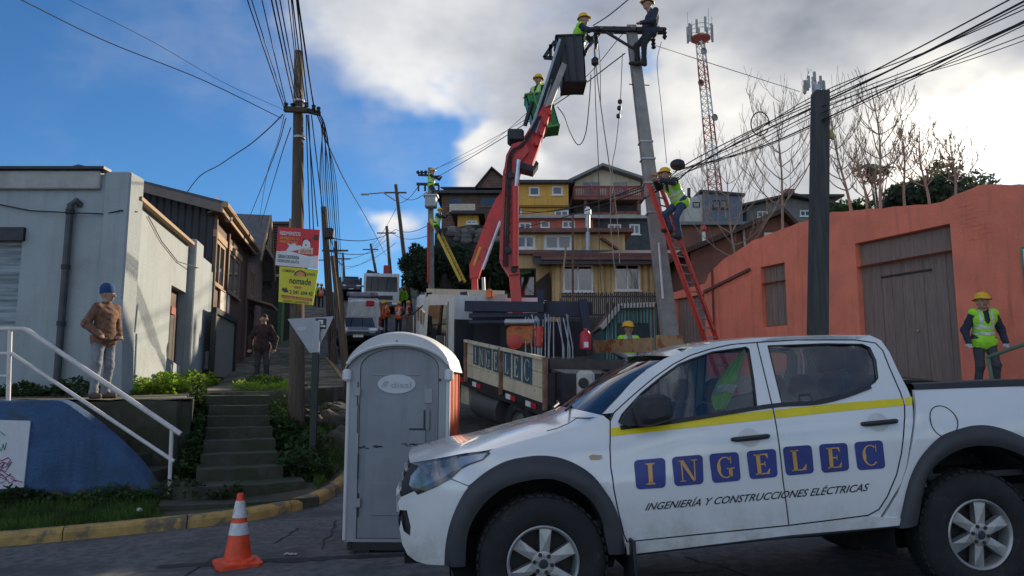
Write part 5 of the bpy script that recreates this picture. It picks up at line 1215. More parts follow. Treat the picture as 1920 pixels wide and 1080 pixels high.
    # wheel arch flares: bulged strip
    for fo, fi, nm in ((flare_o, flare_i, 'wheel_flare'), (rfl_o, rfl_i, 'wheel_flare')):
        rows = []
        for t, o_ in ((0, -.004), (.02, .022), (.25, .040), (.5, .048), (.8, .040), (1.0, .028)):
            rows.append([PP(lerp(a[0], b[0], t), lerp(a[1], b[1], t), o_, mir) for a, b in zip(fo, fi)])
        s_ = -1 if mir else 1
        rows.append([p+V(0, .06*s_, 0) for p in rows[-1]]); rows.append([p+V(0, .3*s_, 0) for p in rows[-1]])
        mb = MB(); mb.grid(rows); pp(nm, mb, FLARE, angle=60)
    # handles
    for (u0, v0, u1, v1) in ((1372, 824, 1441, 817), (1615, 795, 1681, 788.5)):
        a = pxy(u0, v0); b = pxy(u1, v1); mb = MB(); n_ = 12
        pts = [PP(lerp(a[0], b[0], i/n_), lerp(a[1], b[1], i/n_), .004+.034*math.sin(math.pi*min(1, max(0, i/n_)))**.35 if 0 < i < n_ else .0, mir) for i in range(n_+1)]
        mb.tube(pts, [.017 if 0 < i < n_ else .012 for i in range(n_+1)], 8); hdl = pp('door_handle', mb, TRIM, parent=fd if u0 < 1500 else rd)
        mb = MB(); c0, c1 = lerp(a[0], b[0], .48), lerp(a[1], b[1], .48); s_ = -1 if mir else 1
        mb.grid([[PP(c0+.075*r_*math.cos(t), c1+.062*r_*math.sin(t), .0015-.0*(1-r_), mir)+V(0, 0, 0) for t in np.linspace(0, 2*math.pi, 25)] for r_ in (0.01, .4, .8, 1.0)]); pp('handle_cup', mb, mat('cup_white', (.58, .57, .55), .35, coat=.4), parent=fd if u0 < 1500 else rd)

# ---- yellow stripe and lettering on both doors
YEL = mat('yellow_tape', (.80, .62, .01), .45, var=.06, vs=5)
for D_, a, b in (('s', 1145, 1449), ('s', 1453, 1694), ('s', 1698, 1710)):
    us = np.linspace(a, b, 20); top_ = [pxy(u, interp(u, [1144, 1250, 1449.6, 1585, 1696, 1710], [803, 790, 768.5, 755, 746, 744])) for u in us]; bot_ = [pxy(u, interp(u, [1144, 1449.6, 1585, 1696, 1710], [818, 785, 770, 760, 758.5])) for u in us]
    mb = MB(); mb.grid([[PP(x, z, .003) for x, z in top_], [PP(lerp(p[0], q[0], .5), lerp(p[1], q[1], .5), .003) for p, q in zip(top_, bot_)], [PP(x, z, .003) for x, z in bot_]]); pp('yellow_stripe', mb, YEL)
BLUEP = mat('lettering_blue', (.028, .045, .21), .4); GOLD = mat('lettering_gold', (.62, .33, .10), .45)
def arcpoly(cx, cy, rx, ry, t0, t1, w0, w1, n=22):
    o = []; i_ = []
    for k in range(n+1):
        t = lerp(t0, t1, k/n); wgt = lerp(w0, w1, abs(math.sin(t))) ; o.append((cx+rx*math.cos(t), cy+ry*math.sin(t))); i_.append((cx+(rx-wgt)*math.cos(t), cy+(ry-min(wgt, .09))*math.sin(t)))
    return [[o[k], o[k+1], i_[k+1], i_[k]] for k in range(n)]
def rc(x0, y0, x1, y1): return [(x0, y0), (x1, y0), (x1, y1), (x0, y1)]
GLY = {
 'I': [rc(.40, .05, .60, .95), rc(.28, 0, .72, .05), rc(.28, .95, .72, 1), [(.34, .05), (.66, .05), (.60, .12), (.40, .12)], [(.34, .95), (.40, .88), (.60, .88), (.66, .95)]],
 'N': [rc(.16, 0, .22, .97), rc(.78, 0, .84, .97), [(.10, 1), (.30, 1), (.84, .0), (.80, .0), (.70, .0)], rc(.06, 0, .34, .045), rc(.66, .955, .96, 1), rc(.06, .955, .26, 1)],
 'E': [rc(.20, 0, .40, 1), rc(.10, 0, .82, .06), rc(.10, .94, .78, 1), rc(.4, .47, .60, .53), [(.60, .38), (.64, .38), (.64, .62), (.60, .62)], [(.68, .06), (.82, .06), (.86, .26), (.83, .26)], [(.66, .94), (.78, .94), (.80, .76), (.77, .76)]],
 'L': [rc(.20, 0, .40, 1), rc(.10, 0, .84, .06), rc(.10, .945, .52, 1), [(.66, .06), (.84, .06), (.88, .30), (.85, .30)]],
 'C': arcpoly(.52, .5, .42, .51, math.pi*.28, math.pi*1.74, .20, .05)+[rc(.80, .66, .84, 1)],
 'G': arcpoly(.50, .5, .42, .51, math.pi*.28, math.pi*1.76, .20, .05)+[rc(.66, .06, .84, .46), rc(.56, .42, .96, .47), rc(.77, .66, .81, 1)],
}
boxes = [((1188, 863), (1247, 858), (1248, 914), (1193, 918)), ((1259, 857), (1317, 852), (1319, 907), (1265, 912)), ((1329, 851), (1384, 847), (1389, 901), (1336, 906)), ((1399, 846), (1454, 841), (1458, 894), (1406, 899)), ((1467, 838), (1521, 834), (1526, 887), (1474, 892)), ((1535, 833), (1588, 830), (1592, 882), (1541, 887)), ((1601, 829), (1654, 825), (1660, 878), (1608, 882))]
def bil(q, s_, t_):   # s to the right, t up; q = tl, tr, br, bl
    tl, tr_, br_, bl = [Vector(p) for p in q]; return (bl.lerp(br_, s_)).lerp(tl.lerp(tr_, s_), t_)
for ch, q in zip('INGELEC', boxes):
    mb = MB(); n_ = 5; r_ = .14; outl = []
    for (cx, cy, a0) in ((1-r_, 1-r_, 0), (r_, 1-r_, .5), (r_, r_, 1.0), (1-r_, r_, 1.5)):
        for k in range(n_+1): t = math.pi*(a0+.5*k/n_); outl.append((cx+r_*math.cos(t), cy+r_*math.sin(t)))
    o3 = [pxy(*bil(q, *p)) for p in outl]; skin(mb, dense(o3, .03), out=.004, step=.035, thick=.003); lb = pp('letter_block', mb, BLUEP)
    mb = MB()
    for poly in GLY[ch]:
        o3 = [pxy(*bil(q, .16+.68*a, .14+.72*b)) for a, b in poly]; skin(mb, dense(o3, .03), out=.007, step=.06, thick=.001)
    pp('letter', mb, GOLD, parent=lb, smooth=False)
def text_mesh(txt, shear=0.0, bold=0.0):
    cu = bpy.data.curves.new('txt', 'FONT'); cu.body = txt; cu.size = 1.0; cu.shear = shear; cu.offset = bold; cu.align_x = 'LEFT'; cu.resolution_u = 3
    o = bpy.data.objects.new('txt', cu); COL.objects.link(o); dg = bpy.context.evaluated_depsgraph_get(); me = bpy.data.meshes.new_from_object(o.evaluated_get(dg))
    vv = [v.co.copy() for v in me.vertices]; ff = [tuple(p.vertices) for p in me.polygons]; bpy.data.objects.remove(o); bpy.data.curves.remove(cu); bpy.data.meshes.remove(me)
    x0 = min(v.x for v in vv); x1 = max(v.x for v in vv); y1 = .73
    return [((v.x-x0)/(x1-x0), v.y/y1) for v in vv], ff
INKB = mat('lettering_black', (.02, .02, .03), .5)
tv, tf = text_mesh('INGENIERÍA Y CONSTRUCCIONES ELÉCTRICAS', .28, .012)
q = ((1212, 943), (1630, 905.5), (1628, 920), (1209, 957)); TV = [PP(*pxy(*bil(q, a, b)), .0035) for a, b in tv]; par = list(range(len(tv)))
def find(i):
    while par[i] != i: i = par[i]
    return i
for f in tf:
    for i in f[1:]: par[find(i)] = find(f[0])
isl = {}
for f in tf: isl.setdefault(find(f[0]), []).append(f)
for fs in isl.values():
    ids = sorted({i for f in fs for i in f}); mp_ = {i: k for k, i in enumerate(ids)}; mb = MB(); mb.add([TV[i] for i in ids], [tuple(mp_[i] for i in f) for f in fs]); pp('printed_letter', mb, INKB, smooth=False)

# ---- bonnet, windscreen, roof, cab back, front
def across(mb, near, crown, n=14, fwd=0.0, inset=0.0, drop=None):
    """surface from a line on the near side over to its mirror image"""
    rows = []
    for k in range(n+1):
        t = k/n; row = []
        for i, (x, z) in enumerate(near):
            y = ysurf(x, z)+inset; yy = lerp(y, PW-y, t); c = 1-(2*t-1)**2; cc = crown[i] if isinstance(crown, (list, tuple)) else crown; ff_ = fwd[i] if isinstance(fwd, (list, tuple)) else fwd
            c2 = 1-abs(2*t-1)**2.6
            row.append(V(x-ff_*c2, yy, z+cc*c2))
        rows.append(row)
    mb.grid(rows)
nh = len(hood_edge); hz = [(x, z-.0) for x, z in hood_edge]
mb = MB(); across(mb, hz, [lerp(.03, .045, i/(nh-1))+.012*math.sin(math.pi*i/(nh-1)) for i in range(nh)], 18, [lerp(.025, .16, (i/(nh-1))**.8) for i in range(nh)]); bn = pp('bonnet', mb, PAINT, angle=60)
mb = MB(); pline(mb, [pxy(*p) for p in ((1084, 782.5), (1066, 794), (1045, 803), (1025, 808))], .003, .002); pp('bonnet_gap', mb, SEAM, parent=bn)
wsb = pxy(1131, 777); wst = pxy(1250, 671)
wl_ = [(lerp(wsb[0], wst[0], t)+.0, lerp(wsb[1], wst[1], t)+.025*math.sin(math.pi*t)) for t in np.linspace(0, 1, 10)]
mb = MB(); across(mb, wl_, .0, 16, [lerp(.20, .10, i/9) for i in range(10)], inset=.03); ws = pp('windscreen', mb, glass('windscreen_glass', (.66, .74, .72), .01, .05), angle=60)
mb = MB(); across(mb, [(wsb[0]-.10, wsb[1]-.02), (wsb[0]+.01, wsb[1]-.012)], .0, 14, .20, inset=.02); pp('cowl', mb, TRIM, parent=bn)
for k, y0 in enumerate((.45, 1.05)):
    mb = MB(); mb.tube([V(wsb[0]-.22, y0, wsb[1]+.03), V(wsb[0]-.13, y0+.30, wsb[1]+.05), V(wsb[0]-.10, y0+.55, wsb[1]+.06)], .010, 6); pp('wiper', mb, TRIM, parent=ws)
rn = [(wst[0]-.0, wst[1]+.012)] + [p for p in sm2(roof_near, 24)]
mb = MB(); across(mb, rn, .022, 16, [.10]+[lerp(.09, 0, min(1, i/8)) for i in range(24)]); pp('roof', mb, PAINT, angle=60)
rb = [pxy(*p) for p in ((1632, 629), (1652, 640), (1668, 664), (1685, 700), (1700, 728), (1709, 748))]
mbw = MB(); across(mbw, rb[1:5], 0, 10, 0, inset=.06); pp('rear_window', mbw, AUTOG, angle=60)
mb = MB(); across(mb, rb[:2], 0, 10, 0); across(mb, rb[4:]+[(rb[-1][0], .75)], 0, 10, 0); pp('cab_back', mb, PAINT, angle=60)
fe_ = [pxy(*p) for p in ((752, 931), (747, 942), (748, 955))]; gz = [pxy(*p) for p in ((769, 869), (758, 890), (753, 915), (752, 930))]
mb = MB(); across(mb, gz, 0, 12, .02, inset=.03); gr = pp('grille', mb, TRIM, angle=60)
for t in (.2, .5, .8):
    x = lerp(gz[0][0], gz[-1][0], t); z = lerp(gz[0][1], gz[-1][1], t); mb = MB(); y = ysurf(x, z)+.05; mb.tube([V(x-.02*(1-(2*s_-1)**2)-.012, lerp(y, PW-y, s_), z) for s_ in np.linspace(0, 1, 12)], .015, 6); pp('grille_bar', mb, CHROME, parent=gr)
mb = MB(); across(mb, [pxy(*p) for p in ((752, 931), (746, 942), (748, 956))], 0, 12, .03); across(mb, [pxy(*p) for p in ((749, 988), (752, 1010), (758, 1034), (770, 1047), (800, 1058))], 0, 12, .03); pp('front_bumper', mb, PAINT, angle=60)
mb = MB(); across(mb, [pxy(*p) for p in ((750, 956), (757, 975), (750, 990))], 0, 12, .02, inset=.02); pp('lower_intake', mb, TRIM, angle=60)
mb = MB(); mb.box((XF-.035, .90, pxy(748, 955)[1]), (.02, .40, .16)); pp('number_plate', mb, WHITEPAINT)
# bed floor, front and tailgate
zb0 = .80
mb = MB(); mb.quad(V(1.0, .10, zb0), V(XR, .10, zb0), V(XR, PW-.10, zb0), V(1.0, PW-.10, zb0)) if False else mb.box(((bed[0][0]+XR)/2+.02, PW/2, zb0), (XR-bed[0][0]-.05, PW-.3, .04)); mb.box((bed[0][0]+.05, PW/2, (zb0+belt_z(2.4)+.06)/2), (.05, PW-.28, belt_z(2.4)+.06-zb0)); pp('bed_liner', mb, TRIM)
mb = MB(); mb.box((XR, PW/2, .92), (.07, PW-.20, .52), bev=.02); mb.box((XR+.06, PW/2, .56), (.16, PW-.25, .14), bev=.03); pp('tailgate', mb, PAINT)
# underbody, inner arches
mb = MB(); mb.box((1.55, PW/2, .46), (4.9, .9, .16)); mb.box((1.6, PW/2, .62), (2.3, PW-.22, .20)); mb.box((3.4, PW/2, .66), (1.5, PW-.4, .1)); pp('chassis', mb, mat('underbody', (.012, .012, .013), .9))
for x_ in (0, 3.0):
    for y_ in (.30, PW-.30):
        mb = MB(); mb.grid([[V(x_+.60*math.cos(t), y_+w_, TR+.02+.58*math.sin(t)) for t in np.linspace(-.25, math.pi+.25, 24)] for w_ in (-.24, .24)]); s_ = .24 if y_ < 1 else -.24
        mb.add([V(x_+.60*math.cos(t), y_+s_, TR+.02+.58*math.sin(t)) for t in np.linspace(-.35, math.pi+.35, 24)], [tuple(range(24))]); pp('arch_liner', mb, mat('underbody', (.012, .012, .013), .9))
mb = MB(); mb.box((.58, .10, .36), (.02, .30, .36), bev=.005); pp('mud_flap', mb, TRIM); mb = MB(); mb.box((.58, PW-.10, .36), (.02, .30, .36), bev=.005); pp('mud_flap', mb, TRIM)
# wheels
ALLOY = mat('dusty_alloy', (.40, .395, .38), .42, .55, var=.15, vs=9); BRAKE = mat('dark_brake', (.03, .028, .027), .7)
def wheel(x, y, s_):
    ax = V(0, s_, 0); c = V(x, y, TR); mb = MB(); w_ = .25       # s_ = -1: outer face towards the camera
    prof = [(.225, -.02), (.245, .008), (.30, .022), (.36, .018), (.398, -.004), (TR-.008, -.035), (TR, -.06), (TR, -.19), (TR-.01, -.215), (.36, -.25), (.24, -.24)]
    mb.lathe([(r_, h) for r_, h in prof], c, ax, 56); ty = pp('tyre', mb, RUBBER, angle=50)
    mb = MB()
    for k in range(44):      # tread lugs
        t = 2*math.pi*k/44; a = V(math.cos(t), 0, math.sin(t)); tt = V(-math.sin(t), 0, math.cos(t))
        for h0 in (-.045, -.105, -.165):
            M_ = Matrix((tt, ax, a)).transposed(); mb.box(c+a*(TR-.002)+ax*h0+tt*(.012 if h0 == -.105 else 0), (.036, .050, .014), M_)
    pp('tread', mb, RUBBER, parent=ty, smooth=False)
    mb = MB(); mb.lathe([(.232, -.05), (.236, .006), (.228, .012), (.218, .006), (.212, -.012), (.205, -.06), (.20, -.16)], c, ax, 48); rm = pp('rim', mb, ALLOY, angle=50)
    mb = MB(); mb.lathe([(.001, -.10), (.20, -.10), (.205, -.09)], c, ax, 40); pp('brake_drum', mb, BRAKE, parent=rm)
    x_ax = V(1, 0, 0); z_ax = V(0, 0, 1)
    for k in range(6):
        t = math.radians(60*k+18); a = x_ax*math.cos(t)+z_ax*math.sin(t); b = -x_ax*math.sin(t)+z_ax*math.cos(t); mb = MB()
        P_ = lambda r_, q_, h: c+a*r_+b*q_+ax*h
        # twisted spoke: two facets
        mb.add([P_(.055, -.030, -.004), P_(.055, .030, -.004), P_(.213, .058, -.014), P_(.213, -.020, -.004), P_(.13, .006, .002), P_(.055, -.03, -.06), P_(.055, .03, -.06), P_(.213, .058, -.06), P_(.213, -.02, -.06)],
               [(0, 4, 3), (0, 1, 4), (1, 2, 4), (2, 3, 4), (0, 3, 8, 5), (1, 6, 7, 2), (3, 2, 7, 8)]); pp('spoke', mb, ALLOY, parent=rm, smooth=False)
        t2 = math.radians(60*k+48); n_ = c+(x_ax*math.cos(t2)+z_ax*math.sin(t2))*.057
        mb = MB(); mb.lathe([(.013, -.03), (.013, .010), (.009, .016), (.001, .017)], n_, ax, 8); pp('wheel_nut', mb, BRAKE, parent=rm)
    mb = MB(); mb.lathe([(.078, -.03), (.075, .0), (.062, .004), (.036, .002), (.032, .012), (.015, .016), (.001, .016)], c, ax, 24); pp('hub', mb, ALLOY, parent=rm); mb = MB(); mb.lathe([(.030, .013), (.024, .019), (.001, .020)], c, ax, 18); pp('hub_cap', mb, mat('hub_dark', (.05, .055, .07), .4, .5), parent=rm)
for x in (0.0, 3.0): wheel(x, .035, -1); wheel(x, PW-.035, 1)
# mirrors
for mir in (False, True):
    s_ = -1 if not mir else 1
    c = PP(*pxy(1214, 768), .10, mir); mb = MB(); o_ = [(-.115, .055), (-.085, .095), (.085, .098), (.122, .07), (.132, -.03), (.115, -.075), (-.02, -.105), (-.10, -.10), (-.12, -.04)]
    o_ = dense(o_, .03); k = len(o_); rws = []
    for d_, sc in ((-.035, 1.0), (-.02, 1.03), (.05, .98), (.085, .80), (.098, .5)): rws.append([V(c.x+p[0]*sc, c.y+s_*d_, c.z+p[1]*sc) for p in o_]+[V(c.x+o_[0][0]*sc, c.y+s_*d_, c.z+o_[0][1]*sc)])
    mb.grid(rws); mb.add(rws[0][:-1], [tuple(range(k))]); mb.add(rws[-1][:-1], [tuple(range(k))]); mi = pp('mirror', mb, TRIM, angle=50)
    mb = MB(); mb.prism([PP(*pxy(1160, 793), .004, mir), PP(*pxy(1176, 799), .004, mir), PP(*pxy(1204, 795), .004, mir), PP(*pxy(1186, 757), .004, mir), PP(*pxy(1168, 777), .004, mir)], V(0, s_*.05, 0)); pp('mirror_base', mb, TRIM, parent=mi, smooth=False)
    mb = MB(); mb.beam(PP(*pxy(1180, 788), .0, mir), c+V(-.05, s_*-.02, -.06), .06, .05); pp('mirror_arm', mb, TRIM, parent=mi)
mb = MB(); an = pxy(1296, 656); mb.box(PP(an[0], an[1]+.005, -.10), (.12, .10, .02), bev=.008); pp('roof_bar_mount', mb, TRIM)
mb = MB(); mb.tube([PP(an[0], an[1]+.01, -.10), PP(an[0]+.02, an[1]+.05, -.10)], .006, 5); pp('aerial', mb, mat('yellow_cord', (.6, .5, .1), .8))
# cabin
SEATM = mat('dark_seat_fabric', (.05, .055, .065), .9, var=.2, vs=10); DASH = mat('dashboard_plastic', (.035, .036, .04), .7)
fx_ = pxy(1330, 800)[0]; rx_ = pxy(1560, 800)[0]
for i, (x, y) in enumerate(((fx_, .52), (fx_, 1.28), (rx_, .42), (rx_, .90), (rx_, 1.38))):
    mb = MB(); mb.box((x-.18, y, .78), (.50, .46, .18), bev=.05); st_ = pp('seat', mb, SEATM)
    rot = Matrix.Rotation(R(14), 3, 'Y'); mb = MB(); mb.box((x+.12, y, 1.08), (.13, .46 if i < 2 else .47, .56), rot, .05); pp('backrest', mb, SEATM, parent=st_)
    mb = MB(); mb.box((x+.22, y, 1.45), (.10, .27, .19), rot, .05); hr_ = pp('headrest', mb, SEATM, parent=st_)
mb = MB(); mb.box((.62, PW/2, 1.02), (.42, PW-.40, .22), bev=.06); pp('dashboard', mb, DASH)
mb = MB(); n_ = 24; sc_ = V(.98, .52, 1.12); mb.tube([sc_+V(.10*math.sin(t)*.4, .18*math.cos(t), .18*math.sin(t)) for t in np.linspace(0, 2*math.pi, n_+1)], .014, 6); pp('steering_wheel', mb, BLACK)
mb = MB(); mb.box((1.4, PW/2, .62), (2.3, PW-.24, .06)); pp('cabin_floor', mb, DASH)
# lime vest hung behind the front seat: a folded cloth gathered at the top
mb = MB(); cl = [pxy(*p) for p in ((1397, 654), (1386, 680), (1376, 712), (1368, 740), (1366, 768))]; cl = sm2(cl, 16); wd2 = [.012, .02, .03, .045, .06, .07, .082, .09, .096, .10, .10, .098, .092, .08, .062, .03]
rows = []
for i, (x, z) in enumerate(cl):
    rows.append([PM @ V(x+wd2[i]*(j/12*2-1)*.8, .30+.018*math.sin(j*1.55+i*.25)+.010*math.sin(j*3.1), z-.015*abs(j/6-1)) for j in range(13)])
mb.grid(rows); vst_ = Thing('safety_vest', 'lime safety vest hanging inside the pickup front window', 'vest', rows[-1][6]); vst_.part('cloth', mb, mat('hung_vest_cloth', (.30, .60, .05), .8, var=.2, vs=12), smooth=True, angle=180)
mb = MB(); mb.grid([[p-V(0, .004, 0) for p in rows[i]] for i in (9, 10, 11)]); vst_.part('reflective_stripe', mb, SILVER, smooth=True)
# ------------------------------------------------------------------ portable toilet
Yt = 7.35; tl = at(643, 1034, Yt); trt = at(838, 1030, Yt); TW = trt.x-tl.x; zt0 = zg(tl.x+TW/2, Yt)
tM = Matrix.Translation(V(tl.x+TW/2, Yt, zt0)) @ Matrix.Rotation(R(-1.5), 4, 'Z')
pt = Thing('portable_toilet', 'grey portable toilet with white arched roof and orange sides behind the pickup', 'portable toilet', matrix=tM)
def tp(name, mb, m, parent=None, smooth=False): return pt.part(name, mb, m, parent=parent, world=False, smooth=smooth)
TGREY = mat('toilet_grey_plastic', (.235, .25, .275), .6, var=.10, vs=2.5, bump=.15, bs=18, col2=(.17, .18, .19), c2s=3.5, c2lo=.6, c2hi=.75, streak=.5)
TFRAME = mat('toilet_frame_plastic', (.30, .31, .33), .55, var=.08, vs=3); TROOF = mat('toilet_roof_white', (.60, .60, .60), .5, var=.06, vs=2, col2=(.45, .44, .42), c2s=3, c2lo=.6, c2hi=.8)
TOR = mat('toilet_orange_plastic', (.60, .10, .03), .55, var=.15, vs=3)
h = TW/2; DT = 1.08; ZS = at(650, 690, Yt).z-zt0; ZA = at(740, 622, Yt).z-zt0      # shoulder and arch top
def tpx(u, v): p = at(u, v, Yt); return p.x-(tl.x+TW/2), p.z-zt0
def arch(x, sh=0.0): return ZS-.03+(ZA-ZS-.02)*math.sqrt(max(0, 1-(x/(h*1.06))**2))**1.0 + sh
mb = MB(); mb.box((0, DT/2, .07), (TW-.06, DT-.04, .10)); mb.box((-h+.18, DT/2, .02), (.12, DT-.1, .08)); mb.box((h-.18, DT/2, .02), (.12, DT-.1, .08)); tp('skid_base', mb, BLACK)
# front frame with an arched door opening
dl, dr_ = tpx(672, 800)[0], tpx(822, 800)[0]; db = .13; dtop = tpx(745, 652)[1]; dsh = tpx(680, 690)[1]
dc = (dl+dr_)/2; dh = (dr_-dl)/2
door_o = [(dl, db)] + [(dl, z) for z in np.linspace(.3, dsh, 6)] + [(dc-dh*math.cos(t), dsh+(dtop-dsh)*math.sin(t)) for t in np.linspace(.12, math.pi-.12, 16)] + [(dr_, z) for z in np.linspace(dsh, .3, 6)] + [(dr_, db)]
def face(mb, outline, holes, y, th=.04):
    pts = list(outline); ed = [(i, (i+1) % len(pts)) for i in range(len(pts))]
    for q in holes: b = len(pts); pts += q; ed += [(b+i, b+(i+1) % len(q)) for i in range(len(q))]
    v2, e2, f2, *_ = delaunay_2d_cdt([Vector(p) for p in pts], ed, [], 0, 1e-5); keep = []
    for f in f2:
        c = (sum(v2[i].x for i in f)/3, sum(v2[i].y for i in f)/3)
        if inside(c, outline) and not any(inside(c, q) for q in holes): keep.append(tuple(f))
    mb.add([V(p.x, y, p.y) for p in v2], keep)
    for L_ in [outline]+list(holes):
        k = len(L_); mb.add([V(p[0], y, p[1]) for p in L_]+[V(p[0], y+th, p[1]) for p in L_], [(i, (i+1) % k, k+(i+1) % k, k+i) for i in range(k)])
fo = [(-h, .10)] + [(-h, z) for z in np.linspace(.3, ZS-.06, 5)] + [(x, arch(x, -.02)) for x in np.linspace(-h+.001, h-.001, 24)] + [(h, z) for z in np.linspace(ZS-.06, .3, 5)] + [(h, .10)]
mb = MB(); face(mb, fo, [door_o], 0, .05); tp('front_frame', mb, TFRAME)
d_in = [(dc+(x-dc)*.985, db+(z-db)*.994+.006) for x, z in door_o]
mb = MB(); face(mb, d_in, [], .012, .03); dor = tp('door', mb, TGREY)
# raised and sunken door mouldings
def dbox(u0, v0, u1, v1, y, th, m, nm): a = tpx(u0, v1); b = tpx(u1, v0); mb = MB(); mb.box(((a[0]+b[0])/2, y, (a[1]+b[1])/2), (b[0]-a[0], th, b[1]-a[1]), bev=.004); return tp(nm, mb, m, parent=dor)
DK = mat('toilet_dark_grey', (.05, .053, .06), .8)
dbox(767, 803, 799, 806, .004, .02, DK, 'latch_shadow'); dbox(767, 807, 798, 832, .006, .02, TGREY, 'latch_plate'); dbox(794, 769, 797, 803, .004, .02, DK, 'latch_shadow'); dbox(798, 770, 806, 806, .006, .02, TGREY, 'pull_plate')  # dark strips paint the shade along the latch plate edges
dbox(795, 729, 811, 756, .009, .012, TFRAME, 'status_plate')
dbox(697, 905, 750, 967, .009, .012, TGREY, 'kick_panel'); dbox(700, 702, 790, 704, .009, .01, TFRAME, 'top_moulding')
for (v0, v1) in ((716, 760), (757, 812), (850, 899), (925, 970)):
    dbox(669, v0, 672, v1, .000, .02, DK, 'hinge_gap')
for v_ in (734, 943): dbox(664, v_-8, 676, v_+8, -.006, .03, TFRAME, 'hinge')
for (u_, v_) in ((825, 712), (655, 1018), (655, 1028)): a = tpx(u_, v_); mb = MB(); mb.lathe([(.013, .01), (.013, -.012), (.001, -.014)], (a[0], 0, a[1]), (0, 1, 0), 10); tp('rivet', mb, BLACK)
for (u0, v0, u1, v1) in ((752, 832, 800, 840), (668, 836, 690, 841), (700, 836, 712, 839)):
    a = tpx((u0+u1)/2, (v0+v1)/2); mb = MB()
    for k in range(9): mb.box((a[0]+random.uniform(-.5, .5)*(u1-u0)/188, .0105, a[1]+random.uniform(-.5, .5)*(v1-v0)/188), (random.uniform(.01, .05), .005, random.uniform(.004, .014)))
    tp('scuff', mb, DK, parent=dor)
# oval maker's badge with its name
oc = tpx(743.5, 720); orx = (tpx(779, 720)[0]-tpx(708, 720)[0])/2; orz = (tpx(743, 702)[1]-tpx(743, 738)[1])/2
mb = MB(); k = 36; o_ = [V(oc[0]+orx*math.cos(t), -.000, oc[1]+orz*math.sin(t)) for t in np.linspace(0, 2*math.pi, k, endpoint=False)]; mb.prism(o_, (0, .012, 0)); bdg = tp('badge', mb, mat('badge_white', (.50, .52, .55), .6, var=.05), parent=dor)
tv, tf = text_mesh('disal', 0, .012); mb = MB(); mb.add([V(oc[0]+lerp(-.30, .78, a)*orx, -.003, oc[1]-.38*orz+.62*orz*b) for a, b in tv], tf); BDT = mat('badge_text_grey', (.30, .34, .38), .6); pt.part('badge_text', mb, BDT, parent=dor, world=False)
mb = MB(); a = oc; mb.add([V(a[0]-.80*orx, -.003, a[1]-.30*orz), V(a[0]-.55*orx, -.003, a[1]-.34*orz), V(a[0]-.40*orx, -.003, a[1]+.28*orz), V(a[0]-.66*orx, -.003, a[1]+.30*orz)], [(0, 1, 2, 3)]); pt.part('badge_mark', mb, BDT, parent=dor, world=False)
# ribbed orange sides and back
for s_ in (-1, 1):
    mb = MB(); pr = []; n_ = 24
    for k in range(n_+1): t = k/n_; pr.append((lerp(.03, DT, t), .02*(1 if math.sin(t*6*math.pi) > 0 else 0)))
    mb.grid([[V(s_*(h-.02+d_), y, z) for y, d_ in pr] for z in (.12, .6, ZS-.02)]); tp('side_wall', mb, TOR)
    mb = MB(); mb.box((s_*(h-.005), .02, (ZS+.1)/2), (.035, .07, ZS-.12), bev=.01); tp('corner_post', mb, TROOF)
mb = MB(); face(mb, fo, [], DT-.02, .03); tp('back_wall', mb, TOR)
mb = MB(); xs_ = np.linspace(-h-.03, h+.03, 26)
def rz(x, o_): return ZS-.06+(ZA-ZS+.06+o_)*math.sqrt(max(0, 1-(x/(h+.031))**2))
rows = [[V(x, -.05, rz(x, -.13) if False else max(ZS-.10, rz(x, -.12))) for x in xs_], [V(x, -.06, rz(x, -.02)) for x in xs_], [V(x, .0, rz(x, .0)) for x in xs_], [V(x, DT*.5, rz(x, .02)) for x in xs_], [V(x, DT+.04, rz(x, 0)) for x in xs_], [V(x, DT+.05, rz(x, -.10)) for x in xs_]]
mb.grid(rows); rf = tp('roof', mb, TROOF, smooth=True)
mb = MB(); mb.tube([V(x, -.058, rz(x, -.125)+.0) for x in np.linspace(-h-.0, h+.0, 26)], .018, 6); tp('roof_lip', mb, TROOF, parent=rf, smooth=True)
for s_ in (-1, 1): mb = MB(); mb.box((s_*(h+.005), -.02, ZS-.07), (.08, .10, .12), bev=.02); tp('roof_corner', mb, TROOF, parent=rf)
for u_, v_ in ((698, 652), (746, 640), (789, 648)): a = tpx(u_, v_); mb = MB(); mb.sphere((a[0], -.06, a[1]), .008, 6, 4); tp('roof_rivet', mb, DK, parent=rf)
mb = MB(); mb.tube([V(h-.2, DT-.15, ZS), V(h-.2, DT-.15, ZA+.02)], .05, 10); tp('vent_pipe', mb, BLACK)

# ------------------------------------------------------------------ traffic cone
cb = gpt(445, 1059); hc = at(452, 925, cb.y).z-cb.z
cn = Thing('traffic_cone', 'orange traffic cone with two white bands standing by the yellow kerb', 'cone', cb, rotz=.5)
CON = mat('cone_orange', (.80, .075, .018), .5, var=.2, vs=9, col2=(.30, .05, .03), c2s=14, c2lo=.6, c2hi=.7); BND = mat('cone_band_white', (.62, .62, .62), .45, var=.15, vs=14, col2=(.3, .28, .26), c2s=16, c2lo=.58, c2hi=.7)
def cr(z): return lerp(.135, .028, z/hc)
mb = MB(); mb.prism([V(x, y, 0) for x, y in ((-.2, -.16), (-.16, -.2), (.16, -.2), (.2, -.16), (.2, .16), (.16, .2), (-.16, .2), (-.2, .16))], (0, 0, .035)); cn.part('base', mb, CON, world=False)
mb = MB(); mb.lathe([(.165, .035), (.150, .06)]+[(cr(z), z) for z in np.linspace(.07, hc, 14)]+[(.02, hc+.003), (.018, hc-.02)], n=28); cn.part('body', mb, CON, world=False, smooth=True)
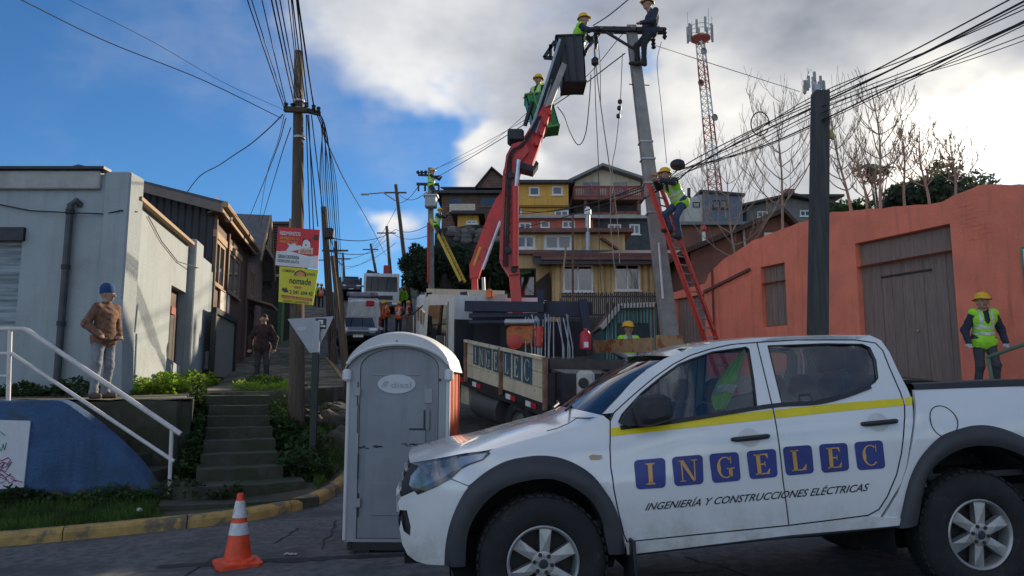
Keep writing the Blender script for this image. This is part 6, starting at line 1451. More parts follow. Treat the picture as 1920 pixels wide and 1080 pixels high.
for z0, z1 in ((.43*hc, .595*hc), (.665*hc, .90*hc)): mb = MB(); mb.lathe([(cr(z)+.003, z) for z in np.linspace(z0, z1, 5)], n=28); cn.part('reflective_band', mb, BND, world=False, smooth=True)
# litter
def litter(lb, u, v, sx, sy, nm='litter'):
    p = gpt(u, v) if v > 1020 else at(u, v, 9.6); mb = MB(); n_ = 6
    mb.grid([[V(p.x+sx*(i/n_-.5), p.y+sy*(j/3-.5), p.z+.008+.012*random.random()) for i in range(n_+1)] for j in range(4)]); solo(nm, mb, mat('litter_white', (.5, .5, .48), .8), lb, 'litter')
litter('crumpled pale wrapper on the asphalt right of the cone', 545, 1041, .12, .07)
p = at(259, 995, 9.3); mb = MB(); mb.sphere((p.x, p.y, zverge(p.x, p.y)+.07), .03, 8, 5, (1.3, .6, .9)); solo('litter', mb, mat('litter_white', (.5, .5, .48), .8), 'crumpled white paper lying in the verge grass', 'litter')

# ------------------------------------------------------------------ yield sign seen from behind
Ys = 11.9; ys_ = Thing('road_sign', 'back of a triangular grey road sign on a black post', 'road sign', V(at(583, 880, Ys).x, Ys, zverge(at(583, 880, Ys).x, Ys)-.05))
SGB = mat('sign_back_grey', (.34, .35, .37), .5, .3, var=.1, vs=4)
tri = [at(539, 598, Ys), at(626, 593, Ys), at(592, 661, Ys), at(581, 662, Ys)]; tri = [V(p.x, Ys, p.z) for p in tri]
mb = MB(); mb.prism(tri, (0, .012, 0)); pl = ys_.part('plate', mb, SGB)
for nm, (u0, v0, u1, v1), m in (('sticker', (591, 597, 612, 617), BLACK), ('sticker', (592, 622, 606, 636), mat('sticker_white', (.5, .5, .5), .6)), ('sticker', (557, 613, 574, 619), mat('sticker_white', (.5, .5, .5), .6)), ('sticker_print', (597, 600, 606, 608), WHITEPAINT), ('sticker_print', (593, 610, 610, 613), WHITEPAINT)):
    a = at(u0, v1, Ys-.004); b = at(u1, v0, Ys-.004); mb = MB(); yy = Ys-(.003 if nm == 'sticker' else .006); mb.box(((a.x+b.x)/2, yy, (a.z+b.z)/2), (b.x-a.x, .003, b.z-a.z)); ys_.part(nm, mb, m, parent=pl)
pb = V(at(585, 890, Ys).x, Ys+.0, zverge(at(585, 890, Ys).x, Ys)-.1); ptp = at(582, 602, Ys)
mb = MB(); mb.box((pb.x, Ys-.02, (pb.z+ptp.z)/2), (.11, .05, ptp.z-pb.z), bev=.006); ys_.part('post', mb, BLACK)
mb = MB(); zz = at(582, 661, Ys).z; mb.box((pb.x, Ys-.05, (zz+ptp.z)/2), (.115, .012, ptp.z-zz)); ys_.part('post_sleeve', mb, SGB)

# ------------------------------------------------------------------ poles
def pole(name, label, u0, v0, u1, v1, Y, r0, r1, m, n=12, square=False, down=1.0, group=None):
    """pole from the pixel of its top to the pixel low on its shaft; runs on into the ground"""
    a = at(u0, v0, Y); b = at(u1, v1, Y); d = (b-a).normalized(); zb = (zright(b.x, Y) if b.x > xr(Y) else (zverge(b.x, Y) if Y < 16 else zg(b.x, Y)))
    t = (a.z-(zb-.1))/(-d.z); e = a+d*t
    T = Thing(name, label, 'pole', e, group=group); mb = MB()
    if square:
        mb.add([e+V(sx*r0, sy*r0, 0) for sx, sy in ((-1, -1), (1, -1), (1, 1), (-1, 1))]+[a+V(sx*r1, sy*r1, 0) for sx, sy in ((-1, -1), (1, -1), (1, 1), (-1, 1))], [(0, 1, 5, 4), (1, 2, 6, 5), (2, 3, 7, 6), (3, 0, 4, 7), (4, 5, 6, 7)])
    else: mb.tube([e.lerp(a, k/6) for k in range(7)], [lerp(r0, r1, k/6) for k in range(7)], n)
    T.part('shaft', mb, m, smooth=not square); return T, a, e
Yp = 13.6
wpole, wa, we = pole('utility_pole', 'tall weathered wooden utility pole carrying two advertising boards', 560, 97, 556, 770, Yp, .155, .085, POLEWOOD)
def xarm(T, u0, v0, u1, v1, Y, w_, h_, m, nm='crossarm', parent=None): mb = MB(); mb.beam(at(u0, v0, Y), at(u1, v1, Y), w_, h_); return T.part(nm, mb, m, parent=parent)
ca = xarm(wpole, 533, 205, 576, 207, Yp-.13, .10, .09, POLEWOOD); xarm(wpole, 570, 206, 600, 213, Yp-.05, .09, .08, POLEWOOD)
for u_, v_ in ((536, 200), (548, 201), (574, 200), (588, 204), (597, 208)): mb = MB(); mb.lathe([(.02, 0), (.04, .03), (.03, .06), (.045, .09), (.01, .12)], at(u_, v_+3, Yp-.1), (0, 0, 1), 8, True); wpole.part('insulator', mb, BLACK, parent=ca)
for v_ in (190, 205, 258): a = at(561, v_, Yp); mb = MB(); mb.lathe([(.115, -.02), (.115, .02)], a, (0, 0, 1), 12); wpole.part('strap', mb, METALGREY)
mb = MB(); mb.tube([at(562, 180, Yp-.12), at(558, 176, Yp-.12), at(566, 178, Yp-.12), at(563, 168, Yp-.12)], .012, 5); wpole.part('rope_loop', mb, ROPE)
# two boards nailed to the pole
def board(nm, label, q, Y, m):
    T = Thing(nm, label, 'sign', at((q[2][0]+q[3][0])/2, (q[2][1]+q[3][1])/2, Y)); c4 = [at(u, v, Y) for u, v in q]; mb = MB(); mb.prism(c4, (0, .02, 0)); T.part('panel', mb, m); return T
qr = ((521, 425), (600, 431), (596, 504), (516, 497)); qy = ((524, 499), (597, 506), (586, 572), (522, 566))
PRED = mat('sign_red', (.62, .022, .028), .5, var=.08); PYEL = mat('sign_yellow', (.62, .55, .02), .5, var=.08)
Yq = Yp-.20
rs = board('advert_board', 'red and white pet food board with a white dog and small lettering', qr, Yq, PRED)
ysg = board('advert_board', 'yellow board reading nomade with a phone number', qy, Yq, PYEL)
def patch(T, q, poly, m, nm, lift=.004): mb = MB(); mb.add([at(*bil(q, a, b), Yq-lift) for a, b in poly], [tuple(range(len(poly)))]); T.part(nm, mb, m)
def lettering(T, q, txt, x0, x1, y0, y1, m, bold=.01, lift=.008): tv, tf = text_mesh(txt, 0, bold); mb = MB(); mb.add([at(*bil(q, lerp(x0, x1, a), lerp(y0, y1, b)), Yq-lift) for a, b in tv], tf); T.part('lettering', mb, m)
SW = mat('sign_white', (.66, .66, .68), .5); SB = mat('sign_black', (.03, .03, .035), .5); SY = mat('sign_gold', (.75, .42, .03), .5); SR = mat('sign_print_red', (.55, .03, .06), .5); SO = mat('sign_orange', (.70, .25, .03), .5)
patch(rs, qr, [(0, 0), (1, 0), (1, .34), (.8, .30), (.6, .33), (.3, .40), (0, .36)], SW, 'white_band')
lettering(rs, qr, 'REDMENTOS', .06, .55, .80, .90, SW, .02); lettering(rs, qr, 'SIEMPRE CON TU', .07, .52, .69, .75, SY); lettering(rs, qr, 'MASCOTA FIEL', .07, .50, .60, .66, SY)
lettering(rs, qr, 'GRAN DESPENSA', .05, .55, .20, .29, SB, .02); lettering(rs, qr, 'DESPACHO GRATIS', .05, .55, .09, .17, SB); lettering(rs, qr, 'GRATIS', .56, .82, .38, .47, SR, .02)
patch(rs, qr, [(.22, .38), (.30, .52), (.24, .60), (.32, .57), (.42, .61), (.48, .55), (.56, .56), (.62, .50), (.52, .44), (.44, .42), (.38, .40), (.30, .40), (.26, .37)], SW, 'dog_body', .006)
patch(rs, qr, [(.60, .52), (.62, .66), (.66, .72), (.72, .72), (.78, .66), (.80, .54), (.72, .50)], SW, 'dog_head', .006); patch(rs, qr, [(.60, .70), (.63, .76), (.67, .72)], SB, 'dog_ear', .007); patch(rs, qr, [(.74, .72), (.79, .75), (.80, .67)], SB, 'dog_ear', .007); patch(rs, qr, [(.67, .60), (.71, .60), (.70, .56), (.68, .56)], SB, 'dog_nose', .008)
patch(rs, qr, [(.52, .36), (.86, .36), (.86, .52), (.52, .54)], mat('sign_cream', (.62, .55, .35), .5), 'box_print', .005); patch(rs, qr, [(.84, .76), (.88, .86), (.96, .86), (.97, .74), (.90, .72)], SB, 'emblem', .006)
lettering(ysg, qy, 'nomade', .28, .86, .55, .74, SB, .012); lettering(ysg, qy, 'FONO', .42, .62, .42, .49, SR, .02); lettering(ysg, qy, '2 241 694 42', .30, .95, .26, .37, SB, .016)
patch(ysg, qy, [(.08, .13), (.96, .10), (.96, .18), (.08, .21)], SR, 'red_strip', .005); lettering(ysg, qy, 'COMIDA RAPIDA', .10, .92, .12, .17, PYEL, .01, .009); lettering(ysg, qy, 'PIZZAS Y SANDWICH', .14, .88, .02, .08, SB)
for k, (r0_, r1_, m) in enumerate(((.16, .13, SB), (.125, .07, SO), (.065, .02, mat('sign_pink', (.7, .3, .25), .5)))):
    n_ = 16; mb = MB(); L0 = [at(*bil(qy, .55+r0_*math.cos(t), .78+r0_*math.sin(t)), Yq-.006-.001*k) for t in np.linspace(0, math.pi, n_)]; L1 = [at(*bil(qy, .55+r1_*math.cos(t), .78+r1_*math.sin(t)), Yq-.006-.001*k) for t in np.linspace(0, math.pi, n_)]; mb.grid([L0, L1]); ysg.part('sun_arc', mb, m)
lettering(ysg, qy, 'COMEDOR', .08, .40, .86, .93, SB); lettering(ysg, qy, 'CASINO', .68, .94, .82, .89, SB)
patch(ysg, qy, [(.08, .36), (.12, .42), (.16, .38), (.2, .44), (.24, .36), (.27, .30), (.2, .28), (.12, .30)], SB, 'motorbike_print', .006)

# concrete pole with crossarm, leaning slightly
Yc = 16.5
cp, c_a, c_e = pole('concrete_pole', 'leaning grey concrete pole with steel crossarm that linemen work on', 1183, 50, 1258, 648, Yc, .185, .108, mat('pole_concrete', (.30, .285, .265), .85, var=.15, vs=4, bump=.3, bs=40), square=True)
for dy in (-.16, .16):
    mb = MB(); mb.beam(at(1113, 54 if dy < 0 else 58, Yc+dy), at(1247, 56 if dy < 0 else 60, Yc+dy), .08, .10); xa = cp.part('crossarm', mb, DARKSTEEL)
    for (u_, v_) in ((1136, 60), (1226, 62)):
        mb = MB(); mb.beam(at(u_, v_, Yc+dy), at(1189 if u_ < 1180 else 1186, 92, Yc+dy*.7), .05, .05); cp.part('brace', mb, DARKSTEEL)
for u_ in (1118, 1150, 1232): mb = MB(); mb.box(at(u_, 57, Yc), (.05, .36, .05)); cp.part('arm_bolt', mb, METALGREY)
for (u_, v0, v1) in ((1246, 52, 74), (1117, 62, 92), (1225, 72, 92)): mb = MB(); a = at(u_, v0, Yc-.18); b = at(u_, v1, Yc-.18); mb.lathe([(.03, 0), (.06, -.05), (.035, -.09), (.06, -.14), (.035, -.18), (.06, -.23), (.02, b.z-a.z)], a, (0, 0, 1), 10, True); cp.part('insulator', mb, DARKSTEEL)
for v_, w_ in ((121, 13), (159, 17)):
    ux = 1183+(v_-50)/8; mb = MB(); mb.tube([at(ux-w_, v_-1, Yc-.05), at(ux+w_+4, v_+1, Yc-.05)], .012, 6); cp.part('step_bolt', mb, DARKSTEEL)
for v_ in (268, 300, 345, 400): ux = 1183+(v_-50)/8; mb = MB(); mb.box(at(ux, v_, Yc), (.235+.00028*v_, .235+.00028*v_, .035), None); cp.part('band', mb, METALGREY)
mb = MB(); mb.tube([at(1235, 455, Yc-.24), at(1243, 560, Yc-.25)], .025, 6); cp.part('conduit', mb, WHITEPAINT)
# hoisting timbers near the ladder top
mb = MB(); mb.beam(at(1222, 326, Yc-.25), at(1258, 331, Yc-.35), .08, .07); cp.part('service_arm', mb, TAN); mb = MB(); mb.beam(at(1228, 340, Yc-.3), at(1252, 322, Yc-.3), .06, .05); cp.part('service_arm', mb, BROWNWOOD); mb = MB(); mb.beam(at(1234, 338, Yc-.5), at(1272, 335, Yc-.5), .1, .05); cp.part('service_arm', mb, DARKSTEEL)
# dark pole in front of the orange wall
Yd = 10.8
dp_, d_a, d_e = pole('utility_pole', 'dark grey square pole in front of the orange wall', 1538, 173, 1533, 640, Yd, .122, .104, mat('dark_pole_paint', (.060, .060, .058), .8, var=.3, vs=4, bump=.4, bs=30, stretch=(5, 5, .4), streak=.5), square=True)
mb = MB(); mb.box(at(1531, 168, Yd), (.08, .08, .14)); dp_.part('top_bracket', mb, METALGREY)
mb = MB(); mb.box(at(1557, 252, Yd), (.05, .08, .12)); dp_.part('tag', mb, mat('tag_yellow', (.4, .4, .1), .6))
# transformer pole up the street
Y5 = 37.0
tp5, t5a, t5e = pole('transformer_pole', 'slim concrete pole with transformer and two linemen up the street', 807, 315, 809, 540, Y5, .16, .12, CONCRETE, square=True)
def xb(T, u0, v0, u1, v1, Y, s_, m, nm): mb = MB(); mb.beam(at(u0, v0, Y), at(u1, v1, Y), s_, s_); return T.part(nm, mb, m)
xb(tp5, 784, 328, 812, 329, Y5-.1, .10, DARKSTEEL, 'crossarm'); xb(tp5, 781, 345, 824, 346, Y5-.1, .12, DARKSTEEL, 'crossarm')
for u_ in (784, 791, 798): mb = MB(); mb.sphere(at(u_, 323, Y5-.1), .10, 8, 6); tp5.part('insulator', mb, BLACK)
for u_ in (785, 797, 823): mb = MB(); mb.tube([at(u_, 347, Y5-.1), at(u_, 358, Y5-.1)], .06, 6); tp5.part('fuse', mb, BLACK)
a = at(797, 390, Y5-.45); b = at(819, 369, Y5-.45); mb = MB(); mb.box(((a.x+b.x)/2, Y5-.45, (a.z+b.z)/2), (b.x-a.x, .5, b.z-a.z), bev=.05); tf_ = tp5.part('transformer', mb, METALGREY); mb = MB(); mb.box(((a.x+b.x)/2, Y5-.45, b.z+.03), (b.x-a.x+.14, .62, .08)); tp5.part('transformer_lid', mb, METALGREY, parent=tf_)
for k in range(6): mb = MB(); mb.box((lerp(a.x, b.x, (k+.5)/6), Y5-.73, (a.z+b.z)/2), (.03, .08, (b.z-a.z)*.8)); tp5.part('cooling_fin', mb, METALGREY, parent=tf_)
for u_ in (801, 808, 815): mb = MB(); mb.tube([at(u_, 369, Y5-.45), at(u_, 361, Y5-.45)], .035, 6); tp5.part('bushing', mb, BRRED, parent=tf_)
# wooden poles receding up the street
for (lb, u0, v0, u1, v1, Y, r0_, r1_) in (('tall dark wooden pole with lamp arm up the street', 742, 346, 756, 465, 52, .17, .12), ('second wooden pole left of the tall dark one', 725, 424, 731, 500, 62, .17, .12), ('short far wooden pole above the white truck cab', 695, 457, 701, 490, 75, .17, .12), ('leaning wooden pole right of the advert boards', 607, 388, 615, 520, 27, .16, .11), ('thin wooden pole behind the cable bundle', 629, 452, 632, 520, 45, .15, .1), ('farthest pole with lamp beside the dark cars', 643, 474, 645, 515, 72, .15, .1), ('rough wooden stake beside the cable bundle', 623, 480, 640, 640, 17.5, .06, .05), ('pale split post at the pavement edge', 636, 520, 648, 660, 16.8, .06, .05)):
    T, a, e_ = pole('utility_pole', lb, u0, v0, u1, v1, Y, r0_, r1_, POLEWOOD, n=8)
    if 'lamp' in lb: mb = MB(); mb.tube([a-V(0, 0, 1.2), a-V(.9, 0, .6), a-V(2.0, 0, .7)], .05, 6); ar = T.part('lamp_arm', mb, METALGREY); mb = MB(); mb.box(a-V(2.2, 0, .72), (.6, .2, .12), bev=.03); T.part('lamp', mb, METALGREY, parent=ar)
    if Y > 40 and 'stake' not in lb: mb = MB(); mb.beam(a-V(.8, 0, .6), a+V(.8, 0, -.6), .1, .1); T.part('crossarm', mb, POLEWOOD)
    if 'leaning' in lb: mb = MB(); mb.box(at(617, 438, 26.8), (.35, .3, .4), bev=.05); T.part('junction_box', mb, BLACK)
# ------------------------------------------------------------------ lattice tower and far antenna mast
tw = Thing('lattice_tower', 'red and white lattice telecom tower with antenna ring', 'tower', at(1344, 372, 95)); Yw = 95.0
TRD = mat('tower_red', (.33, .075, .06), .7); TWH = mat('tower_white', (.55, .53, .52), .7)
tt_ = at(1313, 72, Yw); tb_ = at(1344, 372, Yw); w0_, w1_ = 1.0, .62
def corner(t, k): c = tb_.lerp(tt_, t); w_ = lerp(w0_, w1_, t); an = math.pi*2*k/3+.4; return c+V(math.cos(an)*w_, math.sin(an)*w_, 0)
NB = 22
for s_ in range(6):
    m = TRD if s_ % 2 == 0 else TWH
    for k in range(3): mb = MB(); mb.tube([corner(s_/6, k), corner((s_+1)/6, k)], .11, 5); tw.part('leg', mb, m)
for i in range(NB):
    m = TRD if int(i/NB*6) % 2 == 0 else TWH; mb = MB()
    for k in range(3): mb.tube([corner(i/NB, k), corner((i+1)/NB, (k+1) % 3)], .05, 4); mb.tube([corner((i+1)/NB, k), corner((i+1)/NB, (k+1) % 3)], .045, 4)
    tw.part('bracing', mb, m)
mb = MB(); mb.lathe([(.6, -.7), (1.35, -.15), (1.35, .1), (1.25, .1)], tt_, (0, 0, 1), 16); tw.part('platform', mb, TRD)
mb = MB()
for z_ in (.9, 1.5): mb.tube([tt_+V(1.5*math.cos(t), 1.5*math.sin(t), z_) for t in np.linspace(0, 2*math.pi, 17)], .05, 4)
tw.part('guard_ring', mb, TWH)
for k in range(9):
    an = k*.7; c = tt_+V(1.65*math.cos(an), 1.65*math.sin(an), random.uniform(.2, 1.6)); mb = MB(); mb.box(c, (.28, .22, random.uniform(1.6, 2.6)), bev=.05); tw.part('panel_antenna', mb, mat('antenna_grey', (.30, .30, .31), .6))
for k in range(4): an = k*1.6+.3; mb = MB(); mb.tube([tt_+V(1.9*math.cos(an), 1.9*math.sin(an), .2), tt_+V(1.9*math.cos(an), 1.9*math.sin(an), 3.4)], .04, 4); tw.part('whip_antenna', mb, TWH)
for t, k in ((.72, 1), (.5, 0), (.9, 2)): mb = MB(); mb.lathe([(.05, 0), (.45, .15), (.5, .35)], corner(t, k), (.5, -1, 0), 10); tw.part('dish', mb, mat('antenna_grey', (.30, .30, .31), .6))
am = Thing('antenna_mast', 'distant grey antenna cluster seen right above the dark square pole', 'mast', V(at(1526, 172, 100).x, 100, 8)); a = at(1526, 152, 100)
mb = MB(); mb.tube([V(a.x, 100, 8), a], .35, 6); am.part('mast', mb, METALGREY)
for k in range(10): an = k*.63; mb = MB(); mb.box(a+V(1.3*math.cos(an), 1.3*math.sin(an), random.uniform(-1, .3)), (.3, .25, random.uniform(1.2, 2.2))); am.part('panel_antenna', mb, mat('antenna_grey', (.30, .30, .31), .6))
# ------------------------------------------------------------------ crane truck with the lettered drop side
def slab(T, name, pxs, Y, th, m, parent=None, smooth=False, dY=None):
    """outline at depth Y (or per-point depths) given real thickness th"""
    mb = MB(); P_ = [at(u, v, Y if dY is None else Y+dY[i]) for i, (u, v) in enumerate(pxs)]; mb.prism(P_, (0, th, 0)); return T.part(name, mb, m, parent=parent, smooth=smooth)
fh = V(-.485, .875, 0).normalized(); rh = V(fh.y, -fh.x, 0); RLc = V(.53, 11.8, 0); pS = Plane(RLc, fh, -rh)
gz0 = zg(.6, 12.2); gsl = (zg(RLc.x+fh.x*4, RLc.y+fh.y*4)-zg(RLc.x, RLc.y))/4
def tq(x, y, z): """truck frame: forward, right, height above its own sloping ground"""; p = RLc+fh*x+rh*y; return V(p.x, p.y, gz0+gsl*x+z)
ct = Thing('crane_truck', 'flatbed crane truck with cream lettered drop side and raised red boom', 'truck', tq(2, 1.1, 0))
tlr, blr, tlf, blf = pS.px(1022, 672), pS.px(1022, 757), pS.px(875, 639), pS.px(875, 706)
def sidep(s_, t_): return (lerp(lerp(blr[0], blf[0], s_), lerp(tlr[0], tlf[0], s_), t_), lerp(lerp(blr[1], blf[1], s_), lerp(tlr[1], tlf[1], s_), t_))
spl = (pS.px(941, 690)[0]-blr[0])/(blf[0]-blr[0])
for a, b in ((0, spl-.015), (spl+.015, 1.0)):
    for r0_, r1_ in ((0, .32), (.33, .66), (.67, 1.0)):
        mb = MB(); mb.prism([pS.P(*sidep(a, r0_), 0), pS.P(*sidep(b, r0_), 0), pS.P(*sidep(b, r1_), 0), pS.P(*sidep(a, r1_), 0)], rh*.05); ct.part('side_board', mb, CREAM)
    mb = MB(); mb.beam(pS.P(*sidep(a, 1.0), .02), pS.P(*sidep(b, 1.0), .02), .09, .05); ct.part('board_edge', mb, CREAM)
for s_ in (-.01, spl, 1.0): mb = MB(); mb.beam(pS.P(*sidep(s_, -.14), .02), pS.P(*sidep(s_, 1.03), .02), .06, .06); ct.part('side_post', mb, mat('rusty_post', (.24, .13, .08), .8, var=.4, vs=6))
TLB = mat('board_letter_teal', (.025, .085, .14), .6, var=.2); CRL = mat('board_letter_cream', (.55, .50, .34), .7)
us = [(888, 898), (900, 909), (911, 922), (925, 937), (945, 958), (962, 977), (981, 998)]
for ch, (u0, u1) in zip('INGELEC', us):
    q = ((u0, interp(u0, [888, 998], [647, 670])), (u1, interp(u1, [888, 998], [647, 670])), (u1, interp(u1, [888, 998], [682, 722])), (u0, interp(u0, [888, 998], [682, 722])))
    mb = MB(); mb.add([pS.P(*pS.px(*p), .012) for p in q], [(0, 1, 2, 3)]); lb = ct.part('letter_block', mb, TLB); mb = MB()
    for poly in GLY[ch]: mb.add([pS.P(*pS.px(*bil(q, .12+.76*a, .10+.80*b)), .018) for a, b in poly], [tuple(range(len(poly)))])
    ct.part('letter', mb, CRL, parent=lb)
# frame rail under the bed with reflectors
mb = MB(); mb.prism([pS.P(*sidep(-.12, -.02), -.02), pS.P(*sidep(1.35, -.02), -.02), pS.P(*sidep(1.35, -.30), -.02), pS.P(*sidep(-.12, -.30), -.02)], rh*.08); ct.part('frame_rail', mb, DARKSTEEL)
for s_ in (.10, .34, .80, 1.06):
    for k, m in ((0, mat('reflector_red', (.45, .02, .03), .4)), (1, WHITEPAINT)): mb = MB(); mb.prism([pS.P(*sidep(s_+.06*k, -.08), .0), pS.P(*sidep(s_+.06*k+.055, -.08), .0), pS.P(*sidep(s_+.06*k+.055, -.20), .0), pS.P(*sidep(s_+.06*k, -.20), .0)], rh*.015); ct.part('reflector', mb, m)
zbed = blr[1]+.02-gz0
BW = 2.3
mb = MB(); mb.prism([tq(0, .05, zbed), tq(4.0, .05, zbed), tq(4.0, BW, zbed), tq(0, BW, zbed)], (0, 0, .06)); ct.part('bed_floor', mb, DARKSTEEL)
# rear: dark tail panel, lights
mb = MB(); mb.prism([tq(-.02, .0, zbed-.05), tq(-.02, BW, zbed-.05), tq(-.02, BW, zbed+.46), tq(-.02, 0, zbed+.46)], fh*.06); tg = ct.part('tail_board', mb, mat('dark_tail_board', (.045, .042, .042), .8, var=.3, vs=3))
for k in range(3): mb = MB(); mb.beam(tq(-.06, .2+.9*k, zbed-.05), tq(-.06, .2+.9*k, zbed+.48), .07, .05, up=fh); ct.part('tail_rib', mb, DARKSTEEL, parent=tg)
mb = MB(); mb.beam(tq(.12, .10, zbed+.60), tq(.12, BW+.3, zbed+.60), .20, .17); ct.part('stabiliser_beam', mb, mat('dirty_beam', (.075, .065, .060), .8, var=.3, vs=4))
# right-hand drop side, rusty
pR = Plane(RLc+rh*BW, fh, -rh)
for (a, b) in ((.15, 1.95), (-.6, .05)):
    za, zb_ = pR.px(1233, 642)[1], pR.px(1115, 633)[1]; mb = MB(); z1 = lerp(za, zb_, .5); mb.prism([pR.P(a, z1-.26), pR.P(b, z1-.20), pR.P(b, z1+.04), pR.P(a, z1)], rh*.05); ct.part('side_board', mb, mat('rusty_cream', (.42, .25, .12), .75, var=.3, vs=3, col2=(.30, .09, .03), c2s=3, c2lo=.5, c2hi=.6), label='rusty right-hand drop side')
mb = MB(); mb.prism([at(886, 567, 15.0), at(952, 567, 15.0), at(952, 668, 15.0), at(886, 668, 15.0)], (0, .05, 0)); ct.part('rack_back', mb, mat('dark_rack_back', (.020, .022, .030), .8, var=.3, vs=3))
mb = MB(); mb.prism([at(952, 603, 15.6), at(1100, 603, 15.4), at(1100, 668, 15.4), at(952, 668, 15.6)], (0, .05, 0)); ct.part('rack_back', mb, mat('dark_rack_back', (.020, .022, .030), .8))
# wheels under the bed
def truck_wheel(T, c, ax, r_, w_):
    mb = MB(); mb.lathe([(r_*.55, 0), (r_*.62, .03), (r_*.95, .03), (r_, -.02), (r_, -w_+.02), (r_*.95, -w_-.02), (r_*.5, -w_)], c, ax, 28); ty = T.part('tyre', mb, RUBBER, smooth=True)
    mb = MB(); mb.lathe([(r_*.57, .0), (r_*.5, -.05), (r_*.25, -.07), (r_*.22, .02), (.001, .03)], c, ax, 20); T.part('rim', mb, mat('dusty_steel_rim', (.20, .19, .17), .6, .3), parent=ty, smooth=True)
for x_ in (.95, 4.55):
    truck_wheel(ct, tq(x_, .05, .46), -rh, .46, .28); truck_wheel(ct, tq(x_, BW-.05, .46), rh, .46, .28)
mb = MB(); mb.box(tq(2.2, BW/2, .80), (.9, 5.0, .25), Matrix((rh, (fh+V(0, 0, gsl)).normalized(), V(0, 0, 1))).transposed()); ct.part('chassis', mb, DARKSTEEL)
mb = MB(); mb.tube([tq(1.7, .25, .62), tq(2.7, .25, .62)], .26, 14); ct.part('fuel_tank', mb, mat('tank_grey', (.08, .08, .085), .6, .3), smooth=True)
mb = MB(); mb.prism([tq(3.0, .1, .55), tq(3.35, .1, .55), tq(3.35, .1, 1.0), tq(3.0, .1, 1.0)], rh*.4); ct.part('battery_box', mb, mat('beige_box', (.42, .38, .27), .7))
for k in range(3): mb = MB(); mb.beam(tq(3.35, .02, .45+.35*k), tq(3.75, .02, .45+.35*k), .05, .03); ct.part('step', mb, METALGREY)
mb = MB(); mb.box(tq(3.4, -.12, .42), (.22, .1, .26)); ct.part('marker_plate', mb, mat('marker_yellow', (.55, .33, .03), .6))
# cab
c0, c1 = 3.55, 5.25; zc0 = .85; zc1 = at(850, 553, 15.6).z-gz0-gsl*4.2
prof = [(c0, zc0), (c1, zc0), (c1+.06, 1.45), (c1-.02, 1.55), (c1-.22, zc1-.12), (c1-.34, zc1), (c0+.02, zc1), (c0, zc1-.08)]
mb = MB(); mb.prism([tq(x, .02, z) for x, z in prof], rh*2.2); cab = ct.part('cab', mb, TRUCKWHITE)
mb = MB(); mb.prism([tq(c0-.12, .0, .9), tq(c0-.12, 2.25, .9), tq(c0-.12, 2.25, zc1-.5), tq(c0-.12, .0, zc1-.5)], fh*.06); ct.part('cab_dark_sheet', mb, mat('dark_rack_back', (.020, .022, .030), .8))  # dark sheet added to tone down the cab's pale rear
def cabside(nm, pts, m, o_=.01, parent=None, th=.012): mb = MB(); mb.prism([tq(x, .02-o_, z) for x, z in pts], rh*th); return ct.part(nm, mb, m, parent=parent or cab)
cabside('side_window', [(c0+.35, 1.62), (c1-.28, 1.58), (c1-.38, zc1-.25), (c0+.35, zc1-.22)], GLASSD, .012); cabside('door_line', [(c0+.28, 1.0), (c0+.30, 1.0), (c0+.30, zc1-.15), (c0+.28, zc1-.15)], SEAM)
cabside('door_handle', [(c0+.38, 1.42), (c0+.55, 1.42), (c0+.55, 1.47), (c0+.38, 1.47)], BLACK, .04, th=.03); cabside('wheel_arch', [(c1-1.25, zc0-.02), (c1-.15, zc0-.02), (c1-.3, 1.16), (c1-1.1, 1.16)], BLACK, .012)
mb = MB(); mb.prism([tq(c1+.02, .2, 1.60), tq(c1+.02, 2.0, 1.60), tq(c1-.21, 2.0, zc1-.18), tq(c1-.21, .2, zc1-.18)], fh*.03); ct.part('windscreen', mb, GLASSD, parent=cab)
mb = MB(); mb.box(tq(c1+.12, -.22, 2.0), (.16, .10, .42), bev=.03); mi = ct.part('mirror', mb, BLACK); mb = MB(); mb.tube([tq(c1-.1, .0, zc1-.25), tq(c1+.1, -.2, 2.2)], .015, 6); mb.tube([tq(c1-.0, .0, 1.6), tq(c1+.1, -.2, 1.8)], .015, 6); ct.part('mirror_arm', mb, BLACK, parent=mi)
mb = MB(); mb.lathe([(.07, 0), (.07, .14), (.03, .18)], at(918, 558, 15.2), (0, 0, 1), 10, True); ct.part('beacon', mb, mat('beacon_orange', (.75, .16, .02), .3))
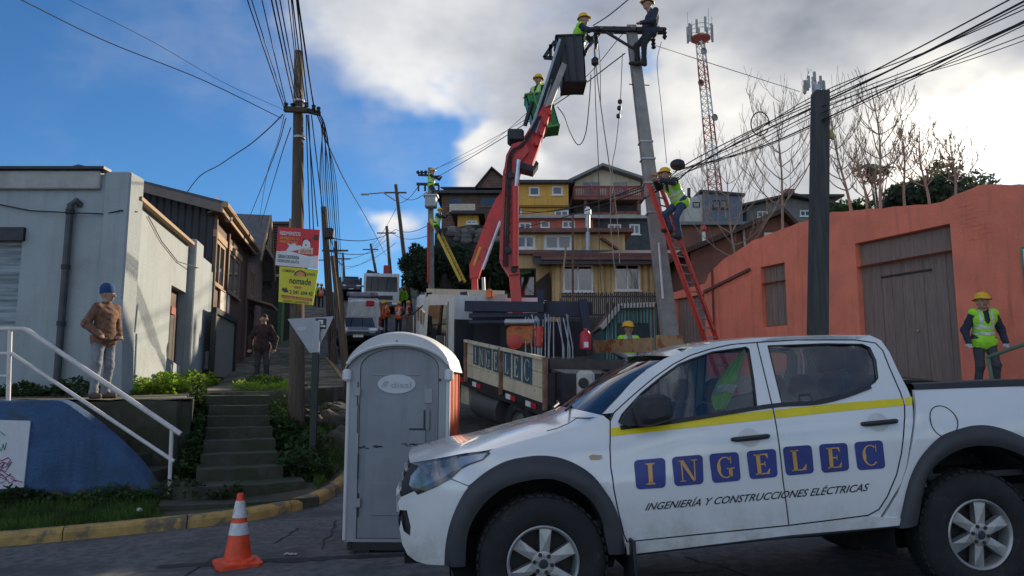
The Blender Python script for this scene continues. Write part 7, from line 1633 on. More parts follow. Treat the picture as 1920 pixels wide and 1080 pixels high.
# rack behind the cab
RK = [('rack_post', (870, 548), (884, 665), .16, .8), ('rack_post', (1013, 545), (1018, 655), .12, -.2), ('rack_post', (1092, 562), (1104, 645), .16, -.6)]
for nm, a, b, w_, dy in RK: mb = MB(); mb.beam(at(*a, 14.6+dy), at(*b, 14.6+dy), w_, w_, up=(0, 1, 0)); ct.part(nm, mb, mat('navy_steel', (.022, .026, .045), .6, .2, var=.3, vs=4))
for (a, b, w_) in (((872, 574), (1020, 576), .20), ((1018, 576), (1110, 578), .24), ((880, 592), (1100, 590), .08), ((880, 604), (1000, 603), .06)):
    mb = MB(); mb.beam(at(*a, 14.5), at(*b, 14.3), .12, w_); ct.part('rack_rail', mb, mat('navy_steel', (.022, .026, .045), .6, .2))
for (u0, v0, u1, v1, m, nm) in ((886, 551, 949, 566, mat('white_ladder_paint', (.50, .49, .46), .7, var=.2, vs=6), 'white_board'), (979, 558, 1014, 581, TRUCKWHITE, 'white_board'), (918, 589, 950, 598, TRUCKWHITE, 'white_board'), (893, 597, 913, 602, TRUCKWHITE, 'white_board'), (1024, 588, 1044, 596, TRUCKWHITE, 'white_board')):
    a = at(u0, v1, 15.3); b = at(u1, v0, 15.3); mb = MB(); mb.box(((a.x+b.x)/2, 15.35, (a.z+b.z)/2), (b.x-a.x, .05, b.z-a.z)); ct.part(nm, mb, m)
# red crane: column, mast, joint, outer boom, extensions
YC = 15.1
mb = MB(); a = at(970, 592, YC); mb.box((a.x, a.y, (a.z+zbed+gz0)/2), (.7, .6, a.z-zbed-gz0), bev=.06); ct.part('crane_base', mb, DARKSTEEL)
slab(ct, 'crane_column', [(953, 508), (973, 506), (981, 592), (962, 594)], YC-.15, .34, REDCRANE)
ms = slab(ct, 'mast', [(936, 486), (943, 322), (950, 300), (968, 296), (975, 312), (970.5, 482), (975, 513), (955, 516)], YC-.22, .46, REDCRANE)
mb = MB(); mb.beam(at(972, 318, YC-.05), at(969, 480, YC-.05), .16, .06, up=(1, 0, 0)); ct.part('mast_cheek', mb, REDCRANE, parent=ms)
for v_, u_ in ((330, 958), (470, 953), (505, 964)): mb = MB(); mb.lathe([(.07, 0), (.07, .08), (.001, .09)], at(u_, v_, YC-.22), (0, -1, 0), 12); ct.part('pivot_pin', mb, DARKSTEEL, parent=ms)
mb = MB(); mb.tube([at(967, 352, YC-.30), at(972, 300, YC-.30)], .045, 10); ct.part('ram_rod', mb, CHROME, smooth=True); mb = MB(); mb.tube([at(966, 500, YC-.30), at(967, 350, YC-.30)], .075, 10); ct.part('ram_cylinder', mb, REDCRANE, smooth=True)
slab(ct, 'knuckle', [(944, 326), (949, 291), (960, 270), (984, 262), (992, 283), (977, 302), (973, 328)], YC-.25, .52, REDCRANE)
ob = slab(ct, 'outer_boom', [(962, 290), (984, 254), (1020, 196), (1036, 189), (1031, 214), (1007, 283), (995, 314), (974, 306)], YC-.16, .40, REDCRANE, dY=[0, .1, .4, .45, .35, .1, 0, 0])
slab(ct, 'boom_butt', [(975, 303), (1000, 311), (1005, 300), (1010, 306), (1000, 321), (972, 314)], YC-.18, .44, DARKSTEEL, parent=ob)
for k in range(4): t = k/3; mb = MB(); mb.box(at(lerp(1006, 1030, t), lerp(275, 218, t), YC+.1+.3*t), (.07, .50, .10)); ct.part('boom_lug', mb, REDCRANE, parent=ob)
slab(ct, 'boom_extension', [(983, 266), (1000, 228), (1040, 96), (1052, 66), (1063, 70), (1052, 112), (1036, 170), (1018, 212)], YC+.05, .26, DARKSTEEL, dY=[0, .3, .8, .95, .95, .8, .5, .2])
slab(ct, 'boom_extension', [(1020, 202), (1054, 116), (1063, 122), (1034, 196)], YC+.2, .18, mat('boom_grey', (.34, .30, .26), .5, .2), dY=[0, .5, .5, 0])
for (a, b, r_) in (((990, 262), (1050, 74), .03), ((1004, 250), (1036, 150), .025), ((980, 276), (1000, 232), .04)): mb = MB(); mb.tube([at(*a, YC-.05), at(*b, YC+.7)], r_, 6); ct.part('hydraulic_pipe', mb, METALGREY)
for k, (o0, o1) in enumerate(((0, 0), (4, 3), (8, 5))):
    mb = MB(); mb.tube(smoothpath([at(944+o0, 500, YC-.27), at(946+o0, 420, YC-.29), at(950+o0, 330, YC-.28), at(957+o1, 285, YC-.34), at(980+o1, 268, YC-.26), at(1010+o1, 218, YC+.1)], 30), .017, 5); ct.part('hose', mb, CABLE, smooth=True)
for k in range(9): mb = MB(); mb.box(at(lerp(957, 954, k/8), lerp(335, 470, k/8), YC-.235), (.05, .03, .05)); ct.part('bolt_plate', mb, DARKSTEEL, parent=ms)
mb = MB(); mb.add([at(u, v, YC-.224) for u, v in ((944, 440), (952, 440), (953, 370), (946, 370))], [(0, 1, 2, 3)]); ct.part('decal', mb, mat('marking_yellow', (.70, .40, .03), .5), parent=ms)
mb = MB(); mb.box(at(967, 258, YC-.1), (.35, .4, .28), bev=.05); ct.part('valve_block', mb, DARKSTEEL)
# work basket
YB = 16.1
def basket(T, q, Y, D_, m, edge):
    tl_, tr_, br_, bl_ = [at(u, v, Y) for u, v in q]; d_ = V(0, D_, 0); th = .03
    mb = MB()
    for P4 in ((tl_, tr_, br_, bl_), (tl_+d_, tr_+d_, br_+d_, bl_+d_)): mb.prism(P4, (0, th, 0))
    for P4, vv in (((tl_, bl_, bl_+d_, tl_+d_), V(th, 0, 0)), ((tr_, br_, br_+d_, tr_+d_), V(-th, 0, 0)), ((bl_, br_, br_+d_, bl_+d_), V(0, 0, th))): mb.prism(P4, vv)
    b_ = T.part('basket', mb, m)
    mb = MB(); mb.tube([tl_, tr_, tr_+d_, tl_+d_, tl_], .03, 6); T.part('basket_rim', mb, edge, parent=b_)
    mb = MB(); mb.tube([bl_, br_, br_+d_, bl_+d_, bl_], .03, 6); T.part('basket_rim', mb, edge, parent=b_)
    for t in (.33, .66): mb = MB(); mb.beam(tl_.lerp(tr_, t)-V(0, .02, 0), bl_.lerp(br_, t)-V(0, .02, 0), .04, .03, up=(0, 1, 0)); T.part('basket_rib', mb, edge, parent=b_)
    return b_
bk_ = basket(ct, ((1043, 67), (1094, 65), (1099, 152), (1056, 154)), YB, .75, mat('basket_black', (.030, .032, .040), .5, var=.3, vs=4), DARKSTEEL)
for (a, b) in (((1020, 108), (1040, 78)), ((1020, 108), (1046, 110)), ((1032, 84), (1032, 108)), ((1098, 96), (1112, 76)), ((1096, 104), (1100, 92))): mb = MB(); mb.beam(at(*a, YB+.1), at(*b, YB+.1), .07, .07); ct.part('basket_bracket', mb, DARKSTEEL, parent=bk_)
# loads on the bed
def bedbox(nm, lb, cat, u0, v0, u1, v1, Y, D_, m): a = at(u0, v1, Y); b = at(u1, v0, Y); mb = MB(); mb.box(((a.x+b.x)/2, Y+D_/2, (a.z+b.z)/2), (b.x-a.x, D_, b.z-a.z), bev=.03); return a, b
ge = Thing('generator', 'orange motor unit standing on the truck bed behind the rack', 'machine', at(985, 655, 13.9))
a, b = at(950, 655, 13.7), at(1004, 609, 13.7); mb = MB(); mb.box(((a.x+b.x)/2, 14.0, (a.z+b.z)/2+.02), (b.x-a.x, .6, b.z-a.z-.06), bev=.06); ge.part('housing', mb, mat('machine_orange', (.52, .15, .03), .55, var=.3, vs=4, col2=(.2, .06, .03), c2s=5, c2lo=.5, c2hi=.65))
mb = MB(); mb.box(((a.x+b.x)/2-.02, 14.0, b.z+.06), (b.x-a.x+.05, .64, .10), bev=.03); ge.part('lid', mb, METALGREY)
mb = MB(); mb.lathe([(.14, 0), (.14, .1), (.05, .12)], at(965, 642, 13.68), (0, -1, 0), 14, True); ge.part('fan_cover', mb, mat('machine_red', (.5, .05, .03), .5)); mb = MB(); mb.tube([at(1010, 650, 13.6), at(1012, 612, 13.6)], .07, 8); ge.part('cylinder', mb, mat('machine_red', (.5, .05, .03), .5))
mb = MB(); mb.box(((a.x+b.x)/2, 14.0, (a.z+zbed+gz0)/2+.02), (b.x-a.x, .55, max(.05, a.z-zbed-gz0+.05))); ge.part('skid', mb, DARKSTEEL)
for k in range(16):
    u_ = lerp(986, 1066, k/15)+random.uniform(-2, 2); sl2 = random.choice((0, 0, 6, 12, -3)); mb = MB(); mb.tube([at(u_, random.uniform(588, 600), 13.9+.3*random.random()), at(u_+sl2, 652, 13.6), at(u_+sl2, 672, 13.6)], .012, 5)
    solo('steel_rod', mb, METALGREY, ORD[k]+' thin galvanised rod from the left in the row beside the orange motor', 'rod', 'steel rods standing in the truck bed')
ex_ = Thing('gas_cylinder', 'red gas cylinder strapped at the right of the truck bed', 'cylinder', at(1098, 652, 13.4)); a = at(1098, 655, 13.4); mb = MB(); mb.lathe([(.10, 0), (.105, .02), (.105, .26), (.06, .33), (.03, .34), (.03, .38)], a, (0, 0, 1), 14, True); ex_.part('body', mb, mat('cylinder_red', (.50, .02, .04), .4), smooth=True); mb = MB(); mb.box(a+V(0, -.108, .08), (.08, .01, .10)); ex_.part('label_plate', mb, WHITEPAINT)
mb = MB(); a = at(1098, 745, 11.4); b = at(1100, 695, 11.4); mb.box((a.x, 11.4, (a.z+b.z)/2), (.26, .3, b.z-a.z), bev=.05); jr = Thing('white_container', 'scuffed white plastic container hung under the truck tail', 'container', a); jr.part('body', mb, mat('scuffed_white', (.50, .47, .42), .7, var=.15, vs=6)); mb = MB(); mb.lathe([(.08, 0), (.06, .03), (.001, .03)], at(1094, 718, 11.22), (0, -1, 0), 12); jr.part('cap', mb, BLACK)

# ------------------------------------------------------------------ second crane truck behind it
c2 = Thing('crane_truck', 'cream bodied crane truck parked behind with a second red arm', 'truck', V(at(870, 640, 20).x, 20.5, zg(-1.5, 20.5)))
Y2_ = 20.0
for nm, a, b, w_ in (('bed_frame', (800, 549), (946, 553), .22), ('bed_frame', (804, 549), (806, 660), .2), ('bed_frame', (944, 552), (946, 640), .2), ('bed_frame', (800, 600), (946, 602), .1)): mb = MB(); mb.beam(at(*a, Y2_), at(*b, Y2_), .12, w_) if a[1] == b[1] or abs(a[0]-b[0]) > 20 else mb.beam(at(*a, Y2_), at(*b, Y2_), w_, .12, up=(0, 1, 0)); c2.part(nm, mb, CREAM)
for k in range(4): v0, v1 = 556+k*17, 556+k*17+16; a = at(812, v1, Y2_+.05); b = at(940, v0, Y2_+.05); mb = MB(); mb.box(((a.x+b.x)/2, Y2_+.08, (a.z+b.z)/2), (b.x-a.x, .05, b.z-a.z)); c2.part('head_board', mb, CREAM)
mb = MB(); mb.prism([at(803, 593, 19.9), at(803, 622, 19.9), at(780, 594, 24), at(780, 572, 24)], (.06, 0, 0)); c2.part('side_board', mb, CREAM)
for t in (.25, .5, .75): mb = MB(); mb.beam(at(lerp(803, 780, t), lerp(592, 571, t), lerp(19.9, 24, t))-V(.02, 0, 0), at(lerp(803, 780, t), lerp(622, 594, t), lerp(19.9, 24, t))-V(.02, 0, 0), .06, .05); c2.part('side_rib', mb, mat('rusty_post', (.16, .07, .04), .8))
p = at(872, 640, 20); z2 = zg(-1.2, 20.5)
mb = MB(); mb.box((p.x, 22.3, z2+1.05), (2.1, 4.6, .3)); c2.part('bed_floor', mb, DARKSTEEL); mb = MB(); mb.box((p.x-.9, 26, z2+2.0), (2.2, 1.9, 2.3), bev=.12); c2.part('cab', mb, TRUCKWHITE)
for x_ in (-.9, .9):
    for y_ in (20.9, 25.8): truck_wheel(c2, V(p.x+x_-(.9 if y_ > 25 else 0), y_, zg(p.x, y_)+.46), V(1 if x_ > 0 else -1, 0, 0), .46, .26)
slab(c2, 'crane_column', [(884, 518), (895, 518), (896, 552), (884, 552)], 20.5, .3, REDCRANE); mb = MB(); p5 = at(890, 550, 20.6); mb.box((p5.x, 20.7, (p5.z+z2+1.1)/2), (.6, .5, p5.z-z2-1.1)); c2.part('crane_base', mb, DARKSTEEL)
slab(c2, 'crane_arm', [(881, 522), (880, 497), (915, 403), (930, 372), (944, 356), (958, 372), (950, 398), (925, 442), (904, 497), (897, 520)], 20.45, .42, REDCRANE)
slab(c2, 'crane_arm', [(938, 366), (956, 326), (1002, 226), (1014, 230), (966, 350), (950, 386)], 20.0, .3, REDCRANE, dY=[.4, .3, -.8, -.8, .3, .4])
mb = MB(); mb.tube([at(905, 505, 20.3), at(938, 415, 20.3)], .045, 8); c2.part('ram_rod', mb, CHROME, smooth=True); mb = MB(); mb.tube([at(906, 520, 20.3), at(907, 545, 20.3)], .05, 8); c2.part('ram_cylinder', mb, METALGREY)
lt, lf = text_mesh('GRUA', 0, .02); qq = ((884, 500), (899, 465), (905, 468), (890, 503)); mb = MB(); mb.add([at(*bil(((886, 494), (903, 452), (908, 455), (891, 497)), a, b), 20.43) for a, b in lt], lf) if False else mb.add([at(u, v, 20.43) for u, v in ((886, 496), (899, 462), (903, 464), (890, 498))], [(0, 1, 2, 3)]); c2.part('yellow_marking', mb, mat('marking_yellow', (.70, .40, .03), .5))
gb_ = basket(c2, ((985, 177), (1031, 171), (1049, 234), (1003, 242)), 18.4, .75, mat('basket_green', (.03, .22, .07), .5, var=.2, vs=4), mat('basket_green_edge', (.10, .34, .10), .5))
slab(c2, 'basket_link', [(996, 232), (1012, 214), (1024, 226), (1008, 244)], 18.9, .4, DARKSTEEL)
mb = MB(); mb.beam(at(984, 236, 18.4), at(998, 190, 18.3), .08, .08); c2.part('basket_stay', mb, DARKSTEEL)

# ------------------------------------------------------------------ red and yellow ladders
def ladder(label, a, b, w_, m, rungs, side, sec=.07, nm='ladder', rm=None):
    a = Vector(a); b = Vector(b); T = Thing(nm, label, 'ladder', a); side = Vector(side).normalized()*w_/2; up = (b-a).cross(side).normalized()
    for s_ in (-1, 1): mb = MB(); mb.beam(a+side*s_, b+side*s_, .035, sec, up=up); T.part('rail', mb, m)
    for k in range(rungs): p = a.lerp(b, (k+.5)/rungs); mb = MB(); mb.tube([p-side, p+side], .018, 6); T.part('rung', mb, rm or m)
    return T
la = at(1341, 660, 15.4); lb_ = at(1227, 347, 16.0)
dl_ = (lb_-la).normalized(); la = la-dl_*1.0
lad = ladder('long red extension ladder leaning on the concrete pole', la, lb_, .42, REDLADDER, 24, (1, .8, 0), .09, rm=METALGREY)
mb = MB(); side = V(1, .8, 0).normalized()*.18; m0 = la.lerp(lb_, .30); m1 = la.lerp(lb_, .97)
for s_ in (-1, 1): mb = MB(); mb.beam(m0+side*s_-V(0, .09, 0), m1+side*s_-V(0, .09, 0), .03, .08, up=(0, 1, 0)); lad.part('fly_rail', mb, REDLADDER)
ladder('yellow ladder leaning on the transformer pole up the street', at(868, 528, 34.5), at(811, 412, 36.6), .42, mat('yellow_fibreglass', (.62, .40, .04), .6), 18, (.5, 1, 0), .14)
mb = MB(); mb.tube([at(803, 530, 36.5), at(803, 418, 36.7)], .07, 6); solo('red_pole', mb, REDLADDER, 'thin red rod standing left of the transformer pole', 'rod')

# ------------------------------------------------------------------ parked and stopped vehicles up the street
def vehicle(name, label, cat, loc, yaw, L_, W_, H_, paint, belt=.55, cabf=.26, cabr=.12, hoodz=None, pitch=-.15, group=None):
    """car: front at -y in its own frame"""
    M_ = Matrix.Translation(Vector(loc)) @ Matrix.Rotation(yaw, 4, 'Z') @ Matrix.Rotation(pitch, 4, 'X'); T = Thing(name, label, cat, matrix=M_, group=group); hw = W_/2; zb = H_*belt; hz = hoodz or zb*.94
    st = [(-L_/2, .35, .30, hz*.66, hw*.80), (-L_/2+.12, .24, .26, hz*.86, hw*.93), (-L_/2+.5, .22, .22, hz*.95, hw), (-L_/2+cabf*L_, .22, .22, hz, hw), (0, .22, .22, zb, hw), (L_/2-cabr*L_, .22, .22, zb, hw), (L_/2-.15, .25, .25, zb*.98, hw*.96), (L_/2, .35, .35, zb*.9, hw*.86)]
    mb = MB(); rows = []
    for y, _, z0, z1, w_ in st:
        rows.append([V(-w_*.9, y, z0), V(-w_, y, z0+.12), V(-w_, y, z1-.16), V(-w_*.96, y, z1-.05), V(-w_*.86, y, z1), V(0, y, z1+.02), V(w_*.86, y, z1), V(w_*.96, y, z1-.05), V(w_, y, z1-.16), V(w_, y, z0+.12), V(w_*.9, y, z0)])
    mb.grid(rows); mb.add(rows[0], [tuple(range(11))]); mb.add(rows[-1], [tuple(range(10, -1, -1))]); T.part('body', mb, paint, world=False, smooth=True)
    y0, y1, y2, y3 = -L_/2+cabf*L_, -L_/2+(cabf+.17)*L_, L_/2-(cabr+.05)*L_, L_/2-cabr*L_*.6
    lo = [V(-hw*.88, y0, hz), V(hw*.88, y0, hz), V(hw*.88, y3, zb), V(-hw*.88, y3, zb)]; hi = [V(-hw*.72, y1, H_-.03), V(hw*.72, y1, H_-.03), V(hw*.72, y2, H_-.02), V(-hw*.72, y2, H_-.02)]
    mb = MB(); mb.prism(hi, (0, 0, .05)); T.part('roof', mb, paint, world=False)
    for i, nm in ((0, 'windscreen'), (1, 'side_window'), (2, 'rear_window'), (3, 'side_window')):
        j = (i+1) % 4; mb = MB(); mb.add([lo[i], lo[j], hi[j], hi[i]], [(0, 1, 2, 3)]); T.part(nm, mb, GLASSD if i else glass('wind_dark', (.03, .045, .05), .02, .0), world=False)
    for a, b in zip(lo, hi): mb = MB(); mb.beam(a, b, .09, .07); T.part('pillar', mb, paint, world=False)
    for s_ in (-1, 1):
        mb = MB(); mb.box((s_*hw*.68, -L_/2+.05, hz*.70), (W_*.22, .14, .16), bev=.04); T.part('headlight', mb, mat('car_lamp', (.65, .66, .68), .15, .2), world=False)
        mb = MB(); mb.box((s_*hw*.80, L_/2-.02, zb*.75), (.16, .08, .28), bev=.02); T.part('tail_light', mb, mat('red_lens', (.35, .02, .02), .2), world=False)
        mb = MB(); mb.box((s_*(hw+.09), y0+.25, hz+.10), (.18, .10, .14), bev=.03); T.part('mirror', mb, paint, world=False)
        for y in (-L_/2+.18*L_, L_/2-.19*L_):
            mb = MB(); mb.lathe([(.19, .01), (.24, .02), (.31, 0), (.32, -.05), (.32, -.18), (.2, -.2)], (s_*hw*.98, y, .32), (s_, 0, 0), 18); ty = T.part('tyre', mb, RUBBER, world=False, smooth=True); mb = MB(); mb.lathe([(.2, 0), (.1, .01), (.001, .02)], (s_*hw*.98, y, .32), (s_, 0, 0), 12); T.part('rim', mb, METALGREY, parent=ty, world=False)
    mb = MB(); mb.box((0, -L_/2-.01, hz*.52), (W_*.5, .06, .12), bev=.02); T.part('grille', mb, BLACK, world=False); mb = MB(); mb.box((0, -L_/2-.02, .32), (W_*.86, .1, .12), bev=.03); T.part('bumper', mb, BLACK, world=False)
    mb = MB(); mb.box((0, -L_/2-.06, hz*.36), (.4, .02, .13)); T.part('number_plate', mb, WHITEPAINT, world=False)
    return T
def road_at(u, Y): p = at(u, 600, Y); return V(p.x, Y, zg(p.x, Y))
SILVERC = mat('silver_blue_paint', (.16, .185, .215), .3, .4, coat=.5, var=.05); DARKC = mat('dark_car_paint', (.03, .034, .042), .3, .2, coat=.5); 
vehicle('car', 'blue grey hatchback coming down the street behind the portable toilet', 'car', road_at(672, 31.5), R(12), 4.2, 1.72, 1.5, SILVERC)
vehicle('car', 'dark off-road car waiting up the street beside the white truck', 'car', road_at(657, 66), R(12), 4.6, 1.85, 1.85, DARKC, group='dark cars up the street')
vehicle('car', 'farthest grey car with roof rack at the top of the street', 'car', road_at(657, 80), R(12), 4.6, 1.9, 1.9, mat('mid_grey_paint', (.12, .125, .13), .35, .3), group='dark cars up the street')
# white van seen from behind, loaded roof rack
vp = road_at(681, 37); VM = Matrix.Translation(vp) @ Matrix.Rotation(R(12), 4, 'Z') @ Matrix.Rotation(.15, 4, 'X')
vn = Thing('van', 'white van with red lamp and loaded roof rack behind the hatchback', 'van', matrix=VM)
mb = MB(); rows = []
for y, k in ((0, .94), (.12, 1), (3.6, 1), (4.4, .9)): rows.append([V(-.88*k, y, .35), V(-.90*k, y, .9), V(-.86*k, y, 1.5), V(-.78*k, y, 1.98*k), V(-.5*k, y, 2.05*k), V(.5*k, y, 2.05*k), V(.78*k, y, 1.98*k), V(.86*k, y, 1.5), V(.9*k, y, .9), V(.88*k, y, .35)])
mb.grid(rows); mb.add(rows[0], [tuple(range(10))]); mb.add(rows[-1], [tuple(range(9, -1, -1))]); vn.part('body', mb, TRUCKWHITE, world=False, smooth=True)
mb = MB(); mb.box((0, -.01, 1.45), (1.2, .02, .5)); vn.part('rear_window', mb, mat('van_rear_white', (.6, .6, .58), .3), world=False); mb = MB(); mb.box((.32, -.04, 1.85), (.40, .1, .28), bev=.03); vn.part('stop_lamp', mb, mat('lamp_red', (.55, .02, .03), .3), world=False)
for s_ in (-1, 1): mb = MB(); mb.box((s_*.82, -.02, .95), (.12, .06, .45), bev=.02); vn.part('tail_light', mb, mat('red_lens', (.35, .02, .02), .2), world=False)
for y in (.6, 3.4):
    for s_ in (-1, 1): mb = MB(); mb.lathe([(.1, .02), (.3, .02), (.33, -.03), (.33, -.2)], (s_*.88, y, .33), (s_, 0, 0), 16); vn.part('tyre', mb, RUBBER, world=False)
mb = MB()
for y in (.3, 1.2, 2.1): mb.beam(V(-.8, y, 2.12), V(.8, y, 2.12), .05, .05)
mb.beam(V(-.8, .2, 2.14), V(-.8, 2.3, 2.14), .05, .05); mb.beam(V(.8, .2, 2.14), V(.8, 2.3, 2.14), .05, .05); rkk = vn.part('roof_rack', mb, DARKSTEEL, world=False)
mb = MB(); mb.box((-.25, .7, 2.25), (1.1, .8, .25), Matrix.Rotation(.2, 3, 'Z'), .05); mb.box((.45, .9, 2.28), (.5, .7, .2), bev=.04); vn.part('load', mb, mat('rack_load', (.30, .26, .28), .8, var=.4, vs=5), parent=rkk, world=False)
# white cab-over truck facing downhill, folded red crane behind the cab
wpz = road_at(714, 49)+V(0, 0, .06); WMx = Matrix.Translation(wpz) @ Matrix.Rotation(R(10), 4, 'Z') @ Matrix.Rotation(-.14, 4, 'X'); wt = Thing('white_truck', 'white cab-over truck facing downhill with folded red crane', 'truck', matrix=WMx)
def wpart(nm, mb, m, parent=None): return wt.part(nm, mb, m, parent=parent, world=False)
mb = MB(); mb.prism([V(-1.18, 0, .75), V(-1.18, -.06, 1.4), V(-1.18, 0, 1.5), V(-1.18, .16, 2.78), V(-1.18, .3, 2.9), V(-1.18, 1.8, 2.9), V(-1.18, 1.8, .75)], (2.36, 0, 0)); cb_ = wpart('cab', mb, TRUCKWHITE)
mb = MB(); mb.prism([V(-1.05, -.03, 1.55), V(1.05, -.03, 1.55), V(1.02, .12, 2.62), V(-1.02, .12, 2.62)], (0, .02, 0)); wpart('windscreen', mb, glass('wind_dark', (.03, .045, .05), .02, .0), cb_)
mb = MB(); mb.box((0, -.07, 1.12), (1.5, .06, .26)); wpart('grille', mb, BLACK, cb_); mb = MB(); mb.box((0, -.12, .62), (2.36, .3, .34), bev=.04); wpart('bumper', mb, mat('grey_bumper', (.12, .12, .12), .6), cb_)
for s_ in (-1, 1):
    mb = MB(); mb.box((s_*.88, -.28, .66), (.36, .05, .18), bev=.02); wpart('headlight', mb, mat('car_lamp', (.65, .66, .68), .15, .2), cb_); mb = MB(); mb.box((s_*1.38, -.05, 2.2), (.16, .1, .5), bev=.03); wpart('mirror', mb, BLACK, cb_)
    mb = MB(); mb.lathe([(.2, .02), (.45, .02), (.48, -.03), (.48, -.28)], (s_*1.1, .75, .48), (s_, 0, 0), 18); wpart('tyre', mb, RUBBER)
    mb = MB(); mb.lathe([(.2, .02), (.45, .02), (.48, -.03), (.48, -.28)], (s_*1.1, 4.6, .48), (s_, 0, 0), 18); wpart('tyre', mb, RUBBER)
mb = MB(); mb.box((0, 4.2, 1.05), (2.3, 5, .3)); wpart('bed_floor', mb, DARKSTEEL); mb = MB(); mb.box((.35, 2.3, 3.1), (.5, .5, 1.9), bev=.06); mb.beam(V(.35, 2.3, 3.9), V(.5, 4.5, 3.3), .3, .3); wpart('crane', mb, mat('dark_red_crane', (.34, .03, .025), .5))
mb = MB(); mb.box((-.5, 2.3, 3.3), (1.2, .4, .5), Matrix.Rotation(.3, 3, 'Y'), .05); wpart('crane_arm', mb, DARKSTEEL); mb = MB(); mb.beam(V(-1.1, 2.0, 3.05), V(1.1, 2.0, 3.05), .2, .16); wpart('headache_bar', mb, BRRED)
# ------------------------------------------------------------------ people: one continuous skin grown round a posed skeleton
def surface_nets(F, org, h):
    s = F < 0; nx, ny, nz = F.shape; acc = np.zeros((nx-1, ny-1, nz-1, 3)); cnt = np.zeros((nx-1, ny-1, nz-1))
    I, J, K = np.meshgrid(np.arange(nx-1), np.arange(ny-1), np.arange(nz-1), indexing='ij')
    cs = [(a, b, c) for a in (0, 1) for b in (0, 1) for c in (0, 1)]
    for ax in range(3):
        o1 = [(i, j) for i in (0, 1) for j in (0, 1)]
        for (p, q) in o1:
            a = [0, 0, 0]; a[(ax+1) % 3] = p; a[(ax+2) % 3] = q; b = list(a); b[ax] = 1
            A = F[a[0]:nx-1+a[0], a[1]:ny-1+a[1], a[2]:nz-1+a[2]]; B = F[b[0]:nx-1+b[0], b[1]:ny-1+b[1], b[2]:nz-1+b[2]]
            m = (A < 0) != (B < 0); t = np.where(m, A/np.where(m, A-B, 1), 0); cnt += m
            for d in range(3): acc[..., d] += np.where(m, a[d]+(t if d == ax else 0), 0)
    act = cnt > 0; idx = -np.ones(act.shape, int); idx[act] = np.arange(act.sum())
    base_ = np.stack([I, J, K], -1)[act]; verts = org + h*(base_ + acc[act]/cnt[act][:, None]); faces = []
    for ax in range(3):
        u_, v_ = (ax+1) % 3, (ax+2) % 3
        sl = [slice(None)]*3; sl2 = [slice(None)]*3; sl[ax] = slice(0, -1); sl2[ax] = slice(1, None)
        A = s[tuple(sl)]; B = s[tuple(sl2)]; e = np.argwhere(A != B)
        e = e[(e[:, u_] > 0) & (e[:, v_] > 0) & (e[:, u_] < F.shape[u_]-1) & (e[:, v_] < F.shape[v_]-1)]
        if len(e) == 0: continue
        def g(du, dv): q = e.copy(); q[:, u_] -= du; q[:, v_] -= dv; return idx[q[:, 0], q[:, 1], q[:, 2]]
        f = np.stack([g(1, 1), g(0, 1), g(0, 0), g(1, 0)], 1); fl = A[e[:, 0], e[:, 1], e[:, 2]]; f[~fl] = f[~fl][:, ::-1]; faces.append(f)
    return verts, np.concatenate(faces)
def sd_cone(P, a, b, ra, rb):
    a = np.array(a); b = np.array(b); d = b-a; L2 = d@d
    t = np.clip(((P-a)@d)/max(L2, 1e-9), 0, 1); return np.linalg.norm(P-a-t[:, None]*d, axis=1)-(ra+(rb-ra)*t)
def rotz3(p, a): c, s_ = math.cos(a), math.sin(a); return (p[0]*c-p[1]*s_, p[0]*s_+p[1]*c, p[2])
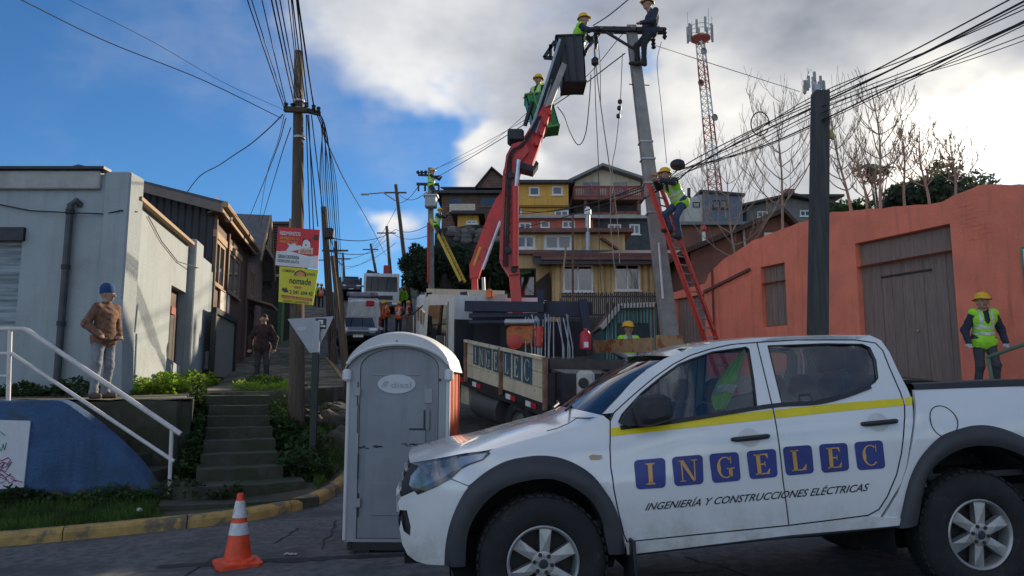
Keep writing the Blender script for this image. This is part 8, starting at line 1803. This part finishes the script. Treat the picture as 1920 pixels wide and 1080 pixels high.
def person(label, loc, yaw, cl, pose=None, head='helmet', vest=None, height=1.72, vox=.017, group=None, helmetm=None, pitch=0.0, headturn=0.0, gloves=False):
    """local frame: looks along -y. cl: dict top, legs, shoes, hair"""
    po = dict(pelvis=(0, 0, .95), chest=(0, -.01, 1.28), neck=(0, -.005, 1.47), head=(0, -.02, 1.62),
              el=(.27, .03, 1.13), wl=(.27, -.06, .88), er=(-.27, .03, 1.13), wr=(-.27, -.06, .88),
              kl=(.11, -.02, .51), al=(.12, .01, .09), kr=(-.11, -.02, .51), ar=(-.12, .01, .09), tl=None, tr=None)
    if pose: po.update(pose)
    A = lambda k: np.array(po[k], float)
    prim = []      # (a, b, ra, rb, material, blend)
    pel, che, nek, hed = A('pelvis'), A('chest'), A('neck'), A('head'); up = (nek-pel)/np.linalg.norm(nek-pel); side = np.array([1., 0, 0])
    tw = po.get('twist', 0.0); side = np.array([math.cos(tw), math.sin(tw), 0])
    TOP, LEG, SHO, SK, HAIR, DRK, GLV = 0, 1, 2, 3, 4, 5, 6
    shl = che+side*.155+up*.125; shr = che-side*.155+up*.125; hl_ = pel+side*.085-up*.02; hr_ = pel-side*.085-up*.02
    prim += [(pel-side*.07, pel+side*.07, .125, .125, LEG), (pel+up*.0, che-up*.02, .160, .150, TOP), (pel-up*.03-side*.062, pel-up*.03+side*.062, .140, .140, TOP), (che-side*.070+up*.03, che+side*.070+up*.03, .122, .122, TOP), (shl, shr, .066, .066, TOP), (che+up*.12, nek, .10, .066, TOP)]
    fw = np.array([math.sin(headturn), -math.cos(headturn), 0.]); hs = np.array([fw[1], -fw[0], 0.])*-1
    prim += [(nek-up*.02, hed-np.array([0, 0, .06]), .058, .055, SK), (hed+np.array([0, 0, .035])-fw*.012, hed+np.array([0, 0, .02])-fw*.022, .094, .092, HAIR if head == 'hair' else SK), (hed+fw*.03-np.array([0, 0, .015]), hed+fw*.03-np.array([0, 0, .055]), .074, .058, SK), (hed+fw*.05-np.array([0, 0, .085]), hed+fw*.05-np.array([0, 0, .075]), .036, .036, SK),
             (hed+fw*.102-np.array([0, 0, .0]), hed+fw*.118-np.array([0, 0, .03]), .011, .017, SK)]
    for s_ in (-1, 1):
        prim += [(hed+hs*s_*.092-np.array([0, 0, .0]), hed+hs*s_*.092-np.array([0, 0, .04]), .018, .012, SK), (hed+fw*.088+hs*s_*.034+np.array([0, 0, .008]), hed+fw*.088+hs*s_*.038+np.array([0, 0, .008]), .010, .010, DRK)]
    prim += [(hed+fw*.084-hs*.018-np.array([0, 0, .062]), hed+fw*.084+hs*.018-np.array([0, 0, .062]), .0075, .0075, DRK)]
    for sh, e, wr_, s_ in ((shl, A('el'), A('wl'), 1), (shr, A('er'), A('wr'), -1)):
        prim += [(sh, e, .074, .064, TOP), (e, wr_, .066, .050, TOP)]
        d = (wr_-e)/np.linalg.norm(wr_-e); pn = np.cross(d, [0, 0, 1.]); pn = pn/np.linalg.norm(pn) if np.linalg.norm(pn) > .2 else np.array([0, 1., 0])
        HM = GLV if gloves else SK; palm = wr_+d*.065; cu = np.cross(pn, d)
        prim += [(wr_, wr_+d*.03, .031, .033, HM), (wr_+d*.03-pn*.018, palm-pn*.020, .024, .022, HM), (wr_+d*.03+pn*.018, palm+pn*.020, .024, .022, HM)]
        for k, Lf in enumerate((.060, .072, .068, .052)):
            b0 = palm+pn*(.033-.022*k); b1 = b0+d*Lf*.55+cu*.008; b2 = b1+d*Lf*.30+cu*.028; prim += [(b0, b1, .0115, .0105, HM), (b1, b2, .0105, .0095, HM)]
        t0 = wr_+d*.035+pn*.032; t1 = t0+pn*.03+d*.028; prim += [(t0, t1, .014, .012, HM), (t1, t1+d*.028+cu*.01, .012, .010, HM)]
    for hp_, k_, an_, tk, s_ in ((hl_, A('kl'), A('al'), 'tl', 1), (hr_, A('kr'), A('ar'), 'tr', -1)):
        prim += [(hp_, k_, .098, .070, LEG), (k_, an_+np.array([0, 0, .05]), .070, .058, LEG), (an_+np.array([0, 0, .05]), an_+np.array([0, 0, .02]), .062, .060, LEG)]
        td = np.array(po[tk]) if po[tk] is not None else np.array([.03*s_, -.17, -.04]); prim += [(an_+np.array([0, .03, -.035]), an_+td, .050, .042, SHO), (an_, an_+np.array([0, 0, -.03]), .05, .05, SHO)]
    pts = np.array([p for q in prim for p in (q[0], q[1])]); lo = pts.min(0)-.19; hi = pts.max(0)+.19; h = vox*height/1.72
    n = np.ceil((hi-lo)/h).astype(int)+1; gx = [lo[i]+h*np.arange(n[i]) for i in range(3)]
    F = np.full(n, 9.0)
    for a, b, ra, rb, m in prim:      # each limb only touches its own neighbourhood
        mn = np.minimum(a, b)-max(ra, rb)-.10; mx = np.maximum(a, b)+max(ra, rb)+.10
        i0 = np.maximum(0, ((mn-lo)/h).astype(int)); i1 = np.minimum(n, ((mx-lo)/h).astype(int)+2)
        G = np.stack(np.meshgrid(*[gx[i][i0[i]:i1[i]] for i in range(3)], indexing='ij'), -1); D_ = sd_cone(G.reshape(-1, 3), a, b, ra, rb).reshape(G.shape[:3])
        sub = F[i0[0]:i1[0], i0[1]:i1[1], i0[2]:i1[2]]; k = .006 if max(ra, rb) < .02 else (.014 if max(ra, rb) < .04 else .035)
        hh = np.clip(.5+.5*(sub-D_)/k, 0, 1); sub[...] = sub*(1-hh)+D_*hh-k*hh*(1-hh)
    F -= 0; wob = .004*np.abs(np.sin(gx[0][:, None, None]*21+gx[2][None, None, :]*34))+.004*np.abs(np.sin(gx[2][None, None, :]*47-gx[1][None, :, None]*30))-.004+.004*np.sin(gx[0]*43)[:, None, None]*np.sin(gx[2]*29)[None, None, :]*np.cos(gx[1]*31)[None, :, None]; F += wob
    vv, ff = surface_nets(F, lo, h)
    vn_ = vv[ff].mean(1); best = np.full(len(ff), 9.0); mi = np.zeros(len(ff), int)
    for a, b, ra, rb, m in prim:
        d = sd_cone(vn_, a, b, ra, rb) - (.004 if m in (DRK,) else 0); k = d < best; best[k] = d[k]; mi[k] = m
    hc_ = hed+np.array([0, 0, .045])
    if head == 'hair': mi[(mi == 3) & (vn_[:, 2] > hed[2]+.02) & (((vn_-hed)@fw) < .06)] = HAIR
    sc = height/1.72; Mx = Matrix.Translation(Vector(loc)) @ Matrix.Rotation(yaw, 4, 'Z') @ Matrix.Rotation(pitch, 4, 'X') @ Matrix.Scale(sc, 4)
    T = Thing('person', label, 'person', matrix=Mx, group=group)
    mats = [cl['top'], cl['legs'], cl.get('shoes', BOOT), SKIN, cl.get('hair', HAIRM), FACED, cl.get('glove', GLOVE)]
    mb = MB(); mb.v = [tuple(p) for p in vv]; mb.f = [tuple(f) for f in ff.tolist()]; mb.m = mi.tolist()
    me = mb.mesh('body', mats, None, True, 180); T.part('body', me, None)
    def hat(prof, c, m, nm, nn=20): mb = MB(); mb.lathe(prof, c, (fw[0]*-.12, fw[1]*-.12, 1), nn); return T.part(nm, mb, m, world=False, smooth=True)
    c = hed+np.array([0, 0, .045])-fw*.01
    if head == 'helmet':
        hm = hat([(.150, -.008), (.152, .0), (.128, .010), (.122, .035), (.112, .075), (.088, .105), (.05, .122), (.001, .128)], c, helmetm or YELLOWH, 'helmet')
        mb = MB(); mb.prism([V(*(c+fw*.115+hs*x+np.array([0, 0, .004]))) for x in (-.075, .075)]+[V(*(c+fw*.185+hs*x-np.array([0, 0, .008]))) for x in (.05, -.05)], (0, 0, .012)); T.part('visor', mb, helmetm or YELLOWH, parent=hm, world=False)
    if head == 'beanie': hat([(.108, -.035), (.112, -.02), (.110, .01), (.108, .06), (.085, .105), (.05, .13), (.001, .138)], c, cl['hat'], 'beanie')
    if vest is not None:
        tor = (mi == TOP)
        # torso faces only: nearest primitive among the torso set
        dt = np.full(len(ff), 9.); da = np.full(len(ff), 9.)
        for q in prim[1:6]: dt = np.minimum(dt, sd_cone(vn_, *q[:4]))
        for q in prim[6:]:
            if q[4] == TOP: da = np.minimum(da, sd_cone(vn_, *q[:4]))
        sel = tor & (dt < da+.012); rel = (vn_-pel)@up
        fwd_ = (vn_-che)@np.array([-side[1]*-1*-1, -side[0], 0.]) if False else (vn_[:, 1]-che[1])
        neckd = np.abs((vn_-che)@side); Lt = np.linalg.norm(nek-pel)
        sel &= ~((neckd < .045+.0*rel) & (rel > Lt-.22+.9*neckd) & (fwd_ < 0) & (rel > Lt-.25+2.2*neckd))
        # vertex normals
        fn = np.cross(vv[ff[:, 2]]-vv[ff[:, 0]], vv[ff[:, 3]]-vv[ff[:, 1]]); vnrm = np.zeros_like(vv)
        for k in range(4): np.add.at(vnrm, ff[:, k], fn)
        vnrm /= np.maximum(np.linalg.norm(vnrm, axis=1), 1e-9)[:, None]
        def shell(mask, off, nm, m, parent=None):
            if mask.sum() < 4: return None
            f2 = ff[mask]; us_, inv_ = np.unique(f2, return_inverse=True); mb = MB(); mb.v = [tuple(p) for p in (vv+vnrm*off)[us_]]; mb.f = [tuple(r_) for r_ in inv_.reshape(f2.shape).tolist()]; mb.m = [0]*len(mb.f)
            return T.part(nm, mb.mesh(nm, m, None, True, 180), None, parent=parent)
        vo = shell(sel, .012, 'vest', vest)
        st1 = sel & (((rel > .10) & (rel < .145)) | ((rel > .20) & (rel < .245))); st2 = sel & (rel >= .245) & (np.abs(neckd-.095) < .020)
        if vo is not None: shell(st1, .015, 'reflective_stripe', SILVER, vo); shell(st2, .015, 'reflective_stripe', SILVER, vo)
    return T
BOOT = mat('dark_boots', (.035, .028, .022), .8); HAIRM = mat('dark_hair', (.02, .016, .013), .8); FACED = mat('eye_mouth_dark', (.15, .07, .052), .7); GLOVE = mat('work_glove', (.42, .42, .43), .9)
NAVY = mat('navy_workwear', (.030, .036, .055), .9, var=.25, vs=14, bump=.3, bs=50); BLKC = mat('black_clothes', (.022, .022, .026), .9, var=.25, vs=12); JEAN = mat('faded_jeans', (.20, .215, .24), .9, var=.25, vs=9, bump=.3, bs=40); BROWNJ = mat('brown_jacket', (.165, .085, .05), .9, var=.4, vs=16, bump=.4, bs=40)
GREYJ = mat('grey_shirt', (.24, .24, .28), .9, var=.2, vs=10); PLAID = mat('dark_plaid_jacket', (.040, .022, .022), .9, var=.5, vs=22); DJEAN = mat('dark_trousers', (.045, .048, .055), .9, var=.2, vs=10); BEANIE = mat('blue_beanie', (.012, .055, .17), .9, var=.2, vs=14)
TANP = mat('tan_trousers', (.14, .095, .065), .9, var=.2, vs=10); BLUEJ = mat('blue_work_jacket', (.03, .08, .19), .9, var=.2)
# the two bystanders on the left
p = at(187, 745, 11.75)
person('man in brown jacket, jeans and blue beanie standing by the grey building', (p.x, p.y, zterr(p.x, 11.75)), R(66), dict(top=BROWNJ, legs=JEAN, hat=BEANIE, shoes=mat('tan_boots', (.10, .07, .05), .8)),
       dict(el=(.27, .07, 1.14), wl=(.17, -.13, .97), er=(-.27, .07, 1.14), wr=(-.17, -.13, .97), kl=(.10, -.03, .51), al=(.11, .03, .09), kr=(-.12, -.04, .51), ar=(-.14, -.04, .09)), head='beanie', vox=.014, height=1.76, headturn=R(24))
p = at(490, 714, 18.3)
person('man in dark plaid jacket standing on the path before the green house', (p.x, p.y, zterr(p.x, 18.3)), R(2), dict(top=PLAID, legs=DJEAN), dict(el=(.30, .03, 1.14), wl=(.29, -.03, .90), er=(-.30, .03, 1.14), wr=(-.29, -.03, .90)), head='hair', vox=.014, height=1.74)
# worker by the orange wall
p = at(1850, 715, 12.45)
person('worker in lime vest, helmet and gloves walking along the orange wall', (p.x, p.y, zright(p.x, 12.45)+.02), R(-8), dict(top=NAVY, legs=mat('grey_work_trousers', (.06, .065, .075), .9)), dict(chest=(0, -.05, 1.27), neck=(.0, -.09, 1.45), head=(-.03, -.14, 1.585), el=(.29, .0, 1.13), wl=(.30, -.10, .90), er=(-.28, .0, 1.12), wr=(-.29, -.12, .90), kl=(.13, -.10, .52), al=(.15, .02, .09), kr=(-.08, .0, .51), ar=(-.10, .12, .10)), vest=HIVIS, vox=.014, height=1.70, gloves=True)
# worker standing beyond the truck bed
p = at(1178, 640, 15.6)
person('worker in lime vest and yellow helmet standing beyond the truck bed', (p.x, p.y, at(1180, 601, 15.6).z-1.80), R(10), dict(top=GREYJ, legs=NAVY), dict(el=(.28, .0, 1.14), wl=(.16, -.22, 1.02), er=(-.28, .02, 1.13), wr=(-.12, -.24, 1.0)), vest=HIVIS)
# lineman on the ladder
lw = at(1262, 455, 15.75)
person('lineman in lime vest leaning from the red ladder to the pole', (lw.x+.02, lw.y-.12, lw.z+.02), R(-62), dict(top=NAVY, legs=mat('blue_jeans', (.045, .065, .11), .9, var=.25, vs=9)), dict(pelvis=(0, .16, .86), chest=(0, -.03, 1.15), neck=(0, -.14, 1.30), head=(0, -.24, 1.40), el=(.26, -.24, 1.18), wl=(.14, -.46, 1.22), er=(-.24, -.22, 1.20), wr=(-.08, -.44, 1.26), kl=(.10, -.04, .48), al=(.10, .02, .09), kr=(-.10, -.16, .58), ar=(-.09, -.06, .26)), vest=HIVIS, height=1.74)
# lineman on top of the concrete pole
tw_ = at(1195, 128, 16.25)
person('lineman in dark clothes belted to the top of the concrete pole', (tw_.x+.08, tw_.y-.05, tw_.z-.02), R(-72), dict(top=NAVY, legs=BLKC), dict(pelvis=(0, .24, .88), chest=(0, .30, 1.20), neck=(0, .26, 1.39), head=(0, .19, 1.53), el=(.26, .20, 1.02), wl=(.16, -.06, .98), er=(-.26, .20, 1.02), wr=(-.14, -.06, .98), kl=(.12, .02, .52), al=(.10, .02, .09), kr=(-.11, -.04, .56), ar=(-.10, -.03, .18)), height=1.78)
# linemen in the two baskets
bw_ = at(1090, 150, 16.5)
person('lineman in dark jacket and lime vest leaning out of the black basket', (bw_.x-.10, 16.45, at(1088, 24, 16.45).z-1.80), R(78), dict(top=NAVY, legs=NAVY), dict(chest=(0, -.07, 1.27), neck=(0, -.12, 1.45), head=(0, -.17, 1.60), el=(.24, -.30, 1.20), wl=(.12, -.50, 1.28), er=(-.24, -.30, 1.22), wr=(-.10, -.52, 1.30)), vest=HIVIS)
gw = at(1010, 140, 18.8)
person('lineman in lime vest standing in the green basket', (gw.x, 18.8, at(1010, 139, 18.8).z-1.80), R(-40), dict(top=NAVY, legs=NAVY), dict(el=(.27, -.12, 1.14), wl=(.18, -.34, 1.10), er=(-.27, -.1, 1.14), wr=(-.18, -.32, 1.08)), vest=HIVIS)
# transformer pole linemen
q = at(812, 314, 36.6); person('lineman at the very top of the transformer pole', (q.x+.05, 36.7, q.z-1.75), R(70), dict(top=NAVY, legs=NAVY), dict(pelvis=(0, .16, .9), chest=(0, .14, 1.24), neck=(0, .12, 1.43), head=(0, .08, 1.57), el=(.24, -.16, 1.2), wl=(.12, -.34, 1.26), er=(-.24, -.16, 1.2), wr=(-.12, -.34, 1.26)), vest=HIVIS, vox=.022)
q = at(824, 388, 36.2); person('lineman on the yellow ladder below the transformer', (q.x, 36.0, q.z-1.8), R(60), dict(top=NAVY, legs=DJEAN), dict(pelvis=(0, .15, .9), chest=(0, .05, 1.22), neck=(0, -.02, 1.41), head=(0, -.06, 1.55), el=(.25, -.2, 1.25), wl=(.14, -.4, 1.35), er=(-.25, -.2, 1.2), wr=(-.14, -.42, 1.2)), vest=HIVIS, vox=.022)
# crew standing in the street
for (lb, u_, v_, Y, ya, cl, vst, ps_) in (
    ('street worker in orange jacket at the left of the crew, seen from the side', 718, 557, 39.5, 100, dict(top=HIORANGE, legs=BLKC), None, None), ('street worker half hidden behind the orange jacketed one', 722, 554, 40.8, 170, dict(top=HIORANGE, legs=NAVY), HIORANGE, None),
    ('street worker in orange vest in the middle of the crew', 748, 558, 39.6, 160, dict(top=NAVY, legs=BLKC), HIORANGE, dict(el=(.27, -.05, 1.13), wl=(.10, -.24, 1.1), er=(-.27, -.05, 1.13), wr=(-.1, -.24, 1.1))), ('street worker in orange vest at the right of the crew', 766, 557, 40, 120, dict(top=NAVY, legs=BLKC), HIORANGE, None),
    ('worker in lime jacket by the hedge above the crew', 747, 528, 50, 20, dict(top=HIVIS, legs=BLKC), None, None), ('second worker in lime jacket by the hedge', 758, 530, 51, -20, dict(top=HIVIS, legs=BLKC), None, None),
    ('worker in orange vest on the left pavement beyond the boards', 603, 530, 55, 10, dict(top=NAVY, legs=BLKC), HIORANGE, None), ('worker in lime jacket behind the yellow board', 596, 520, 56, 0, dict(top=HIVIS, legs=BLKC), None, None)):
    q = at(u_, v_, Y); z_ = q.z-1.78; person(lb, (q.x, Y, zg(q.x, Y) if q.x > xl(Y) else zterr(q.x, Y)), R(ya), cl, ps_, vest=vst, vox=.024, group='road crew up the street')
# ------------------------------------------------------------------ cables and ropes
G1 = 'cables sweeping to the upper right corner'; G2 = 'lower cables to the right edge'
def wire(pts, r, label, group, name='cable', m=None, sag=None, n=16):
    """pts: (u, v, Y) along the cable"""
    P_ = [at(*p) for p in pts]
    if len(P_) == 2 and sag is not None: P_ = catenary(P_[0], P_[1], sag, n)
    elif len(P_) > 2: P_ = smoothpath(P_, 8*len(P_))
    for e_, n_, q in ((0, 1, pts[0]), (-1, -2, pts[-1])):      # cables that leave the picture run on
        if q[1] < 0 or q[0] > 1920: x = P_[e_]+(P_[e_]-P_[n_]).normalized()*9; P_ = [x]+P_ if e_ == 0 else P_+[x]
    mb = MB(); mb.tube(P_, r*(.5 if group in (G1, G2) else .8), 5); return solo(name, mb, m or CABLE, label, 'rope' if name == 'rope' else 'cable', group, smooth=True, org=P_[0])
G1 = 'cables sweeping to the upper right corner'
# main bundle from the concrete pole past the dark pole to the upper right
for i, (a, b, c, r_) in enumerate((((1170, 398, 17), (1300, 300, 14.5), (1960, -36, 8), .022), ((1206, 372, 16.6), (1330, 295, 14.2), (1960, -18, 8), .030), ((1214, 362, 16.4), (1400, 252, 13), (1960, -10, 8), .018), ((1215, 355, 16.4), (1530, 178, 11), (1960, 0, 8), .016), ((1232, 345, 16.3), (1540, 205, 11), (1975, 18, 8), .018), ((1278, 318, 15.6), (1540, 196, 11), (1960, 22, 8.0), .014))):
    mid = (lerp(a[0], b[0], .5), lerp(a[1], b[1], .5)+6, lerp(a[2], b[2], .5)); mid2 = (lerp(b[0], c[0], .5), lerp(b[1], c[1], .5)+5, lerp(b[2], c[2], .5)); wire([a, mid, b, mid2, c], r_, ORD[i]+' black cable from the top of the bundle rising to the top right corner', G1)
G2 = 'lower cables to the right edge'
for i, (a, b, c, r_) in enumerate((((1272, 318, 15.6), (1540, 226, 10.7), (1960, 20, 8), .024), ((1262, 322, 15.6), (1540, 230, 10.7), (1960, 28, 8), .014), ((1290, 322, 15.6), (1540, 212, 10.7), (1990, 40, 8), .013))):
    mid = (lerp(a[0], b[0], .5), lerp(a[1], b[1], .5)+10, lerp(a[2], b[2], .5)); wire([a, mid, b, c], r_, ORD[i]+' of the lower black cables hung past the dark pole to the right edge', G2)
wire([(1540, 200, 10.7), (1680, 152, 10), (1800, 118, 9), (1960, 62, 8)], .007, 'thin cable running from the dark pole to the right edge', None)
# coil hanging on the bundle, splice box
lp = [at(1425+31*math.cos(t)*.55, 232+22*math.sin(t), 13.0) for t in np.linspace(.4, 2*math.pi+.2, 26)]; mb = MB(); mb.tube(lp, .012, 5); solo('cable_loop', mb, CABLE, 'spare loop of cable hanging on the upper bundle', 'cable', org=lp[0])
mb = MB(); mb.sphere(at(1271, 309, 15.6), .15, 14, 9, (1.15, .9, .85)); solo('splice_enclosure', mb, BLACK, 'round black splice case hanging among the cables by the pole', 'splice case', smooth=True)
# distribution wires round the crossarm
wire([(1228, 85, 16.4), (1330, 118, 20), (1500, 172, 26)], .014, 'single wire from the concrete pole top past the lattice tower', None)
wire([(1112, 48, 16.4), (1140, 30, 15), (1182, -4, 13)], .016, 'single wire rising from the crossarm to the top edge', None)
wire([(1172, 100, 16.4), (1050, 190, 20), (900, 285, 28), (822, 331, 36.9)], .018, 'long wire from the concrete pole down to the transformer pole', None)
wire([(1172, 58, 16.4), (1080, 160, 20), (950, 245, 28), (815, 318, 36.9)], .012, 'second long wire running to the transformer pole', None)
wire([(1116, 62, 16.4), (1000, 200, 20), (900, 280, 28), (812, 318, 36.9)], .010, 'thin upper wire running to the transformer pole', None)
wire([(1240, 78, 16.3), (1232, 120, 16.3), (1240, 200, 16.3), (1250, 306, 16.0)], .009, 'vertical wire hanging from the right end of the crossarm', None)
GR = 'hand lines hanging from the crossarm'
for pts, r_, lb in (([(1114, 90, 16.2), (1117, 200, 16), (1122, 310, 15.8), (1124, 470, 15.5), (1128, 560, 15.2)], .012, 'left hand line hanging from the crossarm beside the basket'), ([(1113, 68, 16.2), (1122, 165, 16), (1141, 300, 15.8), (1146, 330, 15.6)], .016, 'thick hand line slanting to the right under the crossarm'),
     ([(1146, 330, 15.6), (1145, 420, 15.4), (1152, 500, 15.2), (1156, 520, 15.1)], .012, 'middle hand line hanging before the ochre house'), ([(1167, 100, 16.3), (1163, 190, 16.2), (1155, 270, 16), (1148, 320, 15.8), (1158, 420, 15.5), (1162, 495, 15.2)], .012, 'right hand line with dark clamps beside the concrete pole'), ([(1120, 66, 16.2), (1125, 120, 16), (1126, 190, 15.9)], .010, 'short hand line under the crossarm tip')):
    wire(pts, r_, lb, GR, 'rope', ROPE if 'middle' in lb or 'right' in lb else mat('dark_rope', (.10, .085, .07), .9))
wire([(1108, 140, 16), (1105, 190, 15.9), (1098, 250, 15.8), (1085, 272, 15.7), (1070, 250, 15.7), (1058, 218, 15.6), (1045, 200, 15.6)], .014, 'slack black hose looping from the boom below the basket', None, 'hose')
mb = MB(); mb.lathe([(.03, 0), (.09, .05), (.09, .16), (.03, .22)], at(1116, 124, 16.1), (0, 0, 1), 10, True); solo('pulley_block', mb, DARKSTEEL, 'dark pulley block on the left hand line', 'pulley')
for i, v_ in enumerate((195, 207, 222)): mb = MB(); mb.lathe([(.02, 0), (.05, .02), (.05, .09), (.02, .11)], at(1163-(v_-190)*.1, v_, 16.15), (0, 0, 1), 8, True); solo('rope_clamp', mb, DARKSTEEL, ORD[i]+' dark clamp from the top on the right hand line', 'clamp', 'clamps on the right hand line')
mb = MB(); mb.beam(at(1074, 400, 24), at(1074, 570, 24), .07, .07); solo('timber_pole', mb, BROWNWOOD, 'upright brown timber prop in front of the ochre house', 'pole')
mb = MB(); mb.beam(at(1062, 455, 25), at(1050, 560, 25), .06, .06); solo('timber_pole', mb, TAN, 'slightly leaning pale timber prop in front of the ochre house', 'pole')
# cables of the wooden pole: up over the camera, down the street, to the houses
GA = 'cables rising from the wooden pole over the street'
for i, (u0, v0, u1, v1, r_) in enumerate(((533, 203, 462, -20, .009), (536, 200, 470, -20, .008), (538, 200, 490, -20, .008), (552, 195, 508, -20, .012), (556, 190, 516, -20, .011), (560, 182, 524, -20, .010), (563, 180, 540, -20, .008), (566, 200, 546, -20, .008), (574, 200, 548, -20, .010), (578, 200, 556, -20, .012), (590, 210, 558, -20, .014))):
    a = at(u0, v0, 13.5); b = at(u1, v1, 9.5); b = a+(b-a)*2.6; mb = MB(); mb.tube(catenary(a, b, .10, 12), r_, 5); solo('cable', mb, CABLE, ORD[i]+' cable from the left rising from the wooden pole out of the picture', 'cable', GA, smooth=True, org=a)
GD = 'cable bundle drooping from the wooden pole down to the street edge'
for k in range(9):
    u0 = 598-3*(k % 3); um = 600+k*3.6; ub = 616+k*3.4
    P_ = [at(u0, 210, 13.5), at(u0+8+k, 228+3*k, 13.8), at(um, 330, 15), at(um+8, 440, 17), at(ub, 545, 19), at(ub+4, 640-4*k, 20.5)]
    P_ = smoothpath(P_, 30); mb = MB(); mb.tube(P_, .007 if k % 3 else .011, 5); solo('cable', mb, CABLE, ORD[k]+' cable from the left in the drooping bundle right of the wooden pole', 'cable', GD, smooth=True, org=P_[0])
GV = 'drop wires hanging beside the wooden pole'
for i, (u0, v0, u1, v1, Y1) in enumerate(((574, 215, 581, 430, 13.8), (579, 215, 588, 432, 13.8), (584, 216, 606, 400, 16), (576, 215, 596, 425, 14.5))):
    a = at(u0, v0, 13.5); b = at(u1, v1, Y1); mb = MB(); mb.tube(catenary(a, b, .02, 6), .011, 5); solo('cable', mb, CABLE, ORD[i]+' drop wire hanging close to the right of the wooden pole', 'cable', GV, smooth=True, org=a)
for lb, pts, r_ in (('wavy cable from the wooden pole to the brown house roof', [(530, 215, 13.5), (505, 240, 14.5), (470, 270, 16), (440, 290, 17.5), (410, 310, 19), (375, 330, 20), (348, 364, 20.8)], .016), ('drop wire from the wooden pole to the gabled house', [(536, 222, 13.5), (515, 290, 18), (466, 412, 28)], .014), ('second drop wire from the pole to the gabled house', [(545, 240, 13.5), (525, 300, 18), (488, 424, 29.5)], .014), ('third drop wire reaching the shingled house', [(533, 215, 13.5), (520, 270, 17), (500, 330, 22), (484, 425, 30)], .010),
     ('long wire from the upper left corner to the wooden pole', [(30, -5, 9), (200, 78, 10.5), (380, 150, 12), (528, 222, 13.5)], .010), ('thin upper wire from the left sky to the wooden pole', [(120, -5, 10), (280, 75, 11), (420, 155, 12.3), (530, 205, 13.5)], .005), ('long wire sloping from the pole down to the white truck', [(612, 265, 13.9), (650, 345, 22), (690, 415, 35), (724, 480, 60)], .018)):
    wire(pts, r_, lb, None)
GU = 'street wires between the far poles'
for i, (a, b, sg_) in enumerate((((615, 445, 27), (742, 430, 50), .4), ((742, 430, 50), (806, 420, 37), .3), ((610, 470, 27), (724, 460, 62), .4), ((745, 360, 52), (800, 360, 37), .5), ((640, 488, 70), (724, 450, 62), .4), ((645, 500, 72), (742, 455, 52), .5), ((727, 430, 62), (808, 440, 37), .5), ((745, 380, 52), (786, 347, 37), .3), ((640, 505, 70), (700, 480, 75), .3), ((612, 420, 27), (645, 500, 72), .5), ((742, 392, 52), (695, 460, 75), .4), ((726, 434, 62), (697, 462, 75), .3))):
    wire([a, b], .022, ORD[i]+' street wire strung between the far poles up the hill', GU, sag=sg_)
# cross-street wires in front of the hillside houses
GH = 'wires crossing before the hillside houses'
for i, (a, b, sg_) in enumerate((((822, 432, 36.9), (1220, 352, 16.5), .5), ((905, 392, 34), (1218, 348, 16.5), .4), ((960, 390, 34), (1216, 342, 16.5), .4), ((830, 440, 36), (905, 470, 30), .2))):
    wire([a, b], .018, ORD[i]+' wire crossing in front of the hillside houses', GH, sag=sg_)
